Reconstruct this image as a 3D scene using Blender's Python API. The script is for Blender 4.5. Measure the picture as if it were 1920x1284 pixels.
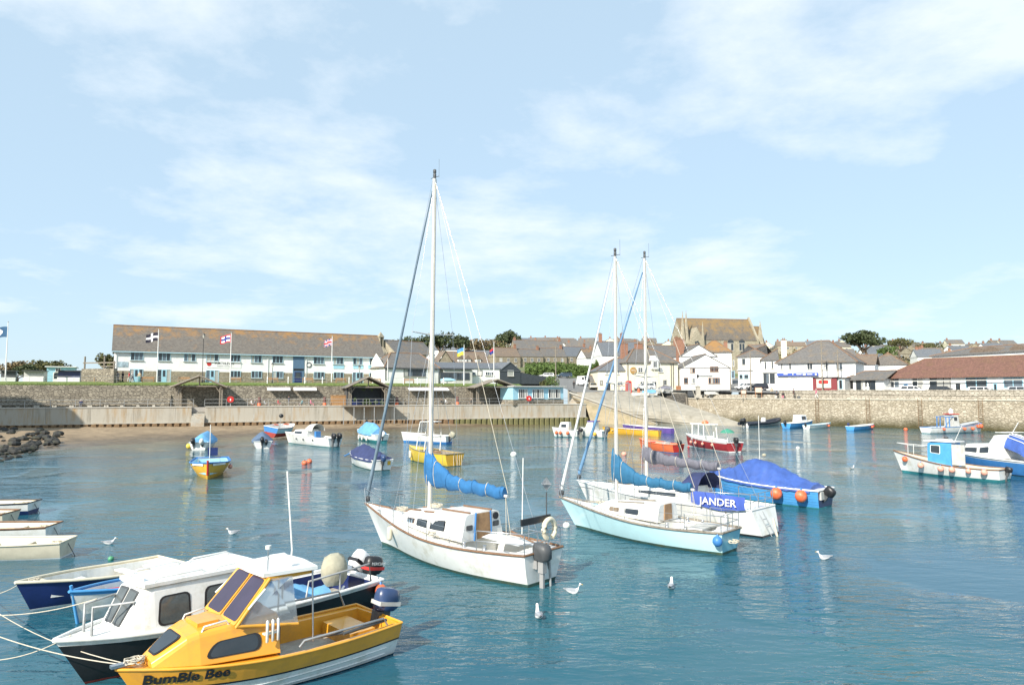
import bpy, math, random
from mathutils import Vector, Matrix
R = math.radians
random.seed(7)
scene = bpy.context.scene
for o in list(bpy.data.objects): bpy.data.objects.remove(o)
COL = scene.collection
# ------------------------------------------------------------ camera
F, CX, CY, HOR, EYE = 1300.0, 960.0, 642.0, 735.0, 5.9
TH = math.atan((HOR - CY) / F)
cam = bpy.data.cameras.new('camera'); camo = bpy.data.objects.new('camera', cam); COL.objects.link(camo)
cam.sensor_width = 36; cam.lens = F / 1920 * 36; cam.clip_end = 6000; cam.clip_start = .1
camo.location = (0, 0, EYE); camo.rotation_euler = (R(90) + TH, 0, 0)
scene.camera = camo
# ------------------------------------------------------------ light
SUN_EL, SUN_AZ = R(35), R(57)          # direction the light travels: +x +y, downwards
world = bpy.data.worlds.new('World'); scene.world = world; world.use_nodes = True
wn = world.node_tree; wn.nodes.clear()
def N(t, ty, **k):
    n = t.nodes.new(ty)
    for a, b in k.items():
        if a.startswith('i_'):
            key = a[2:]
            key = int(key) if key.isdigit() else key.replace('_', ' ')
            n.inputs[key].default_value = b
        else: setattr(n, a, b)
    return n
sky = N(wn, 'ShaderNodeTexSky', sky_type='NISHITA', sun_disc=False, sun_elevation=SUN_EL, air_density=1.0, dust_density=.6, ozone_density=2.2)
# sun sits at direction (-cos az, -sin az); blender's rotation 0 = +Y, clockwise seen from above
sky.sun_rotation = math.atan2(-math.cos(SUN_AZ), -math.sin(SUN_AZ))
bg = N(wn, 'ShaderNodeBackground'); bg.inputs[1].default_value = .118
out = N(wn, 'ShaderNodeOutputWorld')
tc = N(wn, 'ShaderNodeTexCoord'); sep = N(wn, 'ShaderNodeSeparateXYZ'); wn.links.new(tc.outputs['Generated'], sep.inputs[0])
zz = N(wn, 'ShaderNodeMath', operation='MAXIMUM'); wn.links.new(sep.outputs[2], zz.inputs[0]); zz.inputs[1].default_value = 0.0
za = N(wn, 'ShaderNodeMath', operation='ADD'); wn.links.new(zz.outputs[0], za.inputs[0]); za.inputs[1].default_value = .22
dv = N(wn, 'ShaderNodeVectorMath', operation='DIVIDE'); cmb = N(wn, 'ShaderNodeCombineXYZ')
for i in range(3): wn.links.new(za.outputs[0], cmb.inputs[i])
wn.links.new(tc.outputs['Generated'], dv.inputs[0]); wn.links.new(cmb.outputs[0], dv.inputs[1])
cn = N(wn, 'ShaderNodeTexNoise', noise_dimensions='3D'); cn.inputs['Scale'].default_value = 1.35; cn.inputs['Detail'].default_value = 9; cn.inputs['Roughness'].default_value = .6; cn.inputs['Distortion'].default_value = .1
mpw = N(wn, 'ShaderNodeMapping'); mpw.inputs['Location'].default_value = (3.1, .7, 0); mpw.inputs['Scale'].default_value = (1, 1, 2.6)
wn.links.new(dv.outputs[0], mpw.inputs[0]); wn.links.new(mpw.outputs[0], cn.inputs['Vector'])
cr = N(wn, 'ShaderNodeValToRGB'); cr.color_ramp.elements[0].position = .5; cr.color_ramp.elements[1].position = .67
cr.color_ramp.elements[0].color = (0, 0, 0, 1); cr.color_ramp.elements[1].color = (.62, .62, .62, 1)
wn.links.new(cn.outputs[0], cr.inputs[0])
hz = N(wn, 'ShaderNodeMix', data_type='RGBA')         # thin veil of high haze over the whole sky
hz.inputs[0].default_value = .74; wn.links.new(sky.outputs[0], hz.inputs[6]); hz.inputs[7].default_value = (3.95, 5.2, 6.2, 1)
mixc = N(wn, 'ShaderNodeMix', data_type='RGBA'); wn.links.new(cr.outputs[0], mixc.inputs[0]); wn.links.new(hz.outputs[2], mixc.inputs[6]); mixc.inputs[7].default_value = (6.6, 6.9, 7.1, 1)
wn.links.new(mixc.outputs[2], bg.inputs[0]); wn.links.new(bg.outputs[0], out.inputs[0])
sl = bpy.data.lights.new('sun', 'SUN'); sl.energy = 5.0; sl.angle = R(.6); sl.color = (1, .93, .82)
slo = bpy.data.objects.new('sun', sl); COL.objects.link(slo)
LD = Vector((math.cos(SUN_EL) * math.cos(SUN_AZ), math.cos(SUN_EL) * math.sin(SUN_AZ), -math.sin(SUN_EL)))
slo.rotation_euler = LD.to_track_quat('-Z', 'Y').to_euler(); slo.location = (-40, -40, 60)
scene.view_settings.view_transform = 'Standard'; scene.view_settings.look = 'None'; scene.view_settings.gamma = 1
scene.view_settings.use_curve_mapping = False; scene.view_settings.exposure = .52
# ------------------------------------------------------------ pixel helpers (photo pixels 1920 x 1284)
def ray(px, py):
    u, v = (px - CX) / F, (CY - py) / F
    return Vector((u, math.cos(TH) - v * math.sin(TH), math.sin(TH) + v * math.cos(TH)))
def onz(px, py, z=0.0):
    d = ray(px, py); t = (z - EYE) / d.z
    return Vector((0, 0, EYE)) + d * t
def atd(px, py, Y):
    d = ray(px, py); return Vector((0, 0, EYE)) + d * (Y / d.y)
def zpx(py, Y, px=960): return atd(px, py, Y).z
# ------------------------------------------------------------ materials
MATS = {}
def mat(name, col, rough=.6, var=.12, scale=3., bump=0., bscale=30., metal=0., spec=.5, dirt=None, dscale=.6, trans=0., coat=0.):
    if name in MATS: return MATS[name]
    m = bpy.data.materials.new(name); m.use_nodes = True; t = m.node_tree; p = t.nodes['Principled BSDF']
    p.inputs['Roughness'].default_value = rough; p.inputs['Metallic'].default_value = metal; p.inputs['Specular IOR Level'].default_value = spec
    if coat: p.inputs['Coat Weight'].default_value = coat; p.inputs['Coat Roughness'].default_value = .08
    c = (*col, 1)
    tcn = N(t, 'ShaderNodeTexCoord')
    if var > 0 or dirt:
        n = N(t, 'ShaderNodeTexNoise'); n.inputs['Scale'].default_value = scale; n.inputs['Detail'].default_value = 6; n.inputs['Roughness'].default_value = .65
        t.links.new(tcn.outputs['Object'], n.inputs['Vector'])
        mx = N(t, 'ShaderNodeMix', data_type='RGBA'); mr = N(t, 'ShaderNodeMapRange')
        mr.inputs[1].default_value = .3; mr.inputs[2].default_value = .7
        t.links.new(n.outputs[0], mr.inputs[0]); t.links.new(mr.outputs[0], mx.inputs[0])
        mx.inputs[6].default_value = tuple(max(0, x * (1 - var)) for x in col) + (1,); mx.inputs[7].default_value = tuple(min(1, x * (1 + var)) for x in col) + (1,)
        last = mx.outputs[2]
        if dirt:
            n2 = N(t, 'ShaderNodeTexNoise'); n2.inputs['Scale'].default_value = dscale; n2.inputs['Detail'].default_value = 8; n2.inputs['Roughness'].default_value = .75
            t.links.new(tcn.outputs['Object'], n2.inputs['Vector'])
            m2 = N(t, 'ShaderNodeMapRange'); m2.inputs[1].default_value = .5; m2.inputs[2].default_value = .72; m2.inputs[4].default_value = .8
            t.links.new(n2.outputs[0], m2.inputs[0])
            mx2 = N(t, 'ShaderNodeMix', data_type='RGBA'); t.links.new(m2.outputs[0], mx2.inputs[0]); t.links.new(last, mx2.inputs[6]); mx2.inputs[7].default_value = (*dirt, 1)
            last = mx2.outputs[2]
        t.links.new(last, p.inputs['Base Color'])
    else: p.inputs['Base Color'].default_value = c
    if bump:
        nb = N(t, 'ShaderNodeTexNoise'); nb.inputs['Scale'].default_value = bscale; nb.inputs['Detail'].default_value = 4
        t.links.new(tcn.outputs['Object'], nb.inputs['Vector'])
        b = N(t, 'ShaderNodeBump'); b.inputs['Strength'].default_value = bump; b.inputs['Distance'].default_value = .05
        t.links.new(nb.outputs[0], b.inputs['Height']); t.links.new(b.outputs[0], p.inputs['Normal'])
    if trans: p.inputs['Transmission Weight'].default_value = trans
    MATS[name] = m; return m
def stone_mat(name, c1, c2, mortar, sx=2.2, sz=4., stain=None, stain_z=None, rnd=.9):
    """rubble / coursed masonry: voronoi cells in wall-local x,z with recessed joints"""
    m = bpy.data.materials.new(name); m.use_nodes = True; t = m.node_tree; p = t.nodes['Principled BSDF']; p.inputs['Roughness'].default_value = .9
    tcn = N(t, 'ShaderNodeTexCoord'); mp = N(t, 'ShaderNodeMapping'); mp.inputs['Scale'].default_value = (sx, sx * .6, sz)
    t.links.new(tcn.outputs['Object'], mp.inputs[0])
    v = N(t, 'ShaderNodeTexVoronoi', feature='F1'); v.inputs['Scale'].default_value = 1; v.inputs['Randomness'].default_value = rnd
    e = N(t, 'ShaderNodeTexVoronoi', feature='DISTANCE_TO_EDGE'); e.inputs['Scale'].default_value = 1; e.inputs['Randomness'].default_value = rnd
    for q in (v, e): t.links.new(mp.outputs[0], q.inputs['Vector'])
    sc = N(t, 'ShaderNodeSeparateColor'); t.links.new(v.outputs['Color'], sc.inputs[0])
    mx = N(t, 'ShaderNodeMix', data_type='RGBA'); t.links.new(sc.outputs[0], mx.inputs[0]); mx.inputs[6].default_value = (*c1, 1); mx.inputs[7].default_value = (*c2, 1)
    er = N(t, 'ShaderNodeMapRange'); er.inputs[1].default_value = .02; er.inputs[2].default_value = .1; t.links.new(e.outputs['Distance'], er.inputs[0])
    mx2 = N(t, 'ShaderNodeMix', data_type='RGBA'); t.links.new(er.outputs[0], mx2.inputs[0]); mx2.inputs[6].default_value = (*mortar, 1); t.links.new(mx.outputs[2], mx2.inputs[7])
    last = mx2.outputs[2]
    n2 = N(t, 'ShaderNodeTexNoise'); n2.inputs['Scale'].default_value = .35; n2.inputs['Detail'].default_value = 8; n2.inputs['Roughness'].default_value = .7
    t.links.new(tcn.outputs['Object'], n2.inputs['Vector'])
    if stain:
        fac = N(t, 'ShaderNodeMapRange'); fac.inputs[1].default_value = .45; fac.inputs[2].default_value = .7; t.links.new(n2.outputs[0], fac.inputs[0])
        fo = fac.outputs[0]
        if stain_z:
            sz_ = N(t, 'ShaderNodeSeparateXYZ'); t.links.new(tcn.outputs['Object'], sz_.inputs[0])
            ad = N(t, 'ShaderNodeMath', operation='MULTIPLY_ADD'); t.links.new(n2.outputs[0], ad.inputs[0]); ad.inputs[1].default_value = 2.4; t.links.new(sz_.outputs[2], ad.inputs[2])
            zr = N(t, 'ShaderNodeMapRange'); zr.inputs[1].default_value = stain_z[0] + 1.2; zr.inputs[2].default_value = stain_z[1] + 1.2; zr.inputs[3].default_value = 1; zr.inputs[4].default_value = 0
            t.links.new(ad.outputs[0], zr.inputs[0]); fo = zr.outputs[0]
        mx3 = N(t, 'ShaderNodeMix', data_type='RGBA'); t.links.new(fo, mx3.inputs[0]); t.links.new(last, mx3.inputs[6]); mx3.inputs[7].default_value = (*stain, 1); last = mx3.outputs[2]
    hv = N(t, 'ShaderNodeHueSaturation'); t.links.new(last, hv.inputs['Color'])
    vr = N(t, 'ShaderNodeMapRange'); vr.inputs[3].default_value = .7; vr.inputs[4].default_value = 1.25; t.links.new(n2.outputs[0], vr.inputs[0]); t.links.new(vr.outputs[0], hv.inputs['Value'])
    t.links.new(hv.outputs[0], p.inputs['Base Color'])
    b = N(t, 'ShaderNodeBump'); b.inputs['Strength'].default_value = .8; b.inputs['Distance'].default_value = .06; t.links.new(er.outputs[0], b.inputs['Height']); t.links.new(b.outputs[0], p.inputs['Normal'])
    MATS[name] = m; return m
def roof_mat(name, c1, c2, lichen, lamt=.5, cw=.3, ch=.22, top=None):
    """slates or tiles in courses down the slope, lichen in patches (more towards the ridge when top is given)"""
    m = bpy.data.materials.new(name); m.use_nodes = True; t = m.node_tree; p = t.nodes['Principled BSDF']; p.inputs['Roughness'].default_value = .8
    tcn = N(t, 'ShaderNodeTexCoord'); mp = N(t, 'ShaderNodeMapping'); t.links.new(tcn.outputs['UV'], mp.inputs[0])
    br = N(t, 'ShaderNodeTexBrick'); br.inputs['Scale'].default_value = 1; br.inputs['Brick Width'].default_value = cw; br.inputs['Row Height'].default_value = ch; br.inputs['Mortar Size'].default_value = .012
    br.inputs['Color1'].default_value = (*c1, 1); br.inputs['Color2'].default_value = (*c2, 1); br.inputs['Mortar'].default_value = tuple(x * .45 for x in c1) + (1,)
    t.links.new(mp.outputs[0], br.inputs['Vector'])
    n = N(t, 'ShaderNodeTexNoise'); n.inputs['Scale'].default_value = .55; n.inputs['Detail'].default_value = 9; n.inputs['Roughness'].default_value = .72; t.links.new(tcn.outputs['Object'], n.inputs['Vector'])
    f = n.outputs[0]
    if top:
        s = N(t, 'ShaderNodeSeparateXYZ'); t.links.new(tcn.outputs['Object'], s.inputs[0])
        mr = N(t, 'ShaderNodeMapRange'); mr.inputs[1].default_value = top[0]; mr.inputs[2].default_value = top[1]; mr.inputs[3].default_value = -.08; mr.inputs[4].default_value = .16; t.links.new(s.outputs[2], mr.inputs[0])
        a = N(t, 'ShaderNodeMath', operation='ADD'); t.links.new(f, a.inputs[0]); t.links.new(mr.outputs[0], a.inputs[1]); f = a.outputs[0]
    r = N(t, 'ShaderNodeMapRange'); r.inputs[1].default_value = .5; r.inputs[2].default_value = .7; r.inputs[4].default_value = lamt; t.links.new(f, r.inputs[0])
    mx = N(t, 'ShaderNodeMix', data_type='RGBA'); t.links.new(r.outputs[0], mx.inputs[0]); t.links.new(br.outputs[0], mx.inputs[6]); mx.inputs[7].default_value = (*lichen, 1)
    t.links.new(mx.outputs[2], p.inputs['Base Color'])
    b = N(t, 'ShaderNodeBump'); b.inputs['Strength'].default_value = .5; b.inputs['Distance'].default_value = .03; t.links.new(br.outputs[1], b.inputs['Height']); b.invert = True; t.links.new(b.outputs[0], p.inputs['Normal'])
    MATS[name] = m; return m
def glass_mat():
    m = mat('window_glass', (.035, .045, .055), .06, .25, .9, spec=.6); return m
# ------------------------------------------------------------ mesh builder
class MB:
    def __init__(s): s.v = []; s.f = []; s.m = []; s.sm = []; s.uv = None
    def add(s, vs, fs, mi=0, sm=False):
        o = len(s.v); s.v += [tuple(v) for v in vs]
        for f in fs: s.f.append(tuple(i + o for i in f)); s.m.append(mi); s.sm.append(sm)
        return s
    def bx(s, x0, x1, y0, y1, z0, z1, mi=0):
        v = [(x0, y0, z0), (x1, y0, z0), (x1, y1, z0), (x0, y1, z0), (x0, y0, z1), (x1, y0, z1), (x1, y1, z1), (x0, y1, z1)]
        return s.add(v, [(3, 2, 1, 0), (4, 5, 6, 7), (0, 1, 5, 4), (1, 2, 6, 5), (2, 3, 7, 6), (3, 0, 4, 7)], mi)
    def tube(s, pts, r, n=6, mi=0, sm=True, sq=1.):
        pts = [Vector(p) for p in pts]; rs = r if isinstance(r, (list, tuple)) else [r] * len(pts); rings = []
        for i, p in enumerate(pts):
            d = (pts[min(i + 1, len(pts) - 1)] - pts[max(i - 1, 0)])
            if d.length < 1e-9: d = Vector((0, 0, 1))
            d.normalize(); up = Vector((0, 0, 1)) if abs(d.z) < .95 else Vector((1, 0, 0))
            a = d.cross(up).normalized(); b = a.cross(d).normalized()
            rings.append([p + (a * math.cos(k * 2 * math.pi / n) + b * sq * math.sin(k * 2 * math.pi / n)) * rs[i] for k in range(n)])
        return s.loft(rings, mi, sm)
    def loft(s, rings, mi=0, sm=False, caps=True, closed=True):
        n = len(rings[0]); vs = [p for r in rings for p in r]; fs = []
        for i in range(len(rings) - 1):
            for k in range(n if closed else n - 1):
                k2 = (k + 1) % n; fs.append((i * n + k, i * n + k2, (i + 1) * n + k2, (i + 1) * n + k))
        s.add(vs, fs, mi, sm)
        if caps:
            s.add(rings[0], [tuple(range(n))[::-1]], mi); s.add(rings[-1], [tuple(range(n))], mi)
        return s
    def lathe(s, prof, c=(0, 0, 0), n=12, mi=0, sm=True):
        rings = [[(c[0] + r * math.cos(k * 2 * math.pi / n), c[1] + r * math.sin(k * 2 * math.pi / n), c[2] + z) for k in range(n)] for r, z in prof]
        return s.loft(rings, mi, sm)
    def ball(s, c, r, sz=1., n=12, mi=0):
        k = max(5, n // 2 + 1)
        return s.lathe([(max(.002, r * math.sin(math.pi * i / (k - 1))), -r * sz * math.cos(math.pi * i / (k - 1))) for i in range(k)], c, n, mi)
    def panel(s, a, b, c, d, th=.02, mi=0, rnd=0., off=0.):
        """slab on the quad a,b,c,d (counter-clockwise from outside), corners rounded by rnd (fraction), pushed out by off"""
        a, b, c, d = map(Vector, (a, b, c, d)); nn = (b - a).cross(d - a).normalized()
        def P(u, v): return (a * (1 - u) + b * u) * (1 - v) + (d * (1 - u) + c * u) * v + nn * off
        if rnd <= 0: pts = [P(0, 0), P(1, 0), P(1, 1), P(0, 1)]
        else:
            w = max((b - a).length, 1e-6); h = max((d - a).length, 1e-6); rr = rnd * min(w, h); ru, rv = rr / w, rr / h; pts = []
            for cu, cv, a0 in ((1 - ru, rv, -90), (1 - ru, 1 - rv, 0), (ru, 1 - rv, 90), (ru, rv, 180)):
                for k in range(4): q = R(a0 + k * 30); pts.append(P(cu + ru * math.cos(q), cv + rv * math.sin(q)))
        n = len(pts); top = [p + nn * th for p in pts]
        s.add(pts + top, [tuple(range(n))[::-1], tuple(range(n, 2 * n))] + [(i, (i + 1) % n, n + (i + 1) % n, n + i) for i in range(n)], mi)
        return s
    def quad(s, a, b, c, d, mi=0): return s.add([a, b, c, d], [(0, 1, 2, 3)], mi)
    def build(s, name, mats, parent=None, loc=None, rz=0., uvs=False):
        me = bpy.data.meshes.new(name); me.from_pydata(s.v, [], s.f)
        for m in (mats if isinstance(mats, (list, tuple)) else [mats]): me.materials.append(m)
        me.polygons.foreach_set('material_index', s.m); me.polygons.foreach_set('use_smooth', s.sm)
        if uvs:
            ul = me.uv_layers.new(name='UVMap')
            for p in me.polygons:
                nrm = p.normal; hx = Vector((-nrm.y, nrm.x, 0))
                hx = hx.normalized() if hx.length > 1e-4 else Vector((1, 0, 0)); vy = nrm.cross(hx)
                for li in p.loop_indices:
                    co = me.vertices[me.loops[li].vertex_index].co; ul.data[li].uv = (co.dot(hx), co.dot(vy))
        me.validate(); me.update()
        o = bpy.data.objects.new(name, me); COL.objects.link(o)
        if parent: o.parent = parent
        if loc is not None: o.location = loc
        o.rotation_euler.z = rz
        return o
def empty(name, loc=(0, 0, 0), rz=0.):
    o = bpy.data.objects.new(name, None); o.empty_display_size = .2; COL.objects.link(o); o.location = loc; o.rotation_euler = (0, 0, rz); return o
def tag(o, label, cat, group=None):
    o['label'] = label; o['category'] = cat
    if group: o['group'] = group
    return o
def thing(name, label, cat, loc=(0, 0, 0), rz=0., group=None): return tag(empty(name, loc, rz), label, cat, group)
def struct(o): o['kind'] = 'structure'; return o
def stuff(o): o['kind'] = 'stuff'; return o
def copy_tree(o, parent=None):
    c = o.copy(); COL.objects.link(c); c.parent = parent
    for ch in list(o.children): copy_tree(ch, c)
    return c
def text_mesh(txt, size, material, parent, loc, rot, name='lettering', ext=.006, sx=1., bold=0.):
    cu = bpy.data.curves.new(name, 'FONT'); cu.body = txt; cu.size = size; cu.extrude = ext; cu.align_x = 'CENTER'; cu.align_y = 'CENTER'; cu.offset = bold; cu.resolution_u = 3
    tmp = bpy.data.objects.new('tmp', cu); COL.objects.link(tmp)
    dg = bpy.context.evaluated_depsgraph_get(); me = bpy.data.meshes.new_from_object(tmp.evaluated_get(dg))
    bpy.data.objects.remove(tmp); me.materials.clear(); me.materials.append(material); me.name = name
    o = bpy.data.objects.new(name, me); COL.objects.link(o); o.parent = parent; o.location = loc; o.rotation_euler = rot; o.scale = (sx, 1, 1)
    return o
WHITE = mat('white_paint', (.78, .78, .76), .45, .06, 2., dirt=(.55, .53, .47), dscale=.9)
GEL = mat('white_gelcoat', (.79, .79, .76), .3, .06, 1.5, dirt=(.52, .49, .38), dscale=1.3, coat=.3)
RENDERW = mat('white_render', (.8, .8, .78), .85, .05, 1., dirt=(.62, .62, .58), dscale=.35)
CREAM = mat('cream_render', (.78, .72, .55), .85, .05, 1., dirt=(.66, .6, .46), dscale=.4)
GLASS = glass_mat()
BLACK = mat('black_paint', (.02, .02, .022), .4, .3)
DKGREY = mat('dark_grey', (.07, .075, .08), .5, .25)
STEEL = mat('stainless_steel', (.55, .56, .57), .3, .1, metal=.9)
GALV = mat('galvanised_steel', (.36, .37, .37), .55, .2, 4., metal=.4)
ALU = mat('mast_alloy', (.62, .61, .58), .4, .12, 2., metal=.25)
WOOD = mat('bench_wood', (.36, .2, .085), .7, .3, 6.)
TEAK = mat('teak_trim', (.2, .11, .06), .6, .3, 8.)
OLDWOOD = mat('weathered_timber', (.23, .2, .16), .85, .3, 5., bump=.3)
ROPE = mat('pale_rope', (.55, .5, .4), .9, .2, 20.)
RED = mat('red_paint', (.5, .03, .025), .5, .2)
ORANGE = mat('orange_plastic', (.72, .14, .05), .45, .15, 5., dirt=(.6, .3, .2), dscale=3)
PINK = mat('faded_pink_plastic', (.72, .33, .24), .5, .15, 5., dirt=(.6, .5, .42), dscale=4)
NAVY = mat('navy_paint', (.012, .025, .11), .35, .25, 2., coat=.3)
BLUE = mat('mid_blue_paint', (.05, .2, .48), .45, .15, 2.)
LTBLUE = mat('pale_blue_paint', (.33, .58, .7), .5, .1, 2.)
BRIGHTBLUE = mat('bright_blue_paint', (.07, .3, .62), .45, .15, 2., dirt=(.1, .3, .5), dscale=1)
YELLOW = mat('yellow_gelcoat', (.76, .36, .035), .3, .1, 1.5, dirt=(.56, .28, .06), dscale=1.8, coat=.35)
LEMON = mat('lemon_paint', (.72, .52, .06), .45, .1, 2., dirt=(.5, .4, .12), dscale=2)
AMBER = mat('amber_paint', (.72, .4, .04), .45, .12, 2.)
ANTIFOUL = mat('antifoul_green', (.04, .09, .075), .7, .4, 3., dirt=(.1, .1, .03), dscale=2)
TEALFOUL = mat('antifoul_teal', (.03, .2, .22), .6, .3, 3.)
REDFOUL = mat('antifoul_red', (.3, .04, .03), .7, .3, 3.)
GREYDECK = mat('grey_deck', (.5, .5, .47), .7, .15, 3., dirt=(.36, .34, .29), dscale=2)
WELLM = mat('cockpit_floor', (.42, .4, .34), .8, .25, 3., dirt=(.2, .17, .12), dscale=2)
SAILBLUE = mat('blue_sailcloth', (.025, .14, .33), .85, .2, 2.5, bump=.35, bscale=7)
SAILTEAL = mat('teal_sailcloth', (.022, .13, .25), .8, .2, 2.5, bump=.35, bscale=7)
SAILNAVY = mat('navy_canvas', (.03, .042, .12), .8, .25, 2.5, bump=.35, bscale=6)
SAILGREY = mat('grey_canvas', (.14, .14, .17), .85, .25, 2.5, bump=.35, bscale=6)
TARPBLUE = mat('blue_tarpaulin', (.045, .1, .34), .45, .25, 2., bump=.5, bscale=4)
TARPLT = mat('light_blue_canvas', (.12, .32, .55), .75, .2, 2., bump=.4, bscale=5)
KHAKI = mat('khaki_canvas', (.38, .36, .27), .9, .2, 3., bump=.4, bscale=8)
SKIN = mat('skin', (.5, .3, .22), .6, .1)
# ============================================================ SETTING
def lerp_tab(tab, x):
    if x <= tab[0][0]: return tab[0][1]
    for (a, b), (c, d) in zip(tab, tab[1:]):
        if x <= c: return b + (d - b) * (x - a) / (c - a)
    return tab[-1][1]
# ---- water
wm = bpy.data.materials.new('harbour_water'); wm.use_nodes = True; t = wm.node_tree; p = t.nodes['Principled BSDF']
p.inputs['Roughness'].default_value = .04; p.inputs['IOR'].default_value = 1.33
tcn = N(t, 'ShaderNodeTexCoord')
big = N(t, 'ShaderNodeTexNoise'); big.inputs['Scale'].default_value = .07; big.inputs['Detail'].default_value = 4; t.links.new(tcn.outputs['Object'], big.inputs['Vector'])
mxw = N(t, 'ShaderNodeMix', data_type='RGBA'); mxw.inputs[6].default_value = (.016, .085, .128, 1); mxw.inputs[7].default_value = (.025, .112, .14, 1)
rgw = N(t, 'ShaderNodeMapRange'); rgw.inputs[1].default_value = .4; rgw.inputs[2].default_value = .62; t.links.new(big.outputs[0], rgw.inputs[0]); t.links.new(rgw.outputs[0], mxw.inputs[0])
# sandy shallows towards the beach: distance from the beach line in the object's own coordinates
sxy = N(t, 'ShaderNodeSeparateXYZ'); t.links.new(tcn.outputs['Object'], sxy.inputs[0])
m1 = N(t, 'ShaderNodeMath', operation='MULTIPLY'); m1.inputs[1].default_value = -.62; t.links.new(sxy.outputs[0], m1.inputs[0])
m2 = N(t, 'ShaderNodeMath', operation='MULTIPLY_ADD'); m2.inputs[1].default_value = .78; t.links.new(sxy.outputs[1], m2.inputs[0]); t.links.new(m1.outputs[0], m2.inputs[2])
m3 = N(t, 'ShaderNodeMath', operation='MULTIPLY_ADD'); m3.inputs[1].default_value = 14.; t.links.new(big.outputs[0], m3.inputs[0]); t.links.new(m2.outputs[0], m3.inputs[2])
shr = N(t, 'ShaderNodeMapRange', interpolation_type='SMOOTHSTEP'); shr.inputs[1].default_value = 76; shr.inputs[2].default_value = 102; shr.inputs[4].default_value = .85; t.links.new(m3.outputs[0], shr.inputs[0])
mxs = N(t, 'ShaderNodeMix', data_type='RGBA'); t.links.new(shr.outputs[0], mxs.inputs[0]); t.links.new(mxw.outputs[2], mxs.inputs[6]); mxs.inputs[7].default_value = (.16, .14, .075, 1)
t.links.new(mxs.outputs[2], p.inputs['Base Color'])
def wnoise(scale, sx, sy, rot, det=3, rough=.5):
    mp = N(t, 'ShaderNodeMapping'); mp.inputs['Scale'].default_value = (sx, sy, 1); mp.inputs['Rotation'].default_value = (0, 0, R(rot)); t.links.new(tcn.outputs['Object'], mp.inputs[0])
    n = N(t, 'ShaderNodeTexNoise'); n.inputs['Scale'].default_value = scale; n.inputs['Detail'].default_value = det; n.inputs['Roughness'].default_value = rough; n.inputs['Distortion'].default_value = .4
    t.links.new(mp.outputs[0], n.inputs['Vector']); return n.outputs[0]
n1 = wnoise(1.0, .55, 1.5, 14); n2 = wnoise(3.6, .6, 1.3, -12, 3, .55); n3 = wnoise(.16, 1, 1, 0, 2)
calm = N(t, 'ShaderNodeMapRange'); calm.inputs[1].default_value = .36; calm.inputs[2].default_value = .6; calm.inputs[3].default_value = .16; calm.inputs[4].default_value = 1.; t.links.new(n3, calm.inputs[0])
ad = N(t, 'ShaderNodeMath', operation='MULTIPLY_ADD'); t.links.new(n2, ad.inputs[0]); ad.inputs[1].default_value = .45; t.links.new(n1, ad.inputs[2])
mu = N(t, 'ShaderNodeMath', operation='MULTIPLY'); t.links.new(ad.outputs[0], mu.inputs[0]); t.links.new(calm.outputs[0], mu.inputs[1])
bp = N(t, 'ShaderNodeBump'); bp.inputs['Strength'].default_value = 1.; bp.inputs['Distance'].default_value = .13; t.links.new(mu.outputs[0], bp.inputs['Height']); t.links.new(bp.outputs[0], p.inputs['Normal'])
m = MB(); m.quad((-400, -60, 0), (400, -60, 0), (400, 160, 0), (-400, 160, 0)); struct(m.build('water', wm))
m = MB(); m.quad((-400, -60, -2.2), (400, -60, -2.2), (400, 160, -2.2), (-400, 160, -2.2)); struct(m.build('sea_bed', mat('sea_bed_mud', (.06, .07, .05), .9)))
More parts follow.
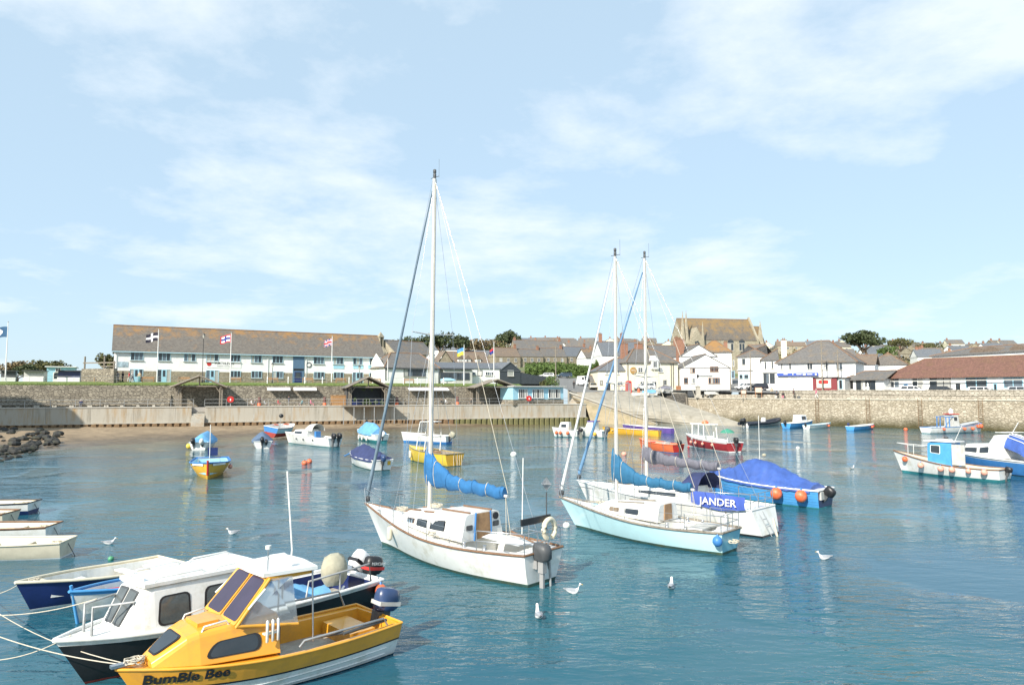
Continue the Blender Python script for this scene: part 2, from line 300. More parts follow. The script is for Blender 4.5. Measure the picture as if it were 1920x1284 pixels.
# ---- left promenade frame
A0 = Vector((-86, 92.8, 0)); WL = Vector((.937, .349, 0)).normalized(); NL = Vector((-WL.y, WL.x, 0)); RZL = math.atan2(WL.y, WL.x); LLEN = 106.5
def LP(x, y, z=0.): return A0 + WL * x + NL * y + Vector((0, 0, z))       # y towards the land
def lpx(px, y=0.):                                                          # local x of a photo column on the line at offset y
    k = (px - CX) / F; o = A0 + NL * y; return (o.x - k * o.y) / (k * WL.y - WL.x)
WALK, TERR = 3.55, 7.3
CONC = mat('stained_concrete', (.4, .38, .33), .9, .15, 1.2, bump=.2, bscale=6, dirt=(.36, .22, .09), dscale=.55)
def streak_mat(name, c, st):
    m = bpy.data.materials.new(name); m.use_nodes = True; t = m.node_tree; p = t.nodes['Principled BSDF']; p.inputs['Roughness'].default_value = .9
    tc_ = N(t, 'ShaderNodeTexCoord'); mp = N(t, 'ShaderNodeMapping'); mp.inputs['Scale'].default_value = (1.9, 1.9, .22); t.links.new(tc_.outputs['Object'], mp.inputs[0])
    n = N(t, 'ShaderNodeTexNoise'); n.inputs['Scale'].default_value = 1.; n.inputs['Detail'].default_value = 7; n.inputs['Roughness'].default_value = .7; t.links.new(mp.outputs[0], n.inputs['Vector'])
    n2 = N(t, 'ShaderNodeTexNoise'); n2.inputs['Scale'].default_value = .32; n2.inputs['Detail'].default_value = 5; t.links.new(tc_.outputs['Object'], n2.inputs['Vector'])
    a = N(t, 'ShaderNodeMapRange'); a.inputs[1].default_value = .46; a.inputs[2].default_value = .68; a.inputs[4].default_value = .85; t.links.new(n.outputs[0], a.inputs[0])
    b = N(t, 'ShaderNodeMapRange'); b.inputs[1].default_value = .4; b.inputs[2].default_value = .62; t.links.new(n2.outputs[0], b.inputs[0])
    x1 = N(t, 'ShaderNodeMix', data_type='RGBA'); t.links.new(b.outputs[0], x1.inputs[0]); x1.inputs[6].default_value = (*st[0], 1); x1.inputs[7].default_value = (*st[1], 1)
    x2 = N(t, 'ShaderNodeMix', data_type='RGBA'); t.links.new(a.outputs[0], x2.inputs[0]); x2.inputs[6].default_value = (*c, 1); t.links.new(x1.outputs[2], x2.inputs[7]); t.links.new(x2.outputs[2], p.inputs['Base Color'])
    MATS[name] = m; return m
WALLC = streak_mat('streaked_concrete', (.4, .375, .32), ((.36, .23, .1), (.2, .185, .15)))
SAND = mat('shingle_sand', (.27, .2, .125), .9, .35, 1.2, bump=.7, bscale=5, dirt=(.085, .06, .038), dscale=.3)
STONEL = stone_mat('rubble_stone', (.2, .175, .135), (.36, .32, .25), (.13, .115, .09), 2.0, 3.6)
GRASS = mat('short_grass', (.12, .17, .035), .95, .35, 2.5, bump=.6, bscale=12, dirt=(.2, .2, .07), dscale=.5)
PAVE = mat('paving', (.33, .31, .28), .9, .12, 1.)
ASPH = mat('asphalt', (.17, .17, .165), .9, .15, 1.5, dirt=(.22, .21, .2), dscale=.3)
# beach
m = MB(); DT = [(-40, 75), (0, 60), (15, 48), (25.6, 37.4), (35, 26), (48.5, 17.3), (61.8, 8.5), (80, 5.4), (92, 1.6), (106, .6)]
xs = [-40 + i * 1.5 for i in range(99)]; NJ = 34
for x in xs:
    D = lerp_tab(DT, x); zb = lerp_tab([(0, .95), (45, .72), (70, .75), (86, .35), (96, .0), (107, -.4)], x)
    for j in range(NJ):
        q = j / (NJ - 1); y = q * (D * 1.5 + 3); z = zb * (1 - y / D) if zb > 0 else zb - y * .05
        z = max(z, -1.4) + (.09 * math.sin(x * .9 + y * 1.7) + .06 * math.sin(x * 2.3 - y * .8) + random.uniform(-.03, .03)) * min(1, y / 2)
        m.v.append(tuple(LP(x, -y + .3, z)))
m.f = [(i * NJ + j, i * NJ + j + 1, (i + 1) * NJ + j + 1, (i + 1) * NJ + j) for i in range(len(xs) - 1) for j in range(NJ - 1)]; m.m = [0] * len(m.f); m.sm = [True] * len(m.f)
# the tide line: sand below it stays wet and dark
t = SAND.node_tree; p = t.nodes['Principled BSDF']; src = p.inputs['Base Color'].links[0].from_socket; tz = N(t, 'ShaderNodeTexCoord'); sp = N(t, 'ShaderNodeSeparateXYZ'); t.links.new(tz.outputs['Object'], sp.inputs[0])
wr_ = N(t, 'ShaderNodeMapRange'); wr_.inputs[1].default_value = .12; wr_.inputs[2].default_value = .45; wr_.inputs[3].default_value = .5; wr_.inputs[4].default_value = 1.; t.links.new(sp.outputs[2], wr_.inputs[0])
hv_ = N(t, 'ShaderNodeHueSaturation'); t.links.new(src, hv_.inputs['Color']); t.links.new(wr_.outputs[0], hv_.inputs['Value']); t.links.new(hv_.outputs[0], p.inputs['Base Color'])
rr_ = N(t, 'ShaderNodeMapRange'); rr_.inputs[1].default_value = .1; rr_.inputs[2].default_value = .4; rr_.inputs[3].default_value = .35; rr_.inputs[4].default_value = .95; t.links.new(sp.outputs[2], rr_.inputs[0]); t.links.new(rr_.outputs[0], p.inputs['Roughness'])
struct(m.build('beach', SAND))
# boulders at the foot of the wall
ROCK = mat('weedy_shaded_rock', (.03, .029, .026), .75, .5, 1.5, bump=.6, bscale=5, dirt=(.05, .06, .02), dscale=1.2)  # dark weedy rock, darkened further in colour to stand in for cast shadow
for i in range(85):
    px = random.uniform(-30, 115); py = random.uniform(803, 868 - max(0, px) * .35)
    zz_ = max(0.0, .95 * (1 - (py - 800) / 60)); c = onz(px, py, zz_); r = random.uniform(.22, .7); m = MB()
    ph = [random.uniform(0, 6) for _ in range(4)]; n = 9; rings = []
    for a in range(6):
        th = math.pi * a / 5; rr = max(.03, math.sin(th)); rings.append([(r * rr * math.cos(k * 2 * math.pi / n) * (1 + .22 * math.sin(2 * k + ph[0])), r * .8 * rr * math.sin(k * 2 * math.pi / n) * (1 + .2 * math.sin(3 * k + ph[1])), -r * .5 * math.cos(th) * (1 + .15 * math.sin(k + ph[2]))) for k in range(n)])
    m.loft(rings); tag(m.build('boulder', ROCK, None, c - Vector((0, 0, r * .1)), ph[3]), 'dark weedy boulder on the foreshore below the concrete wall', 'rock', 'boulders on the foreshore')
# concrete harbour wall with sheet piles
cw = thing('concrete_harbour_wall', 'long stained concrete harbour wall above rusty sheet piling', 'wall', A0, RZL)
PILE = mat('rusty_sheet_pile', (.2, .13, .07), .9, .4, 2., dirt=(.12, .05, .025), dscale=1.3)
PILEG = mat('weedy_sheet_pile', (.17, .16, .07), .9, .4, 2., dirt=(.06, .06, .02), dscale=1.3)
sx0, sx1 = lpx(362), lpx(387)
edges = [-30 + 5.6 * i for i in range(24)] + [sx0, sx1, LLEN]; edges = sorted(e for e in edges if e <= LLEN and not (sx0 < e < sx1))
for a, b in zip(edges, edges[1:]):
    if b - a < .4: continue
    m = MB()
    if abs(a - sx0) < .01: continue
    m.bx(a + .012, b - .012, 0, .6, 1.35, 3.6); m.build('wall_panel', WALLC, cw)
m = MB(); m.bx(-30, sx0, -.1, .75, 3.6, 3.72); m.bx(sx1, LLEN, -.1, .75, 3.6, 3.72); m.build('coping', mat('pale_concrete', (.5, .48, .43), .9, .1), cw)
m = MB(); m.bx(-30, LLEN, .06, .5, -1.5, 1.35); m.bx(-30, LLEN, -.3, .1, 1.22, 1.36); m.build('capping_beam', CONC, cw)
pm = MB(); prof = [(0, -.02), (.1, -.02), (.22, -.34), (.78, -.34), (.9, -.02), (1, -.02)]
pm.v = [(x, y, -1.5) for x, y in prof] + [(x, y, 1.22) for x, y in prof]; pm.f = [(i, i + 1, i + 7, i + 6) for i in range(5)]; pm.m = [0] * 5; pm.sm = [False] * 5
p0 = pm.build('sheet_pile', PILE, cw); p0.location = (-4, 0, 0); pme2 = p0.data.copy(); pme2.materials.clear(); pme2.materials.append(PILEG)
for i in range(1, 111):
    q = p0.copy(); COL.objects.link(q); q.location = (-4 + i, 0, 0)
    if i > 84: q.data = pme2
# steps down through the wall
st = thing('harbour_steps', 'concrete steps going down through the harbour wall to the beach', 'steps', LP(sx0, 0), RZL)
for k in range(9):
    m = MB(); m.bx(.02, sx1 - sx0 - .02, .9 - k * .3 + .5, .9 - (k + 1) * .3 + .5, .4, 3.45 - k * .27); m.build('step', CONC, st)
# walkway slab and retaining wall
m = MB(); m.bx(-30, LLEN + .2, .5, 6, 2.4, WALK); struct(m.build('promenade_walkway', PAVE, None, A0, RZL))
rw = thing('stone_retaining_wall', 'grey rubble stone retaining wall behind the lower walkway', 'wall', A0, RZL)
xr_end = lpx(985, 5.6)
m = MB(); m.bx(-30, xr_end, 5.5, 6.2, WALK, TERR - .35); m.build('wall_face', STONEL, rw)
m = MB(); m.bx(-30, lpx(320, 5), 5.05, 5.5, WALK, WALK + .95); m.bx(-30, lpx(322, 5), 5.25, 5.5, WALK + .95, WALK + 1.9); m.build('stepped_footing', STONEL, rw)
# terrace + hill: one terrain sheet, columns of constant bearing
def hill(k, Y):
    h = lerp_tab([(100, 5.0), (135, 5.9), (165, 7.4), (200, 10), (260, 15), (310, 20), (450, 34), (620, 40), (1000, 41)], Y)
    g = lerp_tab([(-.75, .16), (-.4, .22), (-.2, .6), (-.08, 1), (.3, .97), (.5, .93), (.75, .95)], k)
    return 5.5 + (h - 5.5) * g
def kx(px): return (px - CX) / F
QB = Vector((35.5, 140.3, 0)); WR = Vector((.737, -.676, 0)).normalized(); NR = Vector((.676, .737, 0)).normalized(); RZR = math.atan2(WR.y, WR.x)
def QP(x, y, z=0.): return QB + WR * x + NR * y + Vector((0, 0, z))
def land(k, Y):
    base = lerp_tab([(-2, TERR + .2), (kx(1040), TERR + .2), (kx(1075), 5.9), (kx(1260), 5.7), (kx(1320), 5.3), (2, 5.4)], k)
    return max(base, hill(k, Y) + (0 if k > kx(1060) else .2))
def front(k):
    if k < kx(1065): o = A0 + NL * 9.3; w = WL
    elif k < kx(1285): return lerp_tab([(kx(1065), 136), (kx(1080), 134), (kx(1225), 142), (kx(1285), 142.5)], k)
    else: o = QB + NR * 2.3; w = WR
    s = (k * o.y - o.x) / (w.x - k * w.y); return o.y + w.y * s
ks = sorted(set([-1.0 + i * .025 for i in range(81)] + [kx(v) for v in (1040, 1058, 1064, 1066, 1075, 1082, 1225, 1284, 1286)]))
rows = [0, .01, .02, .035, .05, .075, .1, .13, .16, .2, .25, .3, .36, .43, .5, .58, .67, .77, .88, 1]
HILLM = bpy.data.materials.new('hill_fields'); HILLM.use_nodes = True; t = HILLM.node_tree; p = t.nodes['Principled BSDF']; p.inputs['Roughness'].default_value = .95
tcn = N(t, 'ShaderNodeTexCoord'); vn = N(t, 'ShaderNodeTexVoronoi'); vn.inputs['Scale'].default_value = .022; t.links.new(tcn.outputs['Object'], vn.inputs['Vector'])
nn_ = N(t, 'ShaderNodeTexNoise'); nn_.inputs['Scale'].default_value = .25; nn_.inputs['Detail'].default_value = 8; t.links.new(tcn.outputs['Object'], nn_.inputs['Vector'])
sc = N(t, 'ShaderNodeSeparateColor'); t.links.new(vn.outputs['Color'], sc.inputs[0])
rp = N(t, 'ShaderNodeValToRGB'); e = rp.color_ramp.elements; e[0].color = (.12, .15, .035, 1); e[1].color = (.19, .16, .075, 1); x = e.new(.5); x.color = (.1, .13, .04, 1); t.links.new(sc.outputs[0], rp.inputs[0])
mx = N(t, 'ShaderNodeMix', data_type='RGBA', blend_type='MULTIPLY'); mx.inputs[0].default_value = .8; t.links.new(rp.outputs[0], mx.inputs[6]); t.links.new(nn_.outputs[1], mx.inputs[7])
hs = N(t, 'ShaderNodeHueSaturation'); hs.inputs['Value'].default_value = 1.7; hs.inputs['Saturation'].default_value = .9; t.links.new(mx.outputs[2], hs.inputs['Color']); t.links.new(hs.outputs[0], p.inputs['Base Color'])
m = MB(); nr = len(rows)
for k in ks:
    y0 = front(k)
    for q in rows:
        Y = y0 + (1000 - y0) * q; m.v.append((k * Y, Y, land(k, Y) - (.02 if q == 0 else 0)))
def tmat(k, Y):
    if k < kx(1045) and Y < front(k) + 16: return 1
    if Y < front(k) + 60 and k > kx(1045): return 2
    return 0
for i in range(len(ks) - 1):
    for j in range(nr - 1):
        k = (ks[i] + ks[i + 1]) / 2; Y = front(k) + (1000 - front(k)) * (rows[j] + rows[j + 1]) / 2
        m.f.append((i * nr + j, (i + 1) * nr + j, (i + 1) * nr + j + 1, i * nr + j + 1)); m.m.append(tmat(k, Y)); m.sm.append(True)
struct(m.build('terrain', [HILLM, GRASS, ASPH]))
# skirt closing the terrain's front where no wall stands
m = MB()
for a, b in ((1064, 1082), (1082, 1150), (1150, 1225), (1225, 1285)):
    P = [Vector((kx(v) * front(kx(v)), front(kx(v)), 0)) for v in (a, b)]; za_, zb_ = land(kx(a), P[0].y), land(kx(b), P[1].y)
    m.quad((P[0].x, P[0].y, -1), (P[1].x, P[1].y, -1), (P[1].x, P[1].y, zb_ - .02), (P[0].x, P[0].y, za_ - .02))
struct(m.build('road_bank', CONC))
# slipway
S = [Vector((11.0, 133.5, 5.75)), Vector((28.3, 141.8, 5.75)), Vector((42.5, 118.5, -.5)), Vector((28.5, 130.5, -.5))]
SLIP = mat('slipway_concrete', (.31, .285, .235), .9, .18, .8, dirt=(.15, .135, .1), dscale=.3)
m = MB(); n = 10
for i in range(n + 1):
    q = i / n; a = S[0].lerp(S[3], q); b = S[1].lerp(S[2], q)
    for j in range(5): m.v.append(tuple(a.lerp(b, j / 4)))
m.f = [(i * 5 + j, (i + 1) * 5 + j, (i + 1) * 5 + j + 1, i * 5 + j + 1) for i in range(n) for j in range(4)]; m.m = [0] * len(m.f); m.sm = [False] * len(m.f)
m.add([S[0], S[3], S[3] - Vector((0, 0, 3)), S[0] - Vector((0, 0, 8))], [(0, 1, 2, 3)], 1)
m.tube([S[0] + Vector((0, 0, .05)), S[3] + Vector((0, 0, .05))], .22, 4, 1)
struct(m.build('slipway', [SLIP, CONC]))
# sloping bank between the wall end and the slip
e0 = LP(LLEN, 0); m = MB()
m.add([LP(LLEN, .2, 3.6), (11.2, 133.2, 5.2), (S[3].x - .4, S[3].y - .3, -.4), LP(LLEN + .5, -1.5, -.4)], [(0, 3, 2), (0, 2, 1)]); m.add([LP(LLEN, .2, 3.6), LP(LLEN, 6, 3.6), (11.2, 133.2, 5.2)], [(0, 2, 1)])
struct(m.build('ramp_bank', mat('sandy_concrete', (.38, .31, .2), .95, .2, .8, bump=.4, bscale=4, dirt=(.2, .18, .08), dscale=.5)))
# ---- right quay
STONER = stone_mat('pale_quay_stone', (.34, .29, .21), (.52, .46, .36), (.27, .23, .17), 2.0, 3.9, (.075, .065, .025), (.2, 2.1), .8)
STONEP = stone_mat('parapet_stone', (.3, .27, .22), (.46, .42, .35), (.22, .2, .16), 1.7, 3.4, None, None, .8)
qw = thing('stone_quay_wall', 'tall pale masonry quay wall with weed along the waterline', 'wall', QB, RZR)
m = MB(); m.bx(-.2, 100, 0, 1.2, -1.5, 4.6); m.build('wall_face', STONER, qw)
m = MB(); m.bx(-.2, 100, -.12, 2.4, 4.6, 4.76); m.build('coping', mat('quay_coping', (.48, .44, .36), .9, .12), qw)
m = MB(); m.bx(-.2, 100, 1.2, 2.3, 3.5, 4.6); m.build('backing', STONER, qw)
pw_ = thing('parapet_wall', 'grey stone parapet wall running along the quay edge in front of the shops', 'wall', QB, RZR)
m = MB(); m.bx(17.5, 100, 2.4, 2.95, 4.0, 6.15); m.build('wall_face', STONEP, pw_)
for i in range(55):
    m = MB(); m.bx(17.5 + i * 1.5 + .01, 19 + i * 1.5 - .01, 2.33, 3.02, 6.15, 6.27 + random.uniform(-.015, .015)); m.build('coping_stone', STONEP, pw_)
lw = thing('low_seat_wall', 'low stone wall at the head of the slipway by the lamp plinth', 'wall', QB, RZR)
m = MB(); m.bx(1.5, 17.4, 2.4, 2.9, 4.6, 5.45); m.build('wall_face', STONEP, lw)
rt = thing('slipway_return_wall', 'dark rubble return wall beside the top of the slipway', 'wall', (28.4, 142.0, 0), math.atan2(-1.6, 7.1))
m = MB(); m.bx(0, 7.4, 0, .8, -1, 5.6); m.build('wall_face', stone_mat('dark_rubble', (.09, .085, .075), (.2, .18, .15), (.06, .055, .05), 2.4, 4.5), rt)
m = MB(); m.tube([(7.3, -.35, -.5), (7.0, -.3, 4.9)], .22, 4); m.build('timber_fender_post', OLDWOOD, rt)
# quay ladders
for i, px in enumerate((1530, 1625, 1722, 1835)):
    k = kx(px); s = (k * QB.y - QB.x) / (WR.x - k * WR.y); ld = thing('quay_ladder', 'rusty steel ladder fixed down the pale quay wall', 'ladder', QP(s, -.12), RZR, 'ladders on the quay wall')
    for sx_ in (-.28, .28): m = MB(); m.tube([(sx_, 0, .2), (sx_, 0, 4.9)], .04, 5); m.build('stile', PILE, ld)
    for r_ in range(14): m = MB(); m.tube([(-.28, 0, .4 + r_ * .32), (.28, 0, .4 + r_ * .32)], .025, 4); m.build('rung', PILE, ld)
# weed tufts on quay wall are in the stain; a few green plants
# ---- railings of the walkway
def railing(name, label, P, x0, x1, y, z, h, step, mt, rails=(1., .55), r=.03, rz=0., group=None):
    o = thing(name, label, 'railing', P, rz, group); n = max(1, round((x1 - x0) / step))
    for i in range(n + 1):
        m = MB(); xx = x0 + (x1 - x0) * i / n; m.tube([(xx, y, z), (xx, y, z + h)], r * 1.25, 6); m.build('post', mt, o)
    for f_ in rails: m = MB(); m.tube([(x0, y, z + h * f_), (x1, y, z + h * f_)], r, 5); m.build('rail', mt, o)
    return o
railing('walkway_railing', 'galvanised railing along the lower walkway left of the steps', A0, -20, sx0 + .2, .4, 3.72, 1.05, 3.1, GALV, (1., .5), .028, RZL)
railing('walkway_railing', 'long galvanised railing along the lower walkway from the steps to the slipway', A0, sx1 - .1, LLEN - .3, .4, 3.72, 1.05, 3.1, GALV, (1., .5), .028, RZL)
railing('terrace_fence', 'thin wire and post fence along the grass edge of the terrace', A0, -25, lpx(860, 6.5), 8.2, TERR + .1, 1.0, 2.9, GALV, (1., .55), .018, RZL)
# ============================================================ BUILDINGS
SLATE = roof_mat('slate_roof', (.13, .125, .12), (.18, .17, .16), (.27, .17, .06), .45)
SLATEL = roof_mat('lichen_slate_roof', (.13, .115, .1), (.19, .17, .145), (.33, .17, .045), .8, top=(6.5, 10.5))
SLATEB = roof_mat('blue_slate_roof', (.12, .135, .155), (.16, .175, .195), (.2, .17, .12), .25)
TILE = roof_mat('red_tile_roof', (.15, .075, .055), (.22, .11, .08), (.16, .1, .045), .6, .25, .28)
CHURCHR = roof_mat('church_roof', (.12, .105, .09), (.17, .15, .125), (.3, .18, .05), .6, top=(12, 20))
RIDGE = mat('ridge_tiles', (.22, .13, .085), .9, .3, 2., dirt=(.28, .19, .08), dscale=1)
STONEB = stone_mat('house_stone', (.24, .2, .14), (.38, .33, .24), (.28, .25, .19), 2.2, 4.2)
STONEC = stone_mat('church_stone', (.34, .3, .22), (.46, .41, .31), (.3, .27, .2), 1.6, 3.)
GRAN = mat('granite_trim', (.42, .39, .33), .9, .15, 3.)
BRICK = mat('brick_chimney', (.29, .15, .1), .9, .25, 5.)
FRAMEB = mat('pale_blue_joinery', (.42, .62, .72), .5, .08)
FRAMEW = mat('white_joinery', (.75, .75, .73), .5, .05)
FRAMEBR = mat('brown_joinery', (.3, .14, .07), .6, .2)
DOORBLUE = mat('blue_door_paint', (.1, .27, .5), .5, .1)
CLAD = mat('dark_slate_cladding', (.055, .065, .08), .8, .2, 3., bump=.3, bscale=3)
GLASS2 = mat('sky_lit_glass', (.1, .13, .16), .08, .3, 1.2, spec=.7); CURT = mat('net_curtain', (.4, .4, .37), .5, .2, 6.); WR_ = random.Random(21)  # GLASS2: paler glass, a sky reflection put into its base colour
BLINDW = mat('interior_blind', (.5, .5, .47), .8, .1)
class Bld:
    def __init__(s, name, label, cat, L, Rr, z, depth, group=None):
        """L, Rr = (photo column, distance) of the two front corners"""
        a = Vector((kx(L[0]) * L[1], L[1], 0)); b = Vector((kx(Rr[0]) * Rr[1], Rr[1], 0)); s.o = a; s.W = (b - a).length; s.ux = (b - a) / s.W; s.uy = Vector((-s.ux.y, s.ux.x, 0)); s.z = z; s.D = depth
        s.root = thing(name, label, cat, (a.x, a.y, z), math.atan2(s.ux.y, s.ux.x), group)
    def uv(s, px, py, y=0.):
        d = ray(px, py); e = Vector((0, 0, EYE)); o = s.o + s.uy * y; t = (o - e).dot(s.uy) / d.dot(s.uy); q = e + d * t
        return (q - s.o).dot(s.ux), q.z - s.z
    def part(s, m, name, mats, parent=None, uvs=False): return m.build(name, mats, parent or s.root, uvs=uvs)
    def walls(s, h, mt, x0=0., x1=None, y0=0., y1=None, gable=None, ridge='x', name='wall', z0=-1.5, rh=None):
        x1 = s.W if x1 is None else x1; y1 = s.D if y1 is None else y1; m = MB(); m.bx(x0, x1, y0, y1, z0, h)
        if gable == 'x':
            ym = (y0 + y1) / 2
            for x in (x0, x1): m.add([(x, y0, h), (x, y1, h), (x, ym, rh - .06)], [(0, 1, 2)])
        if gable == 'y':
            xm = (x0 + x1) / 2
            for y in (y0, y1): m.add([(x0, y, h), (x1, y, h), (xm, y, rh - .06)], [(0, 1, 2)])
        return s.part(m, name, mt)
    def roof(s, h, rh, mt, kind='x', x0=0., x1=None, y0=0., y1=None, ov=.3, hipL=0., hipR=0., name='roof', th=.14, ridge=True):
        x1 = s.W if x1 is None else x1; y1 = s.D if y1 is None else y1; m = MB()
        if kind == 'x':
            ym = (y0 + y1) / 2; sl = (rh - h) / (ym - y0); e = h - ov * sl; xa, xb = x0 - ov, x1 + ov; ra, rb = (x0 + hipL if hipL else xa), (x1 - hipR if hipR else xb)
            P = [(xa, y0 - ov, e), (xb, y0 - ov, e), (xb, y1 + ov, e), (xa, y1 + ov, e), (ra, ym, rh), (rb, ym, rh)]
            fs = [(0, 1, 5, 4), (2, 3, 4, 5), (1, 2, 5), (3, 0, 4)]; rl = [P[4], P[5]]; hips = ([(P[0], P[4]), (P[3], P[4])] if hipL else []) + ([(P[1], P[5]), (P[2], P[5])] if hipR else [])
        else:
            xm = (x0 + x1) / 2; sl = (rh - h) / (xm - x0); e = h - ov * sl; ya, yb = y0 - ov, y1 + ov; ra, rb = (y0 + hipL if hipL else ya), (y1 - hipR if hipR else yb)
            P = [(x0 - ov, ya, e), (x1 + ov, ya, e), (x1 + ov, yb, e), (x0 - ov, yb, e), (xm, ra, rh), (xm, rb, rh)]
            fs = [(0, 1, 4), (1, 2, 5, 4), (2, 3, 5), (3, 0, 4, 5)]; rl = [P[4], P[5]]; hips = ([(P[0], P[4]), (P[1], P[4])] if hipL else []) + ([(P[2], P[5]), (P[3], P[5])] if hipR else [])
        fs = [f for f in fs if len(f) == 4 or (hipL if 4 in f else hipR)]
        up = [(a, b, c + th) for a, b, c in P]
        m.add(up, fs); m.add(P, [f[::-1] for f in fs]); m.add(P[:4] + up[:4], [(0, 1, 5, 4), (1, 2, 6, 5), (2, 3, 7, 6), (3, 0, 4, 7)])
        if not hipL: m.add([P[0], P[3], P[4], up[0], up[3], up[4]] if kind == 'x' else [P[0], P[1], P[4], up[0], up[1], up[4]], [(0, 2, 5, 3), (2, 1, 4, 5)])
        if not hipR: m.add([P[1], P[2], P[5], up[1], up[2], up[5]] if kind == 'x' else [P[2], P[3], P[5], up[2], up[3], up[5]], [(0, 2, 5, 3), (2, 1, 4, 5)])
        r = s.part(m, name, mt, uvs=True)
        if ridge:
            m = MB(); z = th + .02
            for a, b in [tuple(rl)] + hips: m.tube([(a[0], a[1], a[2] + z), (b[0], b[1], b[2] + z)], .11, 5)
            s.part(m, 'ridge', RIDGE, r)
        return r
    def window(s, u0, u1, v0, v1, nl=2, fm=None, y=0., sill=True, bar=None, name='window', fw=.07, glass=None):
        fm = fm or FRAMEW; m = MB(); a, b = y - .07, y + .02
        m.bx(u0, u1, a, b, v0, v0 + fw); m.bx(u0, u1, a, b, v1 - fw, v1); m.bx(u0, u0 + fw, a, b, v0 + fw, v1 - fw); m.bx(u1 - fw, u1, a, b, v0 + fw, v1 - fw)
        xs_ = [u0 + (u1 - u0) * i / nl for i in range(nl + 1)]
        for x in xs_[1:-1]: m.bx(x - fw / 2, x + fw / 2, a, b, v0 + fw, v1 - fw)
        if bar: m.bx(u0 + fw, u1 - fw, a + .005, b, v0 + (v1 - v0) * bar - .025, v0 + (v1 - v0) * bar + .025)
        w = s.part(m, name, fm)
        for c, d in zip(xs_, xs_[1:]):
            g = MB(); g.bx(c + fw / 2, d - fw / 2, y - .02, y - .005, v0 + fw * .7, v1 - fw * .7); s.part(g, 'pane', glass or WR_.choice((GLASS, GLASS, GLASS, GLASS2, CURT)), w)
        if sill: g = MB(); g.bx(u0 - .1, u1 + .1, y - .16, y, v0 - .1, v0 - .005); s.part(g, 'sill', GRAN, w)
        return w
    def wpx(s, x0, y0, x1, y1, y=0., **k):
        u0, v1 = s.uv(x0, y0, y); u1, v0 = s.uv(x1, y1, y); return s.window(u0, u1, v0, v1, y=y, **k)
    def door(s, u0, u1, v1, mt, y=0., glazed=True, v0=.02):
        m = MB(); m.bx(u0, u1, y - .06, y + .01, v0, v1); d = s.part(m, 'door', mt)
        if glazed: g = MB(); g.bx(u0 + .14, u1 - .14, y - .075, y - .06, v0 + (v1 - v0) * .45, v1 - .14); s.part(g, 'pane', GLASS, d)
        h = MB(); h.bx(u1 - .14, u1 - .09, y - .1, y - .06, v0 + .95, v0 + 1.1); s.part(h, 'handle', STEEL, d); return d
    def box(s, name, mt, u0, u1, y0, y1, v0, v1, parent=None): m = MB(); m.bx(u0, u1, y0, y1, v0, v1); return s.part(m, name, mt, parent)
    def chimney(s, u, y, v0, v1, w=.9, d=.6, mt=None, pots=2):
        c = s.box('chimney', mt or BRICK, u - w / 2, u + w / 2, y - d / 2, y + d / 2, v0, v1); m = MB(); m.bx(u - w / 2 - .06, u + w / 2 + .06, y - d / 2 - .06, y + d / 2 + .06, v1, v1 + .12)
        for i in range(pots): m.lathe([(.13, v1 + .12), (.1, v1 + .5)], (u + (i - (pots - 1) / 2) * .35, y, 0), 8)
        s.part(m, 'chimney_pots', RIDGE, c); return c
# ---- the long white building on the terrace
b = Bld('long_white_building', 'long two storey white building with slate roof and flags in front', 'building', (213, 114.5), (718, 137), 7.55, 9.5)
W_ = b.W; eh = b.uv(466, 657)[1]
eL = b.uv(215, 655)[1]; stone_h = b.uv(240, 695)[1]
b.walls(eL, RENDERW, gable='x', rh=zpx(612, 119.5, 217) - b.z)
b.roof(eL, zpx(612, 119.5, 217) - b.z, SLATEL, ov=.35)
for u0, u1 in ((0, b.uv(243, 700)[0]), (b.uv(269, 700)[0], b.uv(294, 700)[0]), (b.uv(321, 700)[0], b.uv(385, 700)[0]), (b.uv(411, 700)[0], b.uv(548, 700)[0]), (b.uv(571, 700)[0], b.uv(660, 700)[0]), (b.uv(682, 700)[0], W_)):
    b.box('stone_plinth', STONEB, u0, u1, -.06, .02, -1, stone_h)
for x0, x1 in ((245, 269), (297, 320), (345, 367), (387, 410), (432, 451), (471, 491), (511, 531), (588, 608), (625, 644), (662, 680), (693, 711)):
    u0, u1 = b.uv(x0, 660)[0], b.uv(x1, 660)[0]; b.window(u0, u1, eL - 1.75, eL - .35, 3, FRAMEB, y=-.02)
for x0, x1 in ((432, 451), (471, 491), (511, 531), (588, 608), (625, 644), (692, 711)):
    u0, u1 = b.uv(x0, 700)[0], b.uv(x1, 700)[0]; b.window(u0, u1, .85, 2.15, 3, FRAMEB, y=-.08)
for x0, x1 in ((243, 268), (295, 320), (386, 410), (661, 681)):
    u0, u1 = b.uv(x0, 700)[0], b.uv(x1, 700)[0]; w3 = (u1 - u0) / 3
    b.window(u0, u0 + w3, .02, 2.2, 1, FRAMEB, sill=False); b.window(u1 - w3, u1, .02, 2.2, 1, FRAMEB, sill=False); b.door(u0 + w3, u1 - w3, 2.2, LTBLUE)
u0, u1 = b.uv(549, 700)[0], b.uv(570, 700)[0]; b.box('entrance_panel', mat('slate_blue_panel', (.09, .16, .25), .5, .1), u0, u1, -.09, 0, 0, eL - .2); b.door(u0 + .3, u1 - .5, 2.1, NAVY, y=-.09)
b.box('sign_board', BLACK, u0 + .1, u1 - .1, -.13, -.09, 2.35, 2.7)
for x0, x1 in ((625, 645), (662, 681), (690, 714)):
    b.box('sign_board', LTBLUE, b.uv(x0, 690)[0], b.uv(x1, 690)[0], -.06, 0, b.uv(x0, 691)[1], b.uv(x0, 684)[1])
b.box('gutter', FRAMEB, -.3, W_ + .3, -.5, -.36, eL - .42, eL - .28)
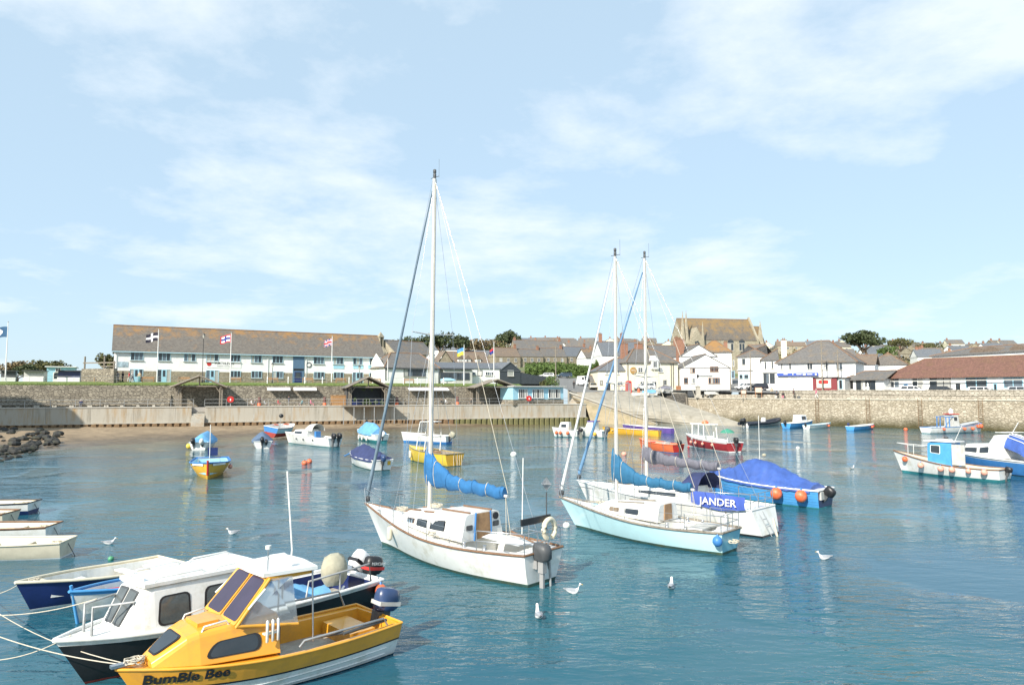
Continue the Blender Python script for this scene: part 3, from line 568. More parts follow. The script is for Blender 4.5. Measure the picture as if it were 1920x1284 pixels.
for px in (217, 502, 574, 716): m = MB(); u = b.uv(px, 690)[0]; m.tube([(u, -.1, 0), (u, -.1, eL - .3)], .05, 6); b.part(m, 'downpipe', FRAMEW)
b.box('sign_board', RENDERW, b.uv(388, 681)[0], b.uv(452, 681)[0], -.05, 0, b.uv(420, 690)[1], b.uv(420, 677)[1])
uc, vc = b.uv(421, 681.5); text_mesh('PORTHLEVEN', .58, BLACK, b.root, (uc, -.058, vc), (R(90), 0, 0), 'sign_lettering', .004, .9, .012)
text_mesh('HOLIDAY COTTAGES', .27, DKGREY, b.root, (uc, -.058, b.uv(421, 686.6)[1]), (R(90), 0, 0), 'sign_lettering', .004, .95)
m = MB(); ux_, vx_ = b.uv(392, 682); m.lathe([(.38, -.02), (.38, .02)], (0, 0, 0), 14); o = b.part(m, 'sign_emblem', RED); o.location = (ux_, -.06, vx_); o.rotation_euler = (R(90), 0, 0)
m = MB(); uc, vc = b.uv(579, 684); n = 20
m.loft([[(math.cos(a * 2 * math.pi / n) * r_, y_, math.sin(a * 2 * math.pi / n) * r_) for a in range(n)] for r_, y_ in ((.5, 0), (.5, -.1), (.36, -.1), (.36, -.04))], caps=False); o = b.part(m, 'ring_sign', BLACK); o.location = (uc, 0, vc)
m = MB(); m.lathe([(.37, 0), (.37, .04)], (0, 0, 0), 16); q = m.build('sign_face', WHITE, o); q.rotation_euler = (R(90), 0, 0)
b.box('picture_board', mat('harbour_picture', (.35, .45, .5), .5, .7, 1.2), b.uv(221, 683)[0], b.uv(240, 683)[0], -.06, 0, b.uv(230, 688)[1], b.uv(230, 678)[1])
# ---- chapel with bellcote, slate-roofed white building, long shed, dormer house
b = Bld('old_chapel', 'stone chapel with a small pointed bellcote behind the long white building', 'chapel', (728, 158), (815, 168), 8.5, 9)
b.walls(zpx(662, 158) - 8.5, STONEC, x0=2.2, gable='x', rh=zpx(638, 162) - 8.5); b.roof(zpx(662, 158) - 8.5, zpx(638, 162) - 8.5, SLATE, x0=2.2, ov=.1)
zt = zpx(619, 158) - 8.5; m = MB(); m.bx(-.2, 2.2, 2.4, 6.6, -1, zt - 5.4)
m.add([(-.2, 2.4, zt - 5.4), (2.2, 2.4, zt - 5.4), (2.2, 6.6, zt - 5.4), (-.2, 6.6, zt - 5.4), (.45, 4, zt - 3.6), (1.6, 4, zt - 3.6), (1.6, 5, zt - 3.6), (.45, 5, zt - 3.6)], [(0, 1, 5, 4), (1, 2, 6, 5), (2, 3, 7, 6), (3, 0, 4, 7)])
m.bx(.45, .75, 4, 5, zt - 3.6, zt - 1.3); m.bx(1.3, 1.6, 4, 5, zt - 3.6, zt - 1.3); m.add([(.3, 3.9, zt - 1.3), (1.75, 3.9, zt - 1.3), (1.75, 5.1, zt - 1.3), (.3, 5.1, zt - 1.3), (1.02, 4.5, zt)], [(0, 1, 4), (1, 2, 4), (2, 3, 4), (3, 0, 4), (3, 2, 1, 0)]); b.part(m, 'bellcote', STONEC)
for u in (.55, 1.25): b.window(u, u + .35, 4.2, 6.6, 1, GRAN, y=2.4, sill=False)
b = Bld('slate_roofed_cafe', 'white single storey building with large window and slate roof by the terrace lawn', 'building', (722, 130), (822, 136), 8.0, 9)
e_ = zpx(688, 130) - 8; b.walls(e_, RENDERW, gable='x', rh=zpx(663, 136) - 8); b.roof(e_, zpx(663, 136) - 8, SLATE, hipL=3., hipR=2.)
b.wpx(757, 691, 798, 706, nl=5, fm=DKGREY); b.wpx(722, 692, 727, 712, nl=1, fm=DKGREY, sill=False); b.box('fascia', DKGREY, -.1, b.W + .1, -.35, -.05, e_ - .32, e_ - .08)
b = Bld('long_white_shed', 'low white shed with blue grey roof and a dark slate gable end', 'shed', (818, 137), (937, 143), 8.0, 9)
e_ = zpx(690, 137) - 8; r_ = zpx(680, 142) - 8; b.walls(e_, RENDERW, gable='x', rh=r_); b.roof(e_, r_, SLATEB, ov=.15, ridge=False)
b.wpx(884, 697, 892, 704, nl=1); b.wpx(910, 697, 926, 704, nl=4); b.wpx(826, 698, 880, 712, nl=7, fm=DKGREY, y=-1.6, sill=False)
m = MB(); u0, u1 = b.uv(826, 697)[0], b.uv(880, 697)[0]; m.bx(u0 - .2, u1 + .2, -1.9, 0, 2.35, 2.5); b.part(m, 'porch_roof', SLATEB); b.box('porch_wall', GREYDECK, u0, u1, -1.55, -1.5, -.5, 2.3)
b = Bld('dark_gabled_boathouse', 'dark slate clad gable building with one pale window', 'building', (937, 143), (976, 146), 7.6, 10)
e_ = zpx(695, 143) - 7.6; r_ = zpx(679, 143) - 7.6; b.walls(e_, CLAD, gable='y', rh=r_); b.roof(e_, r_, SLATEB, 'y', ov=.1, ridge=False); b.wpx(952, 694, 963, 705, nl=1)
m = MB(); m.add([(b.W, .1, -1), (b.W + 7.5, .1, -1), (b.W + 7.5, .1, 1.6), (b.W + 3, .1, 2.0), (b.W, .1, e_ - .2)], [(0, 1, 2, 3, 4)]); m.add([(b.W, .4, -1), (b.W + 7.5, .4, -1), (b.W + 7.5, .4, 1.6), (b.W + 3, .4, 2.0), (b.W, .4, e_ - .2)], [(4, 3, 2, 1, 0)]); m.add([(b.W + 7.5, .1, 1.6), (b.W + 7.5, .4, 1.6), (b.W + 3, .4, 2.), (b.W + 3, .1, 2.), (b.W, .1, e_ - .2), (b.W, .4, e_ - .2)], [(0, 1, 2, 3), (3, 2, 5, 4)]); b.part(m, 'swept_wall', CLAD)
b = Bld('dormer_house', 'brown roofed stone house with three white gabled dormers', 'house', (845, 190), (918, 194), 8.5, 9)
e_ = zpx(680, 190) - 8.5; r_ = zpx(660, 194) - 8.5; b.walls(e_, STONEB, gable='x', rh=r_); b.roof(e_, r_, roof_mat('brown_slate', (.17, .13, .1), (.22, .17, .13), (.25, .17, .09), .5))
for px in (864, 878, 897):
    u = b.uv(px, 676)[0]; d = b.box('dormer', RENDERW, u - .8, u + .8, .3, 3, e_ - .3, e_ + 1.2); m = MB(); m.add([(u - 1, .1, e_ + 1.1), (u + 1, .1, e_ + 1.1), (u, .1, e_ + 2.3), (u - 1, 4, e_ + 1.1), (u + 1, 4, e_ + 1.1), (u, 4, e_ + 2.3)], [(0, 1, 2), (1, 4, 5, 2), (4, 3, 5), (3, 0, 2, 5)]); b.part(m, 'dormer_roof', MATS['brown_slate'], d, uvs=True)
    b.window(u - .5, u + .5, e_, e_ + 1.0, 2, FRAMEW, y=.28, sill=False)
m = MB(); b2 = b; m.add([(-4, -2, -1), (0, -2, -1), (0, -2, e_), (-2, -2, r_ - .2), (-4, -2, e_), (-4, 5, -1), (0, 5, -1), (0, 5, e_), (-2, 5, r_ - .2), (-4, 5, e_)], [(0, 1, 2, 3, 4), (1, 6, 7, 2), (5, 0, 4, 9)]); b.part(m, 'gable_wing', STONEB)
m = MB(); m.add([(-4.3, -2.2, e_ - .2), (-2, -2.2, r_), (-2, 5, r_), (-4.3, 5, e_ - .2), (.3, -2.2, e_ - .2), (.3, 5, e_ - .2)], [(0, 1, 2, 3), (1, 4, 5, 2)]); b.part(m, 'wing_roof', MATS['brown_slate'], uvs=True)
# ---- terraced cottages
cott = [(930, 975, 'stone terraced cottage with brown roof at the end nearest the boathouse'), (976, 1018, 'stone terraced cottage with mossy grey roof in the middle of the row'), (1019, 1062, 'stone terraced cottage with bushes before its door'), (1063, 1106, 'stone terraced cottage with dark blue slate roof at the far end of the row')]
for i, (x0, x1, lb) in enumerate(cott):
    Y = 252 + i * 5; b = Bld('terraced_cottage', lb, 'house', (x0, Y), (x1 + .8, Y + 4), 13.5, 8, 'row of terraced cottages')
    e_ = zpx(668, Y) - 13.5; r_ = zpx((652, 655, 653, 650)[i], Y + 4) - 13.5; b.walls(e_, STONEB, gable='x', rh=r_); b.roof(e_, r_, (MATS['brown_slate'], SLATE, SLATE, SLATEB)[i], ov=.1)
    for q in (.2, .5, .8):
        b.window(b.W * q - .5, b.W * q + .5, e_ - 1.9, e_ - .6, 2, FRAMEW)
        if q != .5: b.window(b.W * q - .5, b.W * q + .5, .9, 2.3, 2, FRAMEW)
    b.door(b.W * .5 - .45, b.W * .5 + .45, 2.1, (NAVY, DOORBLUE, RED, WHITE)[i]); b.chimney(b.W - .5, 4, r_ - .6, r_ + 1.3)
b = Bld('stone_villa', 'long hipped grey roofed house above the terraced cottages', 'house', (968, 285), (1060, 292), 17, 9); e_ = zpx(655, 285) - 17
b.walls(e_, STONEB, gable='x', rh=zpx(638, 290) - 17); b.roof(e_, zpx(638, 290) - 17, SLATE, ov=.2); b.chimney(.8, 4.5, e_ + 2, e_ + 5.2); b.chimney(b.W - .8, 4.5, e_ + 2, e_ + 5.2)
for q in (.15, .35, .6, .8): b.window(b.W * q, b.W * q + 1.1, e_ - 2, e_ - .5, 2)
# ---- cream inn by the slip
b = Bld('cream_inn', 'cream rendered two storey inn with hipped slate roof and round hanging sign', 'building', (1176, 143), (1271, 146), 5.6, 9)
e_ = b.uv(1180, 678)[1]; r_ = zpx(655, 148) - 5.6
b.walls(e_, CREAM); b.roof(e_, r_, SLATE, ov=.4, hipL=3.6, hipR=3.6)
b.wpx(1196, 689, 1205, 698, nl=2, bar=.5); b.wpx(1235, 689, 1243, 698, nl=2, bar=.5); b.wpx(1200, 715, 1217, 720, nl=4); b.wpx(1222, 715, 1231, 727, nl=2); b.wpx(1243, 712, 1250, 722, nl=2, fm=GREYDECK)
u, v = b.uv(1226, 681); m = MB(); m.bx(u - .8, u + .8, -.5, 2, v - 1.2, v + .6); m.add([(u - 1, -.6, v + .5), (u + 1, -.6, v + .5), (u, -.6, v + 1.6), (u, 3, v + 1.6), (u - 1, 3, v + .5), (u + 1, 3, v + .5)], [(0, 1, 2), (1, 5, 3, 2), (0, 2, 3, 4)]); d = b.part(m, 'dormer', FRAMEW); b.window(u - .45, u + .45, v - .9, v + .4, 2, FRAMEW, y=-.5, sill=False)
for px in (1258, 1262, 1177): u = b.uv(px, 700)[0]; m = MB(); m.tube([(u, -.1, 0), (u, -.1, e_ - .2)], .06, 6); b.part(m, 'downpipe', BLACK)
m = MB(); m.lathe([(.72, -.05), (.72, .05)], (0, 0, 0), 24); o = b.part(m, 'round_sign', mat('bronze_sign', (.4, .24, .08), .5, .15)); u, v = b.uv(1187, 694.5); o.location = (u, -.15, v); o.rotation_euler = (R(90), 0, 0)
text_mesh('KOTA', .36, WHITE, b.root, (u, -.21, v), (R(90), 0, 0), 'sign_lettering', .004, 1)
b.chimney(b.W * .12, 4.5, e_ + .8, r_ + 1.2, 1.4, .8); b.chimney(b.W * .42, 4.8, e_ + 1.8, r_ + 1.2, 1.6, .8)
b = Bld('cream_inn_wing', 'lower cream wing with dark slate roof joined to the inn', 'building', (1121, 143.5), (1176, 144), 5.6, 8)
e_ = b.uv(1130, 694)[1]; r_ = zpx(673, 148) - 5.6; b.walls(e_, CREAM); b.roof(e_, r_, SLATEB, ov=.3, hipL=4.5)
b.wpx(1135, 695, 1140, 702, nl=2); b.wpx(1158, 695, 1161, 702, nl=1); u0 = b.uv(1136, 712)[0]; b.door(u0, u0 + .9, 2.3, BLACK); b.wpx(1125, 713, 1130, 721, nl=1, fm=BLACK); b.wpx(1158, 715, 1170, 722, nl=4)
b = Bld('stone_lean_to', 'small grey store with slate roof beside the parked car', 'shed', (1108, 147), (1121, 147), 5.8, 5); b.walls(2.3, STONEB); b.roof(2.3, 3.5, SLATE, ov=.2)
# ---- white buildings right of the inn
b = Bld('tall_white_gable_house', 'tall white gabled house with brick chimney behind the white cafe', 'house', (1275, 156), (1345, 157), 5.6, 12)
r_ = zpx(646, 156) - 5.6; e_ = zpx(668, 156) - 5.6; b.walls(e_, RENDERW, gable='y', rh=r_); b.roof(e_, r_, SLATE, 'y', ov=.15); b.chimney(.4, 1., e_ - 1, r_ + 1.2, 1.5, 1., BRICK); b.chimney(2.2, 5., e_, r_ + 1.4, 1.3, .9, BRICK)
b = Bld('white_gabled_cafe', 'white gable fronted cafe with brown windows beside the lamp plinth', 'building', (1277, 145), (1369, 145), 5.3, 10)
r_ = zpx(665, 145) - 5.3; e_ = zpx(690, 145) - 5.3; b.walls(e_, RENDERW, gable='y', rh=r_); b.roof(e_, r_, SLATE, 'y', ov=.12)
b.wpx(1294, 689, 1303, 699, nl=2, fm=FRAMEBR); b.wpx(1331, 687, 1347, 697, nl=5, fm=FRAMEBR); b.wpx(1282, 708, 1290, 719, nl=1, fm=FRAMEBR); b.wpx(1296, 708, 1303, 719, nl=2); b.wpx(1328, 708, 1350, 719, nl=5, fm=FRAMEBR)
b.box('fascia', GREYDECK, b.uv(1306, 705)[0], b.uv(1335, 705)[0], -.3, 0, b.uv(1310, 704.6)[1], b.uv(1310, 703)[1]); b.box('orange_gate', FRAMEBR, -1.1, -.1, 0, .1, -.5, 1.9)
b = Bld('white_corner_house', 'white rendered corner house with hipped slate roof and blue shopfront', 'house', (1366, 152), (1438, 148), 5.3, 12)
e_ = zpx(668, 149) - 5.3; b.walls(e_, RENDERW, x0=2.); b.roof(e_, zpx(647, 154) - 5.3, SLATE, x0=2., hipL=5, hipR=5)
b.wpx(1391, 672, 1398, 684, nl=1, fm=GREYDECK); b.wpx(1374, 675, 1377, 687, nl=1); b.wpx(1386, 702, 1393, 710, nl=1, fm=LTBLUE); b.wpx(1395, 702, 1404, 710, nl=1, fm=LTBLUE); b.box('shop_cornice', GREYDECK, b.uv(1382, 694)[0], b.uv(1412, 694)[0], -.35, 0, b.uv(1400, 694.5)[1], b.uv(1400, 692.5)[1]); b.wpx(1371, 695, 1378, 709, nl=1, fm=LTBLUE)
b = Bld('narrow_white_shop', 'narrow white shop with grey shopfront between the corner house and the big white building', 'shop', (1428, 145), (1458, 144), 5.2, 12)
e_ = zpx(675, 145) - 5.2; b.walls(e_, RENDERW); b.roof(e_, zpx(655, 150) - 5.2, SLATE, hipL=3.5); b.wpx(1433, 678, 1437, 692, nl=1, fm=GREYDECK); b.wpx(1446, 677, 1450, 691, nl=1, fm=GREYDECK); b.wpx(1431, 700, 1442, 719, nl=2, fm=DKGREY, sill=False); b.wpx(1443, 700, 1453, 719, nl=2, fm=DKGREY, sill=False)
b.box('shop_fascia', GREYDECK, b.uv(1429, 697)[0], b.uv(1456, 697)[0], -.25, 0, b.uv(1440, 699)[1], b.uv(1440, 695)[1]); b.chimney(b.W + 1.5, 4, e_ + .5, e_ + 4.3, 1.1, .9, CREAM)
b = Bld('big_white_house', 'large white two storey building with broad hipped roof and blue shop sign', 'building', (1458, 141), (1604, 133), 5.1, 12)
e_ = b.uv(1460, 679)[1]; b.walls(e_, RENDERW); b.roof(e_, zpx(641, 143) - 5.1, SLATE, ov=.5, hipL=6.5, hipR=5.5)
for x0, x1 in ((1464, 1468), (1479, 1484), (1513, 1524), (1543, 1553), (1567, 1580)): b.wpx(x0, 680, x1, 693, nl=2 if x1 - x0 > 6 else 1)
b.box('shop_sign', mat('royal_blue_sign', (.04, .09, .4), .5, .1), b.uv(1458, 701)[0], b.uv(1535, 701)[0], -.5, -.1, b.uv(1500, 704.5)[1], b.uv(1500, 699)[1])
sg = [(1470, 1478, .07), (1487, 1488.5, .16), (1494, 1504, .07), (1506, 1512, .16), (1514, 1524, .07), (1529, 1532, .2)]
for x0, x1, hh in sg: u0, v = b.uv(x0, 701.7); u1 = b.uv(x1, 701.7)[0]; m = MB(); m.panel((u0, -.5, v - hh), (u1, -.5, v - hh), (u1, -.5, v + hh), (u0, -.5, v + hh), .02, 0, .4); b.part(m, 'sign_mark', WHITE)
b.wpx(1460, 706, 1480, 725, nl=1, fm=WHITE, glass=BLINDW, sill=False); b.wpx(1482, 708, 1496, 728, nl=1, fm=GREYDECK, glass=BLINDW, sill=False)
b = Bld('red_kiosk', 'dark red wooden kiosk with a pale picture panel behind the parapet wall', 'kiosk', (1523, 133), (1568, 130.5), 4.9, 3)
e_ = b.uv(1530, 708)[1]; b.walls(e_, mat('maroon_boards', (.2, .03, .035), .6, .2, 4.)); b.box('roof', DKGREY, -.2, b.W + .2, -.3, 3.2, e_, e_ + .12)
b.box('picture_panel', mat('pale_sign_panel', (.72, .72, .6), .5, .15, 2.), b.uv(1531, 712)[0], b.uv(1558, 712)[0], -.06, 0, b.uv(1540, 727)[1], b.uv(1540, 711)[1]); u, v = b.uv(1544, 716); m = MB(); m.panel((u - .9, -.07, v - .35), (u + .9, -.07, v - .35), (u + .9, -.07, v + .35), (u - .9, -.07, v + .35), .02, 0, .4); b.part(m, 'sign_emblem', RED)
b.box('sign_strip', BLINDW, b.uv(1529, 709)[0], b.uv(1560, 709)[0], -.05, 0, b.uv(1540, 710)[1], b.uv(1540, 708.8)[1])
b = Bld('pale_blue_booth', 'pale blue ticket booth with an open hatch beside the red kiosk', 'kiosk', (1568, 131), (1583, 130), 4.9, 3); e_ = b.uv(1570, 709)[1]; b.walls(e_, GREYDECK); b.box('roof', SLATE, -.15, b.W + .15, -.3, 3, e_, e_ + .12); b.wpx(1573, 712, 1580, 729, nl=1, fm=LTBLUE, glass=BLACK, sill=False)
b = Bld('low_slate_shop', 'low shop with grey slate roof and white cut-out figures in its window', 'shop', (1584, 133), (1656, 127), 4.9, 7)
e_ = b.uv(1590, 711)[1]; b.walls(e_, WHITE); b.roof(e_, zpx(697, 133) - 4.9, SLATE, ov=.6, hipL=2.); b.wpx(1588, 713, 1601, 730, nl=1, fm=WHITE, glass=BLACK, sill=False); b.wpx(1605, 711, 1642, 731, nl=4, fm=DKGREY, sill=False)
for px in (1621, 1628): u, v = b.uv(px, 723); m = MB(); m.lathe([(.28, 0), (.3, .5), (.12, .9), (.2, 1.1), (.02, 1.4)], (0, 0, 0), 10); o = b.part(m, 'cut_out_figure', WHITE); o.location = (u, -.2, v - .8); o.scale = (1, .15, 1)
b = Bld('white_villa_behind_shops', 'white house with lichen covered hipped roof behind the low shops', 'house', (1628, 160), (1700, 156), 6, 9); e_ = zpx(683, 158) - 6; b.walls(e_, RENDERW); b.roof(e_, zpx(662, 162) - 6, SLATEL, hipL=4, hipR=4)
b = Bld('brown_roofed_store', 'brown slate roofed store between the big white building and the villa', 'building', (1604, 150), (1640, 148), 6, 9); e_ = zpx(683, 150) - 6; b.walls(e_, RENDERW); b.roof(e_, zpx(667, 154) - 6, MATS['brown_slate'], ov=.3)
# ---- red tiled shops
b = Bld('red_tiled_shops', 'long white row of shops under one red clay tile roof', 'shops', (1658, 129.5), (2010, 105), 4.95, 11)
e_ = b.uv(1665, 706)[1]; b.walls(e_, RENDERW); b.roof(e_, zpx(677, 134, 1700) - 4.95, TILE, ov=.7, hipL=4.5)
for x0, x1, y0, nl, fm in ((1667, 1687, 709, 2, WHITE), (1710, 1732, 709, 2, WHITE), (1743, 1783, 707, 3, DKGREY), (1810, 1852, 708, 2, LTBLUE), (1881, 1919, 708, 2, LTBLUE), (1930, 1960, 708, 2, WHITE)):
    b.wpx(x0, y0, x1, 727, nl=nl, fm=fm, fw=.1, sill=False)
for x0, x1, mt_ in ((1694, 1702, DOORBLUE), (1792, 1800, BLACK), (1862, 1870, LTBLUE)): u0, u1 = b.uv(x0, 715)[0], b.uv(x1, 715)[0]; b.door(u0, u1, 2.4, mt_)
b.box('fascia', GREYDECK, -.2, b.W, -.72, -.6, e_ - .95, e_ - .8)
b = Bld('dark_roofed_hall', 'long dark slate roofed hall with small eyebrow dormers behind the tiled shops', 'building', (1748, 146), (2030, 118), 6, 10); e_ = zpx(668, 146) - 6; r_ = zpx(657, 150, 1800) - 6
b.walls(e_, RENDERW); b.roof(e_, r_, SLATE, hipL=5)
for px in (1827, 1853, 1904):
    u = b.uv(px, 660)[0]; m = MB(); n = 9; m.loft([[(u + 1.6 * math.cos(math.pi * i / (n - 1)), y_, e_ + .3 + (1.0 * math.sin(math.pi * i / (n - 1)))) for i in range(n)] for y_ in (.6, 4)], caps=True); b.part(m, 'eyebrow_dormer', MATS['brown_slate'], uvs=True)
# ---- church
b = Bld('parish_church', 'tall stone church with lichen slate roof and twin spired turrets', 'church', (1283, 222), (1420, 226), 9, 11)
e_ = zpx(637, 223) - 9; r_ = zpx(598, 228) - 9; b.walls(e_, STONEC, gable='x', rh=r_); b.roof(e_, r_, CHURCHR, ov=.1)
for px in (1370, 1391):
    u, v = b.uv(px, 650); w_ = b.window(u - 1.1, u + 1.1, v - 1.4, v + 1.2, 2, GRAN, y=-.03, sill=True, fw=.2); m = MB(); n = 9; m.add([(u + 1.1 * math.cos(math.pi * i / (n - 1)), -.09, v + 1.2 + 1.3 * math.sin(math.pi * i / (n - 1))) for i in range(n)], [tuple(range(n))[::-1]]); b.part(m, 'pointed_arch', GLASS, w_)
def pinn(u, y, z0, z1, r=.55, nm='pinnacle'): m = MB(); m.lathe([(r, z0), (r, z0 + (z1 - z0) * .55), (r * 1.25, z0 + (z1 - z0) * .57), (r * .9, z0 + (z1 - z0) * .62), (.05, z1)], (u, y, 0), 6, sm=False); return b.part(m, nm, STONEC)
zt = zpx(582, 220) - 9
for px, y in ((1277, -1.2), (1285, -.6)): u = b.uv(px, 600)[0]; pinn(u, y, -2, zt + .4 * (y + 1), 1.0, 'turret')
u = b.uv(1314.5, 630)[0]; pinn(u, -1.3, -1, zpx(603, 222) - 9, .75, 'turret')
ug = b.uv(1302, 640)[0]; hw = 2.3; zg = zpx(613, 220) - 9; m = MB(); m.add([(ug - hw, -2, -2), (ug + hw, -2, -2), (ug + hw, -2, zg - 4.5), (ug, -2, zg), (ug - hw, -2, zg - 4.5), (ug - hw, 4, -2), (ug + hw, 4, -2), (ug + hw, 4, zg - 4.5), (ug, 4, zg), (ug - hw, 4, zg - 4.5)], [(0, 1, 2, 3, 4), (1, 6, 7, 2), (5, 0, 4, 9), (2, 7, 8, 3), (9, 4, 3, 8)]); b.part(m, 'transept_gable', STONEC)
m = MB()
for a in range(5): m.lathe([(.32, 0), (.32, .06)], (.55 * math.cos(a * 1.257), .55 * math.sin(a * 1.257), 0), 10)
o = b.part(m, 'rose_window', GLASS); o.location = (ug, -2.02, zg - 5.2); o.rotation_euler = (R(90), 0, 0)
xe = b.W; m = MB(); m.bx(xe, xe + .6, -.4, 11.4, -2, e_ + .5); m.add([(xe, -.4, e_ + .5), (xe + .6, -.4, e_ + .5), (xe + .6, 5.5, r_ + 1), (xe, 5.5, r_ + 1), (xe, 11.4, e_ + .5), (xe + .6, 11.4, e_ + .5)], [(0, 1, 2, 3), (3, 2, 5, 4), (1, 5, 2), (0, 3, 4)]); b.part(m, 'coped_gable', STONEC)
pinn(xe + 3, 3, -2, r_ - .4, 1.5, 'east_turret'); m = MB(); m.add([(xe + .6, 2, e_ - 3), (xe + 5, 2, e_ - 3), (xe + 5, 9, e_ - 3), (xe + .6, 9, e_ - 3), (xe + .6, 5.5, r_ - 2), (xe + 4, 5.5, r_ - 2)], [(0, 1, 5, 4), (2, 3, 4, 5), (1, 2, 5)]); b.part(m, 'chancel_roof', CHURCHR, uvs=True); b.box('chancel_wall', STONEC, xe + .6, xe + 5, 2.2, 8.8, -2, e_ - 3)
b = Bld('lichen_roofed_house', 'white house with orange lichen roof in front of the church', 'house', (1310, 175), (1372, 173), 7, 8); e_ = zpx(660, 175) - 7; b.walls(e_, RENDERW); b.roof(e_, zpx(640, 178) - 7, SLATEL, hipL=3.5, hipR=3.5); b.wpx(1342, 662, 1345, 668, nl=1); b.chimney(b.W * .85, 4, e_ - .5, e_ + 2.6)
b = Bld('brown_gable_house', 'slate roofed house between the inn and the tall gable', 'house', (1232, 168), (1290, 170), 7, 9); e_ = zpx(668, 168) - 7; b.walls(e_, STONEB, gable='x', rh=zpx(648, 172) - 7); b.roof(e_, zpx(648, 172) - 7, SLATE); b.chimney(b.W - .6, 4.5, e_ + 1, e_ + 5, 1.4, .9)
b = Bld('slate_house_behind_inn', 'dark roofed house behind the inn wing', 'house', (1130, 190), (1205, 192), 9, 9); e_ = zpx(665, 190) - 9; b.walls(e_, RENDERW, gable='x', rh=zpx(641, 194) - 9); b.roof(e_, zpx(641, 194) - 9, SLATEB); b.chimney(b.W * .62, 4.5, e_ + 3, e_ + 6.2); b.chimney(.8, 4.5, e_ + 3, e_ + 6)
b = Bld('pale_cottage', 'pale blue cottage with lichen roof behind the green bank', 'house', (1100, 225), (1150, 228), 11, 8); e_ = zpx(670, 225) - 11; b.walls(e_, RENDERW, gable='x', rh=zpx(655, 229) - 11); b.roof(e_, zpx(655, 229) - 11, SLATEL); b.wpx(1112, 672, 1118, 680, nl=2); b.wpx(1130, 672, 1136, 680, nl=2)
# ---- promenade kiosk
b = Bld('blue_window_kiosk', 'flat roofed pale blue kiosk with rows of windows on a stone base', 'kiosk', (962, 124.6), (1056, 131.5), WALK, 4)
b.walls(3.3, LTBLUE, z0=1.0); b.box('stone_base', STONEL, 0, b.W, -.08, 4, 0, 1.0); b.box('flat_roof', GREYDECK, -.3, b.W + .3, -.6, 4.2, 3.3, 3.5)
for x0, x1 in ((972, 989), (998, 1019), (1028, 1050)): b.window(b.uv(x0, 740)[0], b.uv(x1, 740)[0], 1.25, 2.9, 5, FRAMEW, y=-.02)
# ---- left end small buildings
b = Bld('blue_beach_hut', 'pale blue flat roofed hut at the end of the terrace', 'hut', (88, 122), (140, 124), 7.3, 6); b.walls(3., LTBLUE); b.box('roof', FRAMEW, -.3, b.W + .3, -.4, 6.3, 3., 3.15); b.wpx(104, 690, 114, 697, nl=2); u0 = b.uv(99, 712)[0]; b.door(u0, u0 + .9, 2.1, FRAMEW)
for x0, x1, lb, mt_ in ((2, 30, 'dark kiosk with pale counter beside the flagpole', DKGREY), (44, 82, 'grey kiosk with white counter near the blue hut', GREYDECK), (108, 150, 'dark blue trading stall in front of the blue hut', NAVY)):
    b = Bld('market_kiosk', lb, 'kiosk', (x0, 112), (x1, 113), 7.3, 2.5); b.walls(1.0, FRAMEW, z0=-.3); b.walls(2.0, mt_, y0=.4, name='back_wall'); b.box('roof', DKGREY, -.15, b.W + .15, -.3, 2.7, 2.0, 2.12)
b = Bld('stone_yard_wall', 'rubble stone yard wall with timber frame above beside the white building', 'wall', (153, 112), (214, 110), 7.3, .6); b.walls(zpx(691, 111) - 7.3, STONEL); e_ = zpx(691, 111) - 7.3
for px in (156, 193, 211): u = b.uv(px, 680)[0]; m = MB(); m.bx(u - .08, u + .08, .2, .4, e_, e_ + (2.0 if px != 211 else 1.2)); b.part(m, 'post', OLDWOOD)
m = MB(); m.bx(0, b.W - .1, .2, .34, e_ + .85, e_ + 1.05); m.bx(b.W * .55, b.W - .1, .2, .34, e_ + .3, e_ + .45); b.part(m, 'rail', OLDWOOD)
# off-frame: the tall institute building at the harbour mouth whose shadow falls on the left end of the walls
b = Bld('institute_building', 'tall stone institute building standing beyond the left end of the walls', 'building', (-897, 70), (-526, 70), 2, 6)
b.walls(22, STONEB, gable='y', rh=26, z0=-4); b.roof(22, 26, SLATE, 'y', ov=.1)
for q in (4, 10, 16):
    for z in (4, 9, 14): b.window(q - .8, q + .8, z, z + 2.4, 2)
# ---- hillside houses
hm = [RENDERW, CREAM, STONEB, STONEC]; hr = [SLATE, SLATEB, MATS['brown_slate'], SLATEL]
spots = [(985, 640, 430), (1008, 637, 440), (1035, 641, 450), (1060, 638, 430), (1076, 641, 460), (1098, 640, 440), (1118, 643, 450), (1140, 646, 420), (1160, 640, 470), (1185, 645, 430), (880, 648, 330), (862, 650, 340), (835, 654, 320), (1440, 648, 430), (1465, 652, 400), (1500, 645, 450), (1530, 640, 470), (1580, 645, 430), (1715, 641, 440), (1745, 640, 460), (1770, 636, 500), (1795, 640, 450), (1825, 637, 480), (1850, 638, 470), (1890, 640, 440), (1665, 646, 400), (1220, 648, 400), (1250, 650, 380), (900, 668, 270), (1085, 655, 340), (1120, 660, 300), (1700, 655, 330), (1650, 658, 300)]
rnd = random.Random(3)
spots += [(rnd.uniform(935, 1265), 0, rnd.uniform(300, 455)) for _ in range(30)] + [(rnd.uniform(1425, 1960), 0, rnd.uniform(250, 430)) for _ in range(16)]
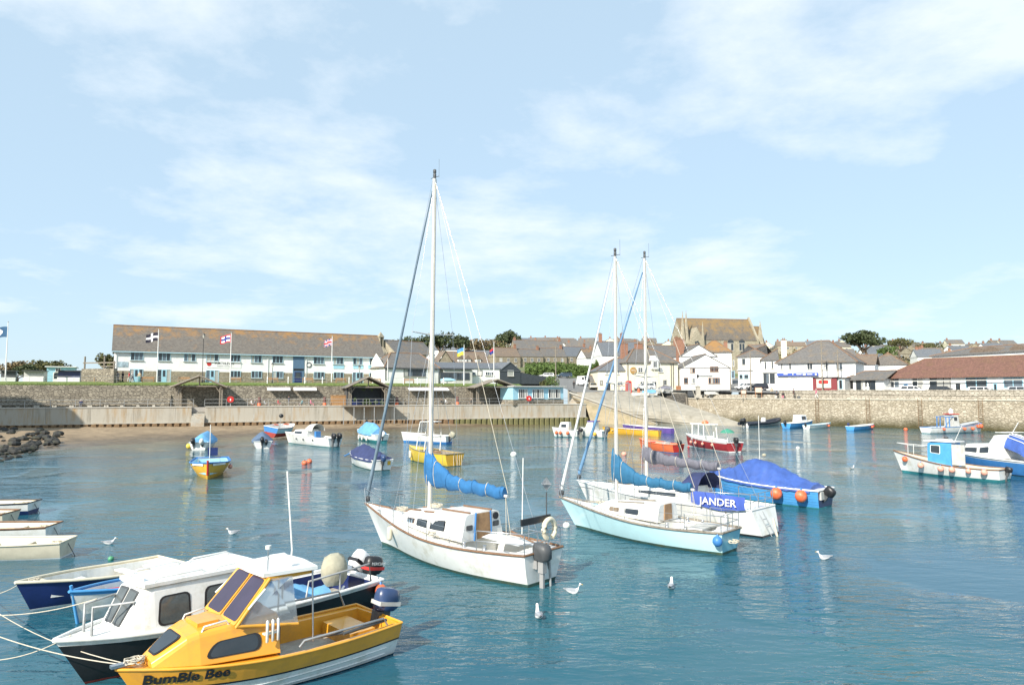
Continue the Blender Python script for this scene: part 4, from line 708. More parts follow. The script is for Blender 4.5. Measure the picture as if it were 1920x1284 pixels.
for i, (px, py, Y) in enumerate(spots):
    k = kx(px); z = land(k, Y); w = rnd.uniform(7.5, 12); wpx_ = w / Y * F / 2
    b = Bld('hillside_house', ('white walled', 'cream walled', 'stone walled', 'pale stone')[i % 4] + ' house with ' + ('grey slate', 'blue slate', 'brown', 'lichen spotted')[(i * 7 + 1) % 4] + ' roof on the far hillside', 'house', (px - wpx_, Y), (px + wpx_, Y + rnd.uniform(-3, 3)), z, 7.5, 'houses on the far hillside')
    e_ = 4.8 if rnd.random() < .6 else 3.2; r_ = e_ + 2.9; gy = rnd.random() < .35
    b.walls(e_, hm[i % 4], gable='y' if gy else 'x', rh=r_); b.roof(e_, r_, hr[(i * 7 + 1) % 4], 'y' if gy else 'x', ov=.2, ridge=False)
    for q in (.2, .65): b.window(b.W * q, b.W * q + 1.2, e_ - 1.9, e_ - .6, 2, sill=False)
    if e_ > 4: b.window(b.W * .2, b.W * .2 + 1.2, .8, 2.1, 2, sill=False)
    b.chimney(b.W * (.12 if not gy else .5), 3.75, r_ - 1, r_ + .9, .9, .6)
# ============================================================ BOATS
def place(bow, stern):
    a, b_ = onz(*bow), onz(*stern); d = a - b_; return (a + b_) / 2, math.atan2(d.y, d.x), d.length
def place_h(px, py, head, L, end='bow'):
    """one end's waterline pixel, heading in degrees (0 = +x, 90 = away) and length"""
    p_ = onz(px, py); d = Vector((math.cos(R(head)), math.sin(R(head)), 0)); return (p_ - d * L / 2 if end == 'bow' else p_ + d * L / 2), R(head), L
class Boat:
    def __init__(s, name, label, pl, B, fb, fs, cat='boat', group=None, heel=0.):
        s.root = thing(name, label, cat, pl[0], pl[1], group); s.root.rotation_euler.x = heel; s.L = pl[2]; s.B = B; s.fb = fb; s.fs = fs
    def b(s, t):
        tw = s.tw
        if t < .42: q = tw + (1 - tw) * math.sin(math.pi / 2 * t / .42)
        else: q = max(0., 1 - ((t - .42) / .58) ** s.bp)
        return max(.012, s.B / 2 * q)
    def zs(s, t): return s.fs + (s.fb - s.fs) * t ** 2 - s.dip * math.sin(math.pi * t)
    def X(s, t, z): return -s.L / 2 + s.L * t + s.rake * max(0, (t - .55) / .45) ** 2 * max(-.2, z / s.fb) - s.srake * z * max(0, 1 - t / .2)
    def t_at(s, x): return min(1, max(0, (x + s.L / 2) / s.L))
    def hull(s, mats, draft=.35, tw=.8, bp=2.3, rake=.5, srake=.12, dip=0., boot=.07, pw=(.3, .8), well=None, deck=None, wellm=None, rail=None, railr=.035, stripe=None, camber=.05, toe=.03, planks=0):
        """mats = (below water, topsides, sheer strake[, stripe])"""
        s.tw, s.bp, s.rake, s.srake, s.dip = tw, bp, rake, srake, dip; ts = [i / 20 for i in range(21)]
        if well: ts = sorted(set([t for t in ts if all(abs(t - w) > .018 for w in well[:2])] + list(well[:2])))
        def zk(t): return -draft if t < .6 else -draft * (1 - ((t - .6) / .4) ** 2)
        fr = [.0, .15, .32, .5, .68, .86, 1.]
        def col(t, sg):
            k, z1 = zk(t), s.zs(t); zz2 = [k, k * .45, 0., boot * (1 if t < .98 else 1)] + [boot + (z1 - boot) * f for f in fr[1:]]; P = []; e = pw[0] + (pw[1] - pw[0]) * t ** 2
            for z in zz2:
                u = max(0, (z - k) / (z1 - k)) if z1 > k else 1; y = s.b(t) * u ** e
                P.append((s.X(t, z), sg * y, z))
            return P
        m = MB(); n = 4 + len(fr) - 1
        mi = [0, 0, 0] + [1] * (n - 4); mi[-1] = 2
        if stripe is not None: mi[stripe] = 3
        for sg in (1, -1):
            o = len(m.v)
            for t in ts: m.v += col(t, sg)
            for i in range(len(ts) - 1):
                for j in range(n - 1):
                    f = (o + i * n + j, o + (i + 1) * n + j, o + (i + 1) * n + j + 1, o + i * n + j + 1)
                    m.f.append(f if sg < 0 else f[::-1]); m.m.append(mi[j]); m.sm.append(True)
        a, c = col(0, 1), col(0, -1)
        for j in range(n - 1): m.add([c[j], a[j], a[j + 1], c[j + 1]], [(3, 2, 1, 0)], mi[j] if j < 3 else (1 if len(mats) < 5 else 4))
        s.hullo = m.build('hull', list(mats), s.root)
        # deck
        m = MB(); dk = deck or GEL; row = []
        for t in ts:
            z = s.zs(t) - toe; y = s.b(t) - .01; x = s.X(t, s.zs(t)); row.append((x, y, z, t))
        for (x0, y0, z0, t0), (x1, y1, z1, t1) in zip(row, row[1:]):
            inw = well and t0 >= well[0] - 1e-6 and t1 <= well[1] + 1e-6
            if not inw:
                for sg in (1, -1): m.add([(x0, sg * y0, z0), (x1, sg * y1, z1), (x1, 0, z1 + camber), (x0, 0, z0 + camber)], [(0, 1, 2, 3) if sg < 0 else (3, 2, 1, 0)], 0)
            else:
                ins, fl = well[2], well[3]; i0, i1 = max(.05, y0 - ins), max(.05, y1 - ins)
                def fw_(t, i_):
                    k = zk(t); z1_ = s.zs(t); e_ = pw[0] + (pw[1] - pw[0]) * t ** 2; return max(.02, min(i_ * .93, s.b(t) * max(0, (fl - k) / (z1_ - k)) ** e_ - .03))
                f0_, f1_ = fw_(t0, i0), fw_(t1, i1)
                for sg in (1, -1):
                    f = (0, 1, 2, 3) if sg < 0 else (3, 2, 1, 0)
                    m.add([(x0, sg * y0, z0), (x1, sg * y1, z1), (x1, sg * i1, z1), (x0, sg * i0, z0)], [f], 0); m.add([(x0, sg * i0, z0), (x1, sg * i1, z1), (x1, sg * f1_, fl), (x0, sg * f0_, fl)], [f], 1)
                m.add([(x0, f0_, fl), (x1, f1_, fl), (x1, -f1_, fl), (x0, -f0_, fl)], [(3, 2, 1, 0)], 2)
        if well:
            for tt, fl_ in ((well[0], 1), (well[1], -1)):
                x, y, z = s.X(tt, s.zs(tt)), max(.05, s.b(tt) - .01 - well[2]), s.zs(tt) - toe; f = [(0, 1, 2, 3)] if fl_ < 0 else [(3, 2, 1, 0)]
                kk = zk(tt); e_ = pw[0] + (pw[1] - pw[0]) * tt ** 2; yf = max(.02, min(y * .93, s.b(tt) * max(0, (well[3] - kk) / (s.zs(tt) - kk)) ** e_ - .03)); m.add([(x, y, z), (x, -y, z), (x, -yf, well[3]), (x, yf, well[3])], f, 1)
                if camber: m.add([(x, y + well[2], z), (x, 0, z + camber), (x, -y - well[2], z)], [(0, 1, 2)], 0)
        m.build('deck', [dk, wellm or dk, WELLM], s.root)
        if rail:
            m = MB()
            for sg in (1, -1): m.tube([(s.X(t, s.zs(t)), sg * (s.b(t) + .005), s.zs(t)) for t in ts], railr, 5)
            m.tube([(s.X(0, s.zs(0)), y, s.zs(0)) for y in (-s.b(0), s.b(0))], railr, 5); m.build('gunwale', rail, s.root)
        return s
    def cabin(s, name, secs, mats, rr=.12, parent=None, side=0.):
        """secs: (x, half width at foot, half width at top, foot z, top z), bow first or last"""
        s.secs = secs; m = MB(); rings = []
        for x, wb, wt, zb, zt in secs:
            r = min(rr, (zt - zb) * .45, wt * .5); rings.append([(x, wb, zb), (x, wt, zt - r), (x, wt - r * .35, zt - r * .3), (x, wt - r, zt), (x, 0, zt + .03), (x, -wt + r, zt), (x, -wt + r * .35, zt - r * .3), (x, -wt, zt - r), (x, -wb, zb)])
        m.loft(rings, 0, False); o = m.build(name, mats, parent or s.root)
        mod = o.modifiers.new('bevel', 'BEVEL'); mod.width = .02; mod.segments = 2; mod.limit_method = 'ANGLE'; mod.angle_limit = R(30); s.cab = o; s.rr = rr; return o
    def cs(s, x, f, sg, secs=None):
        secs = secs or s.secs; S_ = sorted(secs)
        for a, c in zip(S_, S_[1:]):
            if a[0] <= x <= c[0] + 1e-6: q = (x - a[0]) / max(1e-6, c[0] - a[0]); v = [a[i] + (c[i] - a[i]) * q for i in range(5)]; break
        else: v = S_[0] if x < S_[0][0] else S_[-1]
        r = min(s.rr, (v[4] - v[3]) * .45, v[2] * .5); zt = v[4] - r
        return Vector((x, sg * (v[1] + (v[2] - v[1]) * f), v[3] + (zt - v[3]) * f))
    def win(s, x0, x1, f0, f1, sides=(1, -1), fm=None, rnd=.25, sl=(0, 0), parent=None, gl=None):
        """side windows; x0<x1; sl = shift of the top edge's two ends"""
        for sg in sides:
            q = [s.cs(x0, f0, sg), s.cs(x1, f0, sg), s.cs(x1 + sl[1], f1, sg), s.cs(x0 + sl[0], f1, sg)]
            if sg > 0: q = [q[1], q[0], q[3], q[2]]
            m = MB(); m.panel(*q, .012, 0, rnd, .002); w = m.build('window', fm or BLACK, parent or s.root); c = sum(q, Vector()) / 4
            m = MB(); m.panel(*[c + (v - c) * .88 for v in q], .006, 0, rnd, .013); m.build('pane', gl or GLASS, w)
    def top(s, x, g):
        S_ = sorted(s.secs)
        for a, c in zip(S_, S_[1:]):
            if a[0] <= x <= c[0] + 1e-6: q = (x - a[0]) / max(1e-6, c[0] - a[0]); v = [a[i] + (c[i] - a[i]) * q for i in range(5)]; break
        return Vector((x, g * (v[2] - s.rr), v[4] + .012 + .02 * (1 - abs(g))))
    def topwin(s, x0, x1, g0, g1, fm=None, rnd=.2, name='window', gl=None):
        q = [s.top(x0, g0), s.top(x1, g0), s.top(x1, g1), s.top(x0, g1)]
        m = MB(); m.panel(*q, .012, 0, rnd, .004); n = (q[1] - q[0]).cross(q[3] - q[0])
        if n.z < 0: q = [q[0], q[3], q[2], q[1]]; m = MB(); m.panel(*q, .012, 0, rnd, .004)
        w = m.build(name, fm or BLACK, s.root); c = sum(q, Vector()) / 4; m = MB(); m.panel(*[c + (v - c) * .88 for v in q], .006, 0, rnd, .018); m.build('pane', gl or GLASS, w)
    def tubes(s, name, mt, paths, r=.02, n=6, parent=None):
        m = MB()
        for p_ in paths: m.tube(p_, r, n)
        return m.build(name, mt, parent or s.root)
    def box(s, name, mt, x0, x1, y0, y1, z0, z1, parent=None): m = MB(); m.bx(x0, x1, y0, y1, z0, z1); return m.build(name, mt, parent or s.root)
    def outboard(s, x, y, z, cowl=BLACK, tilt=0., sc=1., band=None, leg=None):
        o = empty('outboard_motor', (x, y, z)); o.parent = s.root; o.rotation_euler = (0, R(tilt), 0); o.scale = (sc,) * 3
        m = MB(); m.loft([[(-.08 + a * sx_, b2 * sy_, zz2) for a, b2 in ((.0, -1), (.7, -1), (1, -.5), (1, .5), (.7, 1), (0, 1), (-.35, .6), (-.35, -.6))] for zz2, sx_, sy_ in ((.12, -.36, .15), (.2, -.44, .19), (.45, -.44, .19), (.58, -.38, .16), (.62, -.25, .1))], 0, True); c = m.build('cowl', cowl, o)
        if band: m = MB(); m.bx(-.5, .08, -.196, .196, .24, .33); m.build('band', band, c)
        m = MB(); m.bx(-.32, -.12, -.09, .09, -.25, .14); m.bx(-.28, -.14, -.04, .04, -.95, -.2); m.bx(-.42, -.1, -.07, .07, -.78, -.75); m.bx(-.1, .06, -.12, .12, -.15, .1); m.build('leg', leg or DKGREY, o)
        m = MB(); m.tube([(-.45, 0, -.9), (-.05, 0, -.9)], [.03, .06], 8); m.bx(-.25, -.12, -.012, .012, -1.15, -.9)
        for a in range(3): m.add([(-.44, 0, -.9), (-.46, .13 * math.cos(a * 2.1), -.9 + .13 * math.sin(a * 2.1)), (-.4, .13 * math.cos(a * 2.1 + .7), -.9 + .13 * math.sin(a * 2.1 + .7))], [(0, 1, 2)])
        m.build('propeller', leg or DKGREY, o); return o
    def cover(s, name, mt, t0, t1, ridge, over=.03, drop=.12, n=14, wr=.03, seed=1):
        """canvas cover tented over a ridge: ridge = [(t, height above sheer)]"""
        rn = random.Random(seed); m = MB(); rings = []; K = 15
        for i in range(n + 1):
            t = t0 + (t1 - t0) * i / n; z = s.zs(t); y = s.b(t) + over; h = lerp_tab(ridge, t); ring = []
            for k in range(K):
                a = -1 + 2 * k / (K - 1); f = 1 - abs(a) ** 1.35
                zz2 = z + .02 + h * f + wr * math.sin(i * 2.3 + k * .4 + seed) * (.3 + 3.2 * f * (1 - f)) + rn.uniform(-wr, wr) * .35
                ring.append((s.X(t, z), y * (a if abs(a) < .99 else a * 1.01), zz2))
            ring = [(s.X(t, z), -y * 1.015, z - drop - rn.uniform(0, .05))] + ring + [(s.X(t, z), y * 1.015, z - drop - rn.uniform(0, .05))]; rings.append(ring)
        m.loft(rings, 0, True, False, False); m.add(rings[0], [tuple(range(len(rings[0])))]); m.add(rings[-1], [tuple(range(len(rings[-1])))[::-1]])
        return m.build(name, mt, s.root)
    def mast(s, x, z0, h, r=.075, spread=(.55,), boom=None, bz=1., cover=None, cm=None, stay=None, staym=None, stayr=.06, lean=0.):
        m = MB(); m.tube([(x, 0, z0), (x - lean, 0, z0 + h)], [r, r * .85], 10, sq=.75); ma = m.build('mast', ALU, s.root)
        m = MB(); m.lathe([(.05, 0), (.06, .1), (.06, .18), (.04, .2), (.06, .22), (.06, .34), (.03, .36)], (x - lean, 0, z0 + h), 8); m.tube([(x - lean - .25, 0, z0 + h + .05), (x - lean + .2, 0, z0 + h + .05)], .012, 4); m.tube([(x - lean - .25, 0, z0 + h), (x - lean - .25, 0, z0 + h + .7)], .006, 4); m.build('masthead_light', DKGREY, ma)
        for f in spread:
            z = z0 + h * f; m = MB()
            for sg in (1, -1): m.tube([(x, 0, z), (x - .1, sg * s.B * .33, z + .06)], [.035, .02], 6)
            m.build('spreader', ALU, ma)
        P = []; zt = z0 + h; tb = s.t_at(x - .25)
        for sg in (1, -1):
            cp = (x - .15, sg * (s.B / 2 - .1), s.zs(tb)); P.append([(x - lean, 0, zt - .1), (x - .1, sg * s.B * .33, z0 + h * spread[-1] + .06), cp])
            for dx in (.55, -.6): P.append([(x, 0, z0 + h * spread[0]), (x + dx, sg * (s.B / 2 - .12), s.zs(s.t_at(x + dx)))])
        P.append([(x - lean, 0, zt), (s.X(0, s.fs) + .1, .0, s.zs(0) + .05)]); P.append([(x - lean + .1, 0, zt), (s.X(1, s.fb) - .08, 0, s.zs(1))])
        s.tubes('standing_rigging', STEEL, P, .0075, 4)
        s.tubes('halyards', ROPE, [[(x - .1, .05, z0 + .4), (x - .1 - lean, .03, zt - .2)], [(x + .12, -.06, z0 + .3), (x + .1 - lean, -.03, zt - .3)], [(x + .05, .15, z0 + .1), (x, .08, z0 + h * .5)]], .012, 4)
        if stay:
            xb = s.X(1, s.fb) - .12; a = Vector((xb, 0, s.zs(1) + .35)); e = Vector((x - lean + .12, 0, z0 + h * stay)); pts = [a.lerp(e, i / 16) for i in range(17)]
            m = MB(); m.tube(pts, [stayr * (1.15 - .75 * (i / 16)) * (1 + .1 * math.sin(i * 2.4)) for i in range(17)], 8); m.build('furled_headsail', staym, s.root)
            m = MB(); m.lathe([(.05, -.12), (.11, -.1), (.11, .08), (.05, .1)], (a.x, 0, a.z - .15), 10); m.build('furling_drum', DKGREY, s.root)
        if boom:
            m = MB(); m.tube([(x - .1, 0, z0 + bz), (x - boom, 0, z0 + bz - .1)], .055, 8); bo = m.build('boom', ALU, s.root)
            if cover:
                m = MB(); n = 30; rings = []
                for i in range(n + 1):
                    q = i / n; xx = x + .16 - (boom + .02) * q; hh = cover[0] * max(0, 1 - q * 1.9) ** 2.2 + cover[1] * (1 - .35 * q) + .025 * math.sin(i * 2.7); w = (.17 - .06 * q) * (1 + .16 * math.sin(i * 1.7)); zc = z0 + bz - .1 * q - .12; sag = .03 * math.sin(i * 1.1)
                    rings.append([(xx, w * math.sin(a) * (1 - .25 * max(0, math.cos(a))) + .015 * math.sin(i * 2.1 + k), zc + sag + (hh / 2 + .1) * (1 - math.cos(a)) * (1 if math.cos(a) > 0 else 1)) for k, a in enumerate([2 * math.pi * k / 12 for k in range(12)])])
                m.loft(rings, 0, True); m.build('sail_cover', cm, bo)
                for i in range(4, n, 5): m = MB(); cc = sum((Vector(v) for v in rings[i]), Vector()) / 12; m.tube([cc + (Vector(v) - cc) * 1.04 for v in rings[i] + rings[i][:1]], .014, 4); m.build('sail_tie', cm if i % 2 else ROPE, bo)
            s.tubes('mainsheet', ROPE, [[(x - boom + .1, 0, z0 + bz - .1), (x - boom - .05, .12, s.zs(.1) + .1)], [(x - boom + .1, 0, z0 + bz - .1), (x - boom - .05, -.12, s.zs(.1) + .1)], [(x - boom, 0, z0 + bz), (x - lean, 0, zt)]], .012, 4)
        return ma
    def rails(s, t0, t1, h, n, wires=(1., .5), r=.014, gap=None):
        """stanchions and guard wires both sides"""
        for sg in (1, -1):
            P = []
            for i in range(n + 1):
                t = t0 + (t1 - t0) * i / n; y = sg * max(0, s.b(t) - .06); x, z = s.X(t, s.zs(t)), s.zs(t); P.append((x, y, z))
                m = MB(); m.tube([(x, y, z - .02), (x, y, z + h)], r, 5); m.build('stanchion', STEEL, s.root)
            s.tubes('guard_wire', STEEL, [[(x, y, z + h * f) for x, y, z in P] for f in wires], .006, 4)
    def pulpit(s, h, t=.86):
        b0 = s.b(t) - .05; x0, z0 = s.X(t, s.zs(t)), s.zs(t); x1, z1 = s.X(1, s.fb), s.zs(1)
        s.tubes('pulpit', STEEL, [[(x0, b0, z0), (x0 + .05, b0, z0 + h), (x1 - .1, .14, z1 + h), (x1, 0, z1 + h), (x1 - .1, -.14, z1 + h), (x0 + .05, -b0, z0 + h), (x0, -b0, z0)], [(x1 - .25, .16, z1), (x1 - .1, .14, z1 + h)], [(x1 - .25, -.16, z1), (x1 - .1, -.14, z1 + h)]], .016, 6)
    def pushpit(s, h, t=.14):
        b0 = s.b(t) - .06; x0, z0 = s.X(t, s.zs(t)), s.zs(t); x1, z1 = s.X(0, s.fs) + .06, s.zs(0); b1 = s.b(0) - .06; P = []
        for f in (1, .5): P.append([(x0, b0, z0 + h * f), (x1, b1, z1 + h * f), (x1, -b1, z1 + h * f), (x0, -b0, z0 + h * f)])
        for x, y, z in ((x0, b0, z0), (x1, b1, z1), (x1, -b1, z1), (x0, -b0, z0), (x1, b1 * .3, z1), (x1, -b1 * .3, z1)): P.append([(x, y, z), (x, y, z + h)])
        s.tubes('pushpit', STEEL, P, .016, 6)
    def world(s, v):
        c, sn = math.cos(s.root.rotation_euler.z), math.sin(s.root.rotation_euler.z); return Vector((s.root.location.x + v[0] * c - v[1] * sn, s.root.location.y + v[0] * sn + v[1] * c, v[2]))
    def fender(s, x, sg, z, r, mt, label, group, ball=True):
        """a fender hanging outside the hull on its own line (a thing of its own)"""
        t = s.t_at(x); zs = s.zs(t); y = sg * (s.b(t) * (max(.05, (z + .3) / (zs + .3))) ** .25 + r * .9); o = thing('ball_fender' if ball else 'fender', label, 'fender', s.world((x, y, z)), s.root.rotation_euler.z, group); m = MB()
        if ball: m.ball((0, 0, 0), r, 1.08, 14)
        else: m.lathe([(.02, -r * 2.6), (r * .8, -r * 2.2), (r, -r * 1.6), (r, r * 1.6), (r * .8, r * 2.2), (.03, r * 2.6)], (0, 0, 0), 10)
        m.build('float', mt, o); k = r * (1.08 if ball else 2.6); m = MB(); m.lathe([(r * .22, k * .95), (r * .16, k * 1.25), (.01, k * 1.3)], (0, 0, 0), 8); m.build('eye', BLUE if ball else BLACK, o)
        m = MB(); m.tube([(0, 0, k * 1.2), (0, -sg * r * .8, zs - z + .03)], .012, 4); m.build('lanyard', ROPE, o)
def rope(name, label, pts, r=.016, sag=.25, mt=None):
    a, e = Vector(pts[0]), Vector(pts[1]); m = MB(); m.tube([a.lerp(e, i / 14) - Vector((0, 0, sag * 4 * (i / 14) * (1 - i / 14))) for i in range(15)], r, 5); return tag(m.build(name, mt or ROPE), label, 'rope')
# ---------------------------------------------------------------- yellow cabin cruiser (front)
B = Boat('yellow_cabin_cruiser', 'yellow and white cabin cruiser with white wheelhouse roof and black lettering', place((276, 1337), (704, 1209)), 2.2, .93, .72)
B.hull((BLACK, GEL, YELLOW, BLACK), .3, .86, 3.2, .55, .1, .04, .02, (.22, .75), well=(.02, .57, .2, .3), deck=YELLOW, wellm=YELLOW, rail=YELLOW, railr=.03, camber=.03)
L2 = B.L / 2
m = MB()          # yellow upper strake over the white chined hull, with a black line under it
for sg in (1, -1):
    ts = [i / 24 for i in range(25)]; rows_ = []
    for t_ in ts:
        z = B.zs(t_); e = .22 + .53 * t_ ** 2
        def yy(zv): kq = -.3 if t_ < .6 else -.3 * (1 - ((t_ - .6) / .4) ** 2); return sg * (B.b(t_) * max(0, (zv - kq) / (z - kq)) ** e + .012)
        rows_.append([(B.X(t_, z * f), yy(z * f), z * f) for f in (.5, .55, .78, 1.01)])
    for i in range(24):
        for j in range(3):
            f = [rows_[i][j], rows_[i + 1][j], rows_[i + 1][j + 1], rows_[i][j + 1]]; m.add(f, [(0, 1, 2, 3) if sg < 0 else (3, 2, 1, 0)], 1 if j == 0 else 0, True)
m.build('topside_band', [YELLOW, BLACK], B.root)
m = MB()
for sg in (1, -1):
    for zz2 in (.1, .24): m.tube([(B.X(i / 16, zz2), sg * (B.b(i / 16) * ((zz2 + .3) / (B.zs(i / 16) + .3)) ** (.22 + .53 * (i / 16) ** 2) + .006), zz2) for i in range(1, 15)], .018, 4)
m.build('spray_rails', GEL, B.root)
zd = .82
secs = [(L2 * 1.02, .36, .28, .9, 1.0), (L2 * .8, .6, .5, .86, 1.36), (L2 * .72, .68, .56, .84, 1.42), (L2 * .14, .92, .78, .78, 1.52)]
B.cabin('fore_cabin', secs, YELLOW, .1)
B.win(L2 * .28, L2 * .7, .2, .74, fm=BLACK, rnd=.4, sl=(.0, -.2)); B.topwin(L2 * .815, L2 * .99, -.9, .9, BLACK)
B.box('fore_hatch', YELLOW, L2 * .54, L2 * .7, -.3, .3, 1.43, 1.51); B.tubes('grab_rail', GEL, [[(L2 * .5, sg * .55, 1.44), (L2 * .52, sg * .55, 1.53), (L2 * .68, sg * .5, 1.49), (L2 * .7, sg * .5, 1.38)] for sg in (1, -1)], .018)
# wheelhouse: raked windscreen in yellow frame, clear side screens, white roof
wx0, wx1, wz, rz_ = L2 * .48, L2 * .2, 1.44, 2.25
for a, e in ((-.74, -.03), (.03, .74)):
    q = [(wx0, a, wz), (wx0, e, wz), (wx1, e * .9, rz_ - .05), (wx1, a * .9, rz_ - .05)]; m = MB(); m.panel(*q, .03, 0, .05); w = m.build('windscreen', YELLOW, B.root); c = sum((Vector(v) for v in q), Vector()) / 4
    m = MB(); m.panel(*[c + (Vector(v) - c) * .88 for v in q], .008, 0, .12, .031); m.build('pane', mat('tinted_pane', (.05, .04, .07), .08, .2, 1.), w)
CLEAR = mat('clear_screen', (.8, .85, .88), .08, .05, 1., trans=.85)
for sg in (1, -1):
    q = [(wx0 - .03, sg * .77, wz), (-L2 * .02, sg * .86, wz - .2), (L2 * .02, sg * .76, rz_ - .06), (wx1, sg * .7, rz_ - .06)]
    if sg > 0: q = [q[1], q[0], q[3], q[2]]
    m = MB(); m.panel(*q, .008, 0, .03); m.build('side_screen', CLEAR, B.root)
    B.tubes('screen_frame', YELLOW, [[(wx0, sg * .77, wz - .02), (wx1, sg * .7, rz_ - .05)], [(wx0, sg * .77, wz), (-L2 * .02, sg * .86, wz - .2)]], .035); B.tubes('grab_handle', GEL, [[(wx0 - .22, sg * .8, wz + .28), (wx1 + .12, sg * .76, rz_ - .22)]], .022)
m = MB(); m.loft([[(x, y, rz_ + d) for x, y in ((wx1 + .12, -.66), (wx1 + .16, 0), (wx1 + .12, .66), (-L2 * .2, .8), (-L2 * .24, 0), (-L2 * .2, -.8))] for d in (-.02, .03, .05)], 0); ro = m.build('roof', GEL, B.root); B.box('roof_beam', YELLOW, -L2 * .19, wx1 + .05, -.68, .68, rz_ - .11, rz_ - .021)
[B.tubes('roof_grab_rail', GEL, [[(-L2 * .2, y, rz_ + .04), (-L2 * .16, y, rz_ + .11), (-L2 * .03, y, rz_ + .11), (L2 * .0, y, rz_ + .04)]], .018) for y in (.5, -.5)]
B.tubes('roof_post', STEEL, [[(-L2 * .17, sg * .72, rz_ - .02), (-L2 * .17, sg * .8, .8)] for sg in (1, -1)], .018); B.tubes('whip_antenna', GEL, [[(-L2 * .1, .1, rz_ + .04), (-L2 * .11, .1, rz_ + .3), (-L2 * .08, -.05, rz_ + 1.95)]], [.03, .018, .008][1]); B.tubes('light_mast', STEEL, [[(wx1 - .02, .55, rz_), (wx1 - .02, .55, rz_ + .5)]], .012); m = MB(); m.lathe([(.06, 0), (.06, .07)], (wx1 - .02, .55, rz_ + .5), 8); m.build('mast_light', GEL, B.root)
B.tubes('side_rail', GALV, [[(-L2 * .1, -.9, .84), (-L2 * .1, -.9, 1.16), (-L2 * .8, -.84, 1.16), (-L2 * .86, -.84, .8)]], .024); B.tubes('side_rail', GALV, [[(-L2 * .02, .94, .8), (-L2 * .06, .94, .9), (-L2 * .84, .9, .9), (-L2 * .88, .9, .74)]], .024)
B.tubes('oar', DKGREY, [[(-L2 * .2, .8, .86), (-L2 * .42, .92, .84)], [(-L2 * .42, .95, .83), (-L2 * .88, .86, .84)]], .035); B.box('cockpit_seat', YELLOW, -L2 * .86, -L2 * .6, -.7, .5, .3, .6); B.box('cockpit_bulkhead', mat('brown_vinyl', (.16, .09, .08), .5), L2 * .11, L2 * .14, -.75, .75, .3, 1.45)
for i in range(3):
    x = L2 * .28 - .05 - i * .11; m = MB(); m.lathe([(.01, 0), (.03, .02), (.03, .4), (.01, .43)], (x, .95, 1.05), 8); m.build('rod_holder', GEL, B.root)
B.box('rod_rack', GEL, L2 * .28 - .3, L2 * .28, .84, .95, 1.2, 1.23)
NV2 = mat('navy_cowl', (.03, .06, .15), .35, .15, coat=.3)
B.outboard(-L2 + .02, .05, .7, NV2, -12, 1.0, GREYDECK, DKGREY)
a_, e_ = B.X(.9, .6), B.X(.56, .6)
# lettering along the near side, following the flare
xm = L2 * .8; tm = B.t_at(xm); rzb = math.atan2(B.b(B.t_at(xm - .5)) - B.b(B.t_at(xm + .5)), 1.0)
tx = text_mesh('BumBle Bee', .27, BLACK, B.root, (0, 0, 0), (0, 0, 0), 'name_lettering', .002, 1.0, .008)
for v in tx.data.vertices:
    x_, z_ = xm - v.co.x, B.zs(tm) * .78 + v.co.y; lo, hi = 0., 1.
    for _ in range(18):
        t_ = (lo + hi) / 2
        if B.X(t_, z_) < x_: lo = t_
        else: hi = t_
    e = .22 + .53 * t_ ** 2; kq = -.3 if t_ < .6 else -.3 * (1 - ((t_ - .6) / .4) ** 2); v.co = (x_, B.b(t_) * max(0, (z_ - kq) / (B.zs(t_) - kq)) ** e + .03 + v.co.z, z_)
def rope_coil(B_, x, y, z, r, name='rope_coil', n=60, mt=None):
    rn = random.Random(5); m = MB(); m.tube([(x + (r + rn.uniform(-.05, .05)) * math.cos(i * .75), y + (r * .7 + rn.uniform(-.05, .05)) * math.sin(i * .75), z + .05 + .1 * rn.random()) for i in range(n)], .012, 4); m.build(name, mt or ROPE, B_.root)
rope_coil(B, L2 * 1.1, 0, .92, .14); m = MB(); m.bx(L2 * 1.1, L2 * 1.26, -.06, .06, .97, 1.02); m.build('bow_fitting', STEEL, B.root)
rope('mooring_line', 'pale mooring line from the yellow cruiser bow to the left', (B.world((L2 + .4, .1, 1.0)), onz(-60, 1170, 1.1)), .011, .12); rope('mooring_line', 'second mooring line from the yellow cruiser bow running out low', (B.world((L2 + .4, -.1, .98)), onz(-80, 1090, .6)), .01, .3)
BB = B
# ---------------------------------------------------------------- white cabin boat with black hull
B = Boat('black_hulled_cabin_boat', 'black hulled boat with white boxy wheelhouse and steel bow rails', place((160, 1282), (668, 1130)), 2.35, 1.02, .8)
B.hull((REDFOUL, BLACK, GEL), .3, .88, 4.2, .6, .08, 0, .05, (.24, .62), well=(.03, .36, .12, .3), deck=GEL, wellm=NAVY, rail=GEL, railr=.05, camber=.05)
L2 = B.L / 2; secs = [(L2 * 0.87, .56, .48, .94, 1.04), (L2 * 0.76, .7, .56, .9, 1.74), (L2 * 0.70, .74, .6, .9, 1.8), (L2 * 0.03, .9, .78, .82, 1.82)]
B.cabin('wheelhouse', secs, GEL, .1); PALEG = mat('pale_cabin_glass', (.09, .1, .1), .08, .4, 1.5, spec=.6)
for g0, g1 in ((-.92, -.06), (.06, .92)): B.topwin(L2 * 0.765, L2 * 0.868, g0, g1, DKGREY, .1, 'windscreen', PALEG)
B.win(L2 * 0.49, L2 * 0.69, .12, .86, fm=BLACK, rnd=.2, sl=(.0, -.06), gl=PALEG); B.win(L2 * 0.15, L2 * 0.41, .16, .88, fm=BLACK, rnd=.2, sl=(.05, -.05), gl=PALEG)
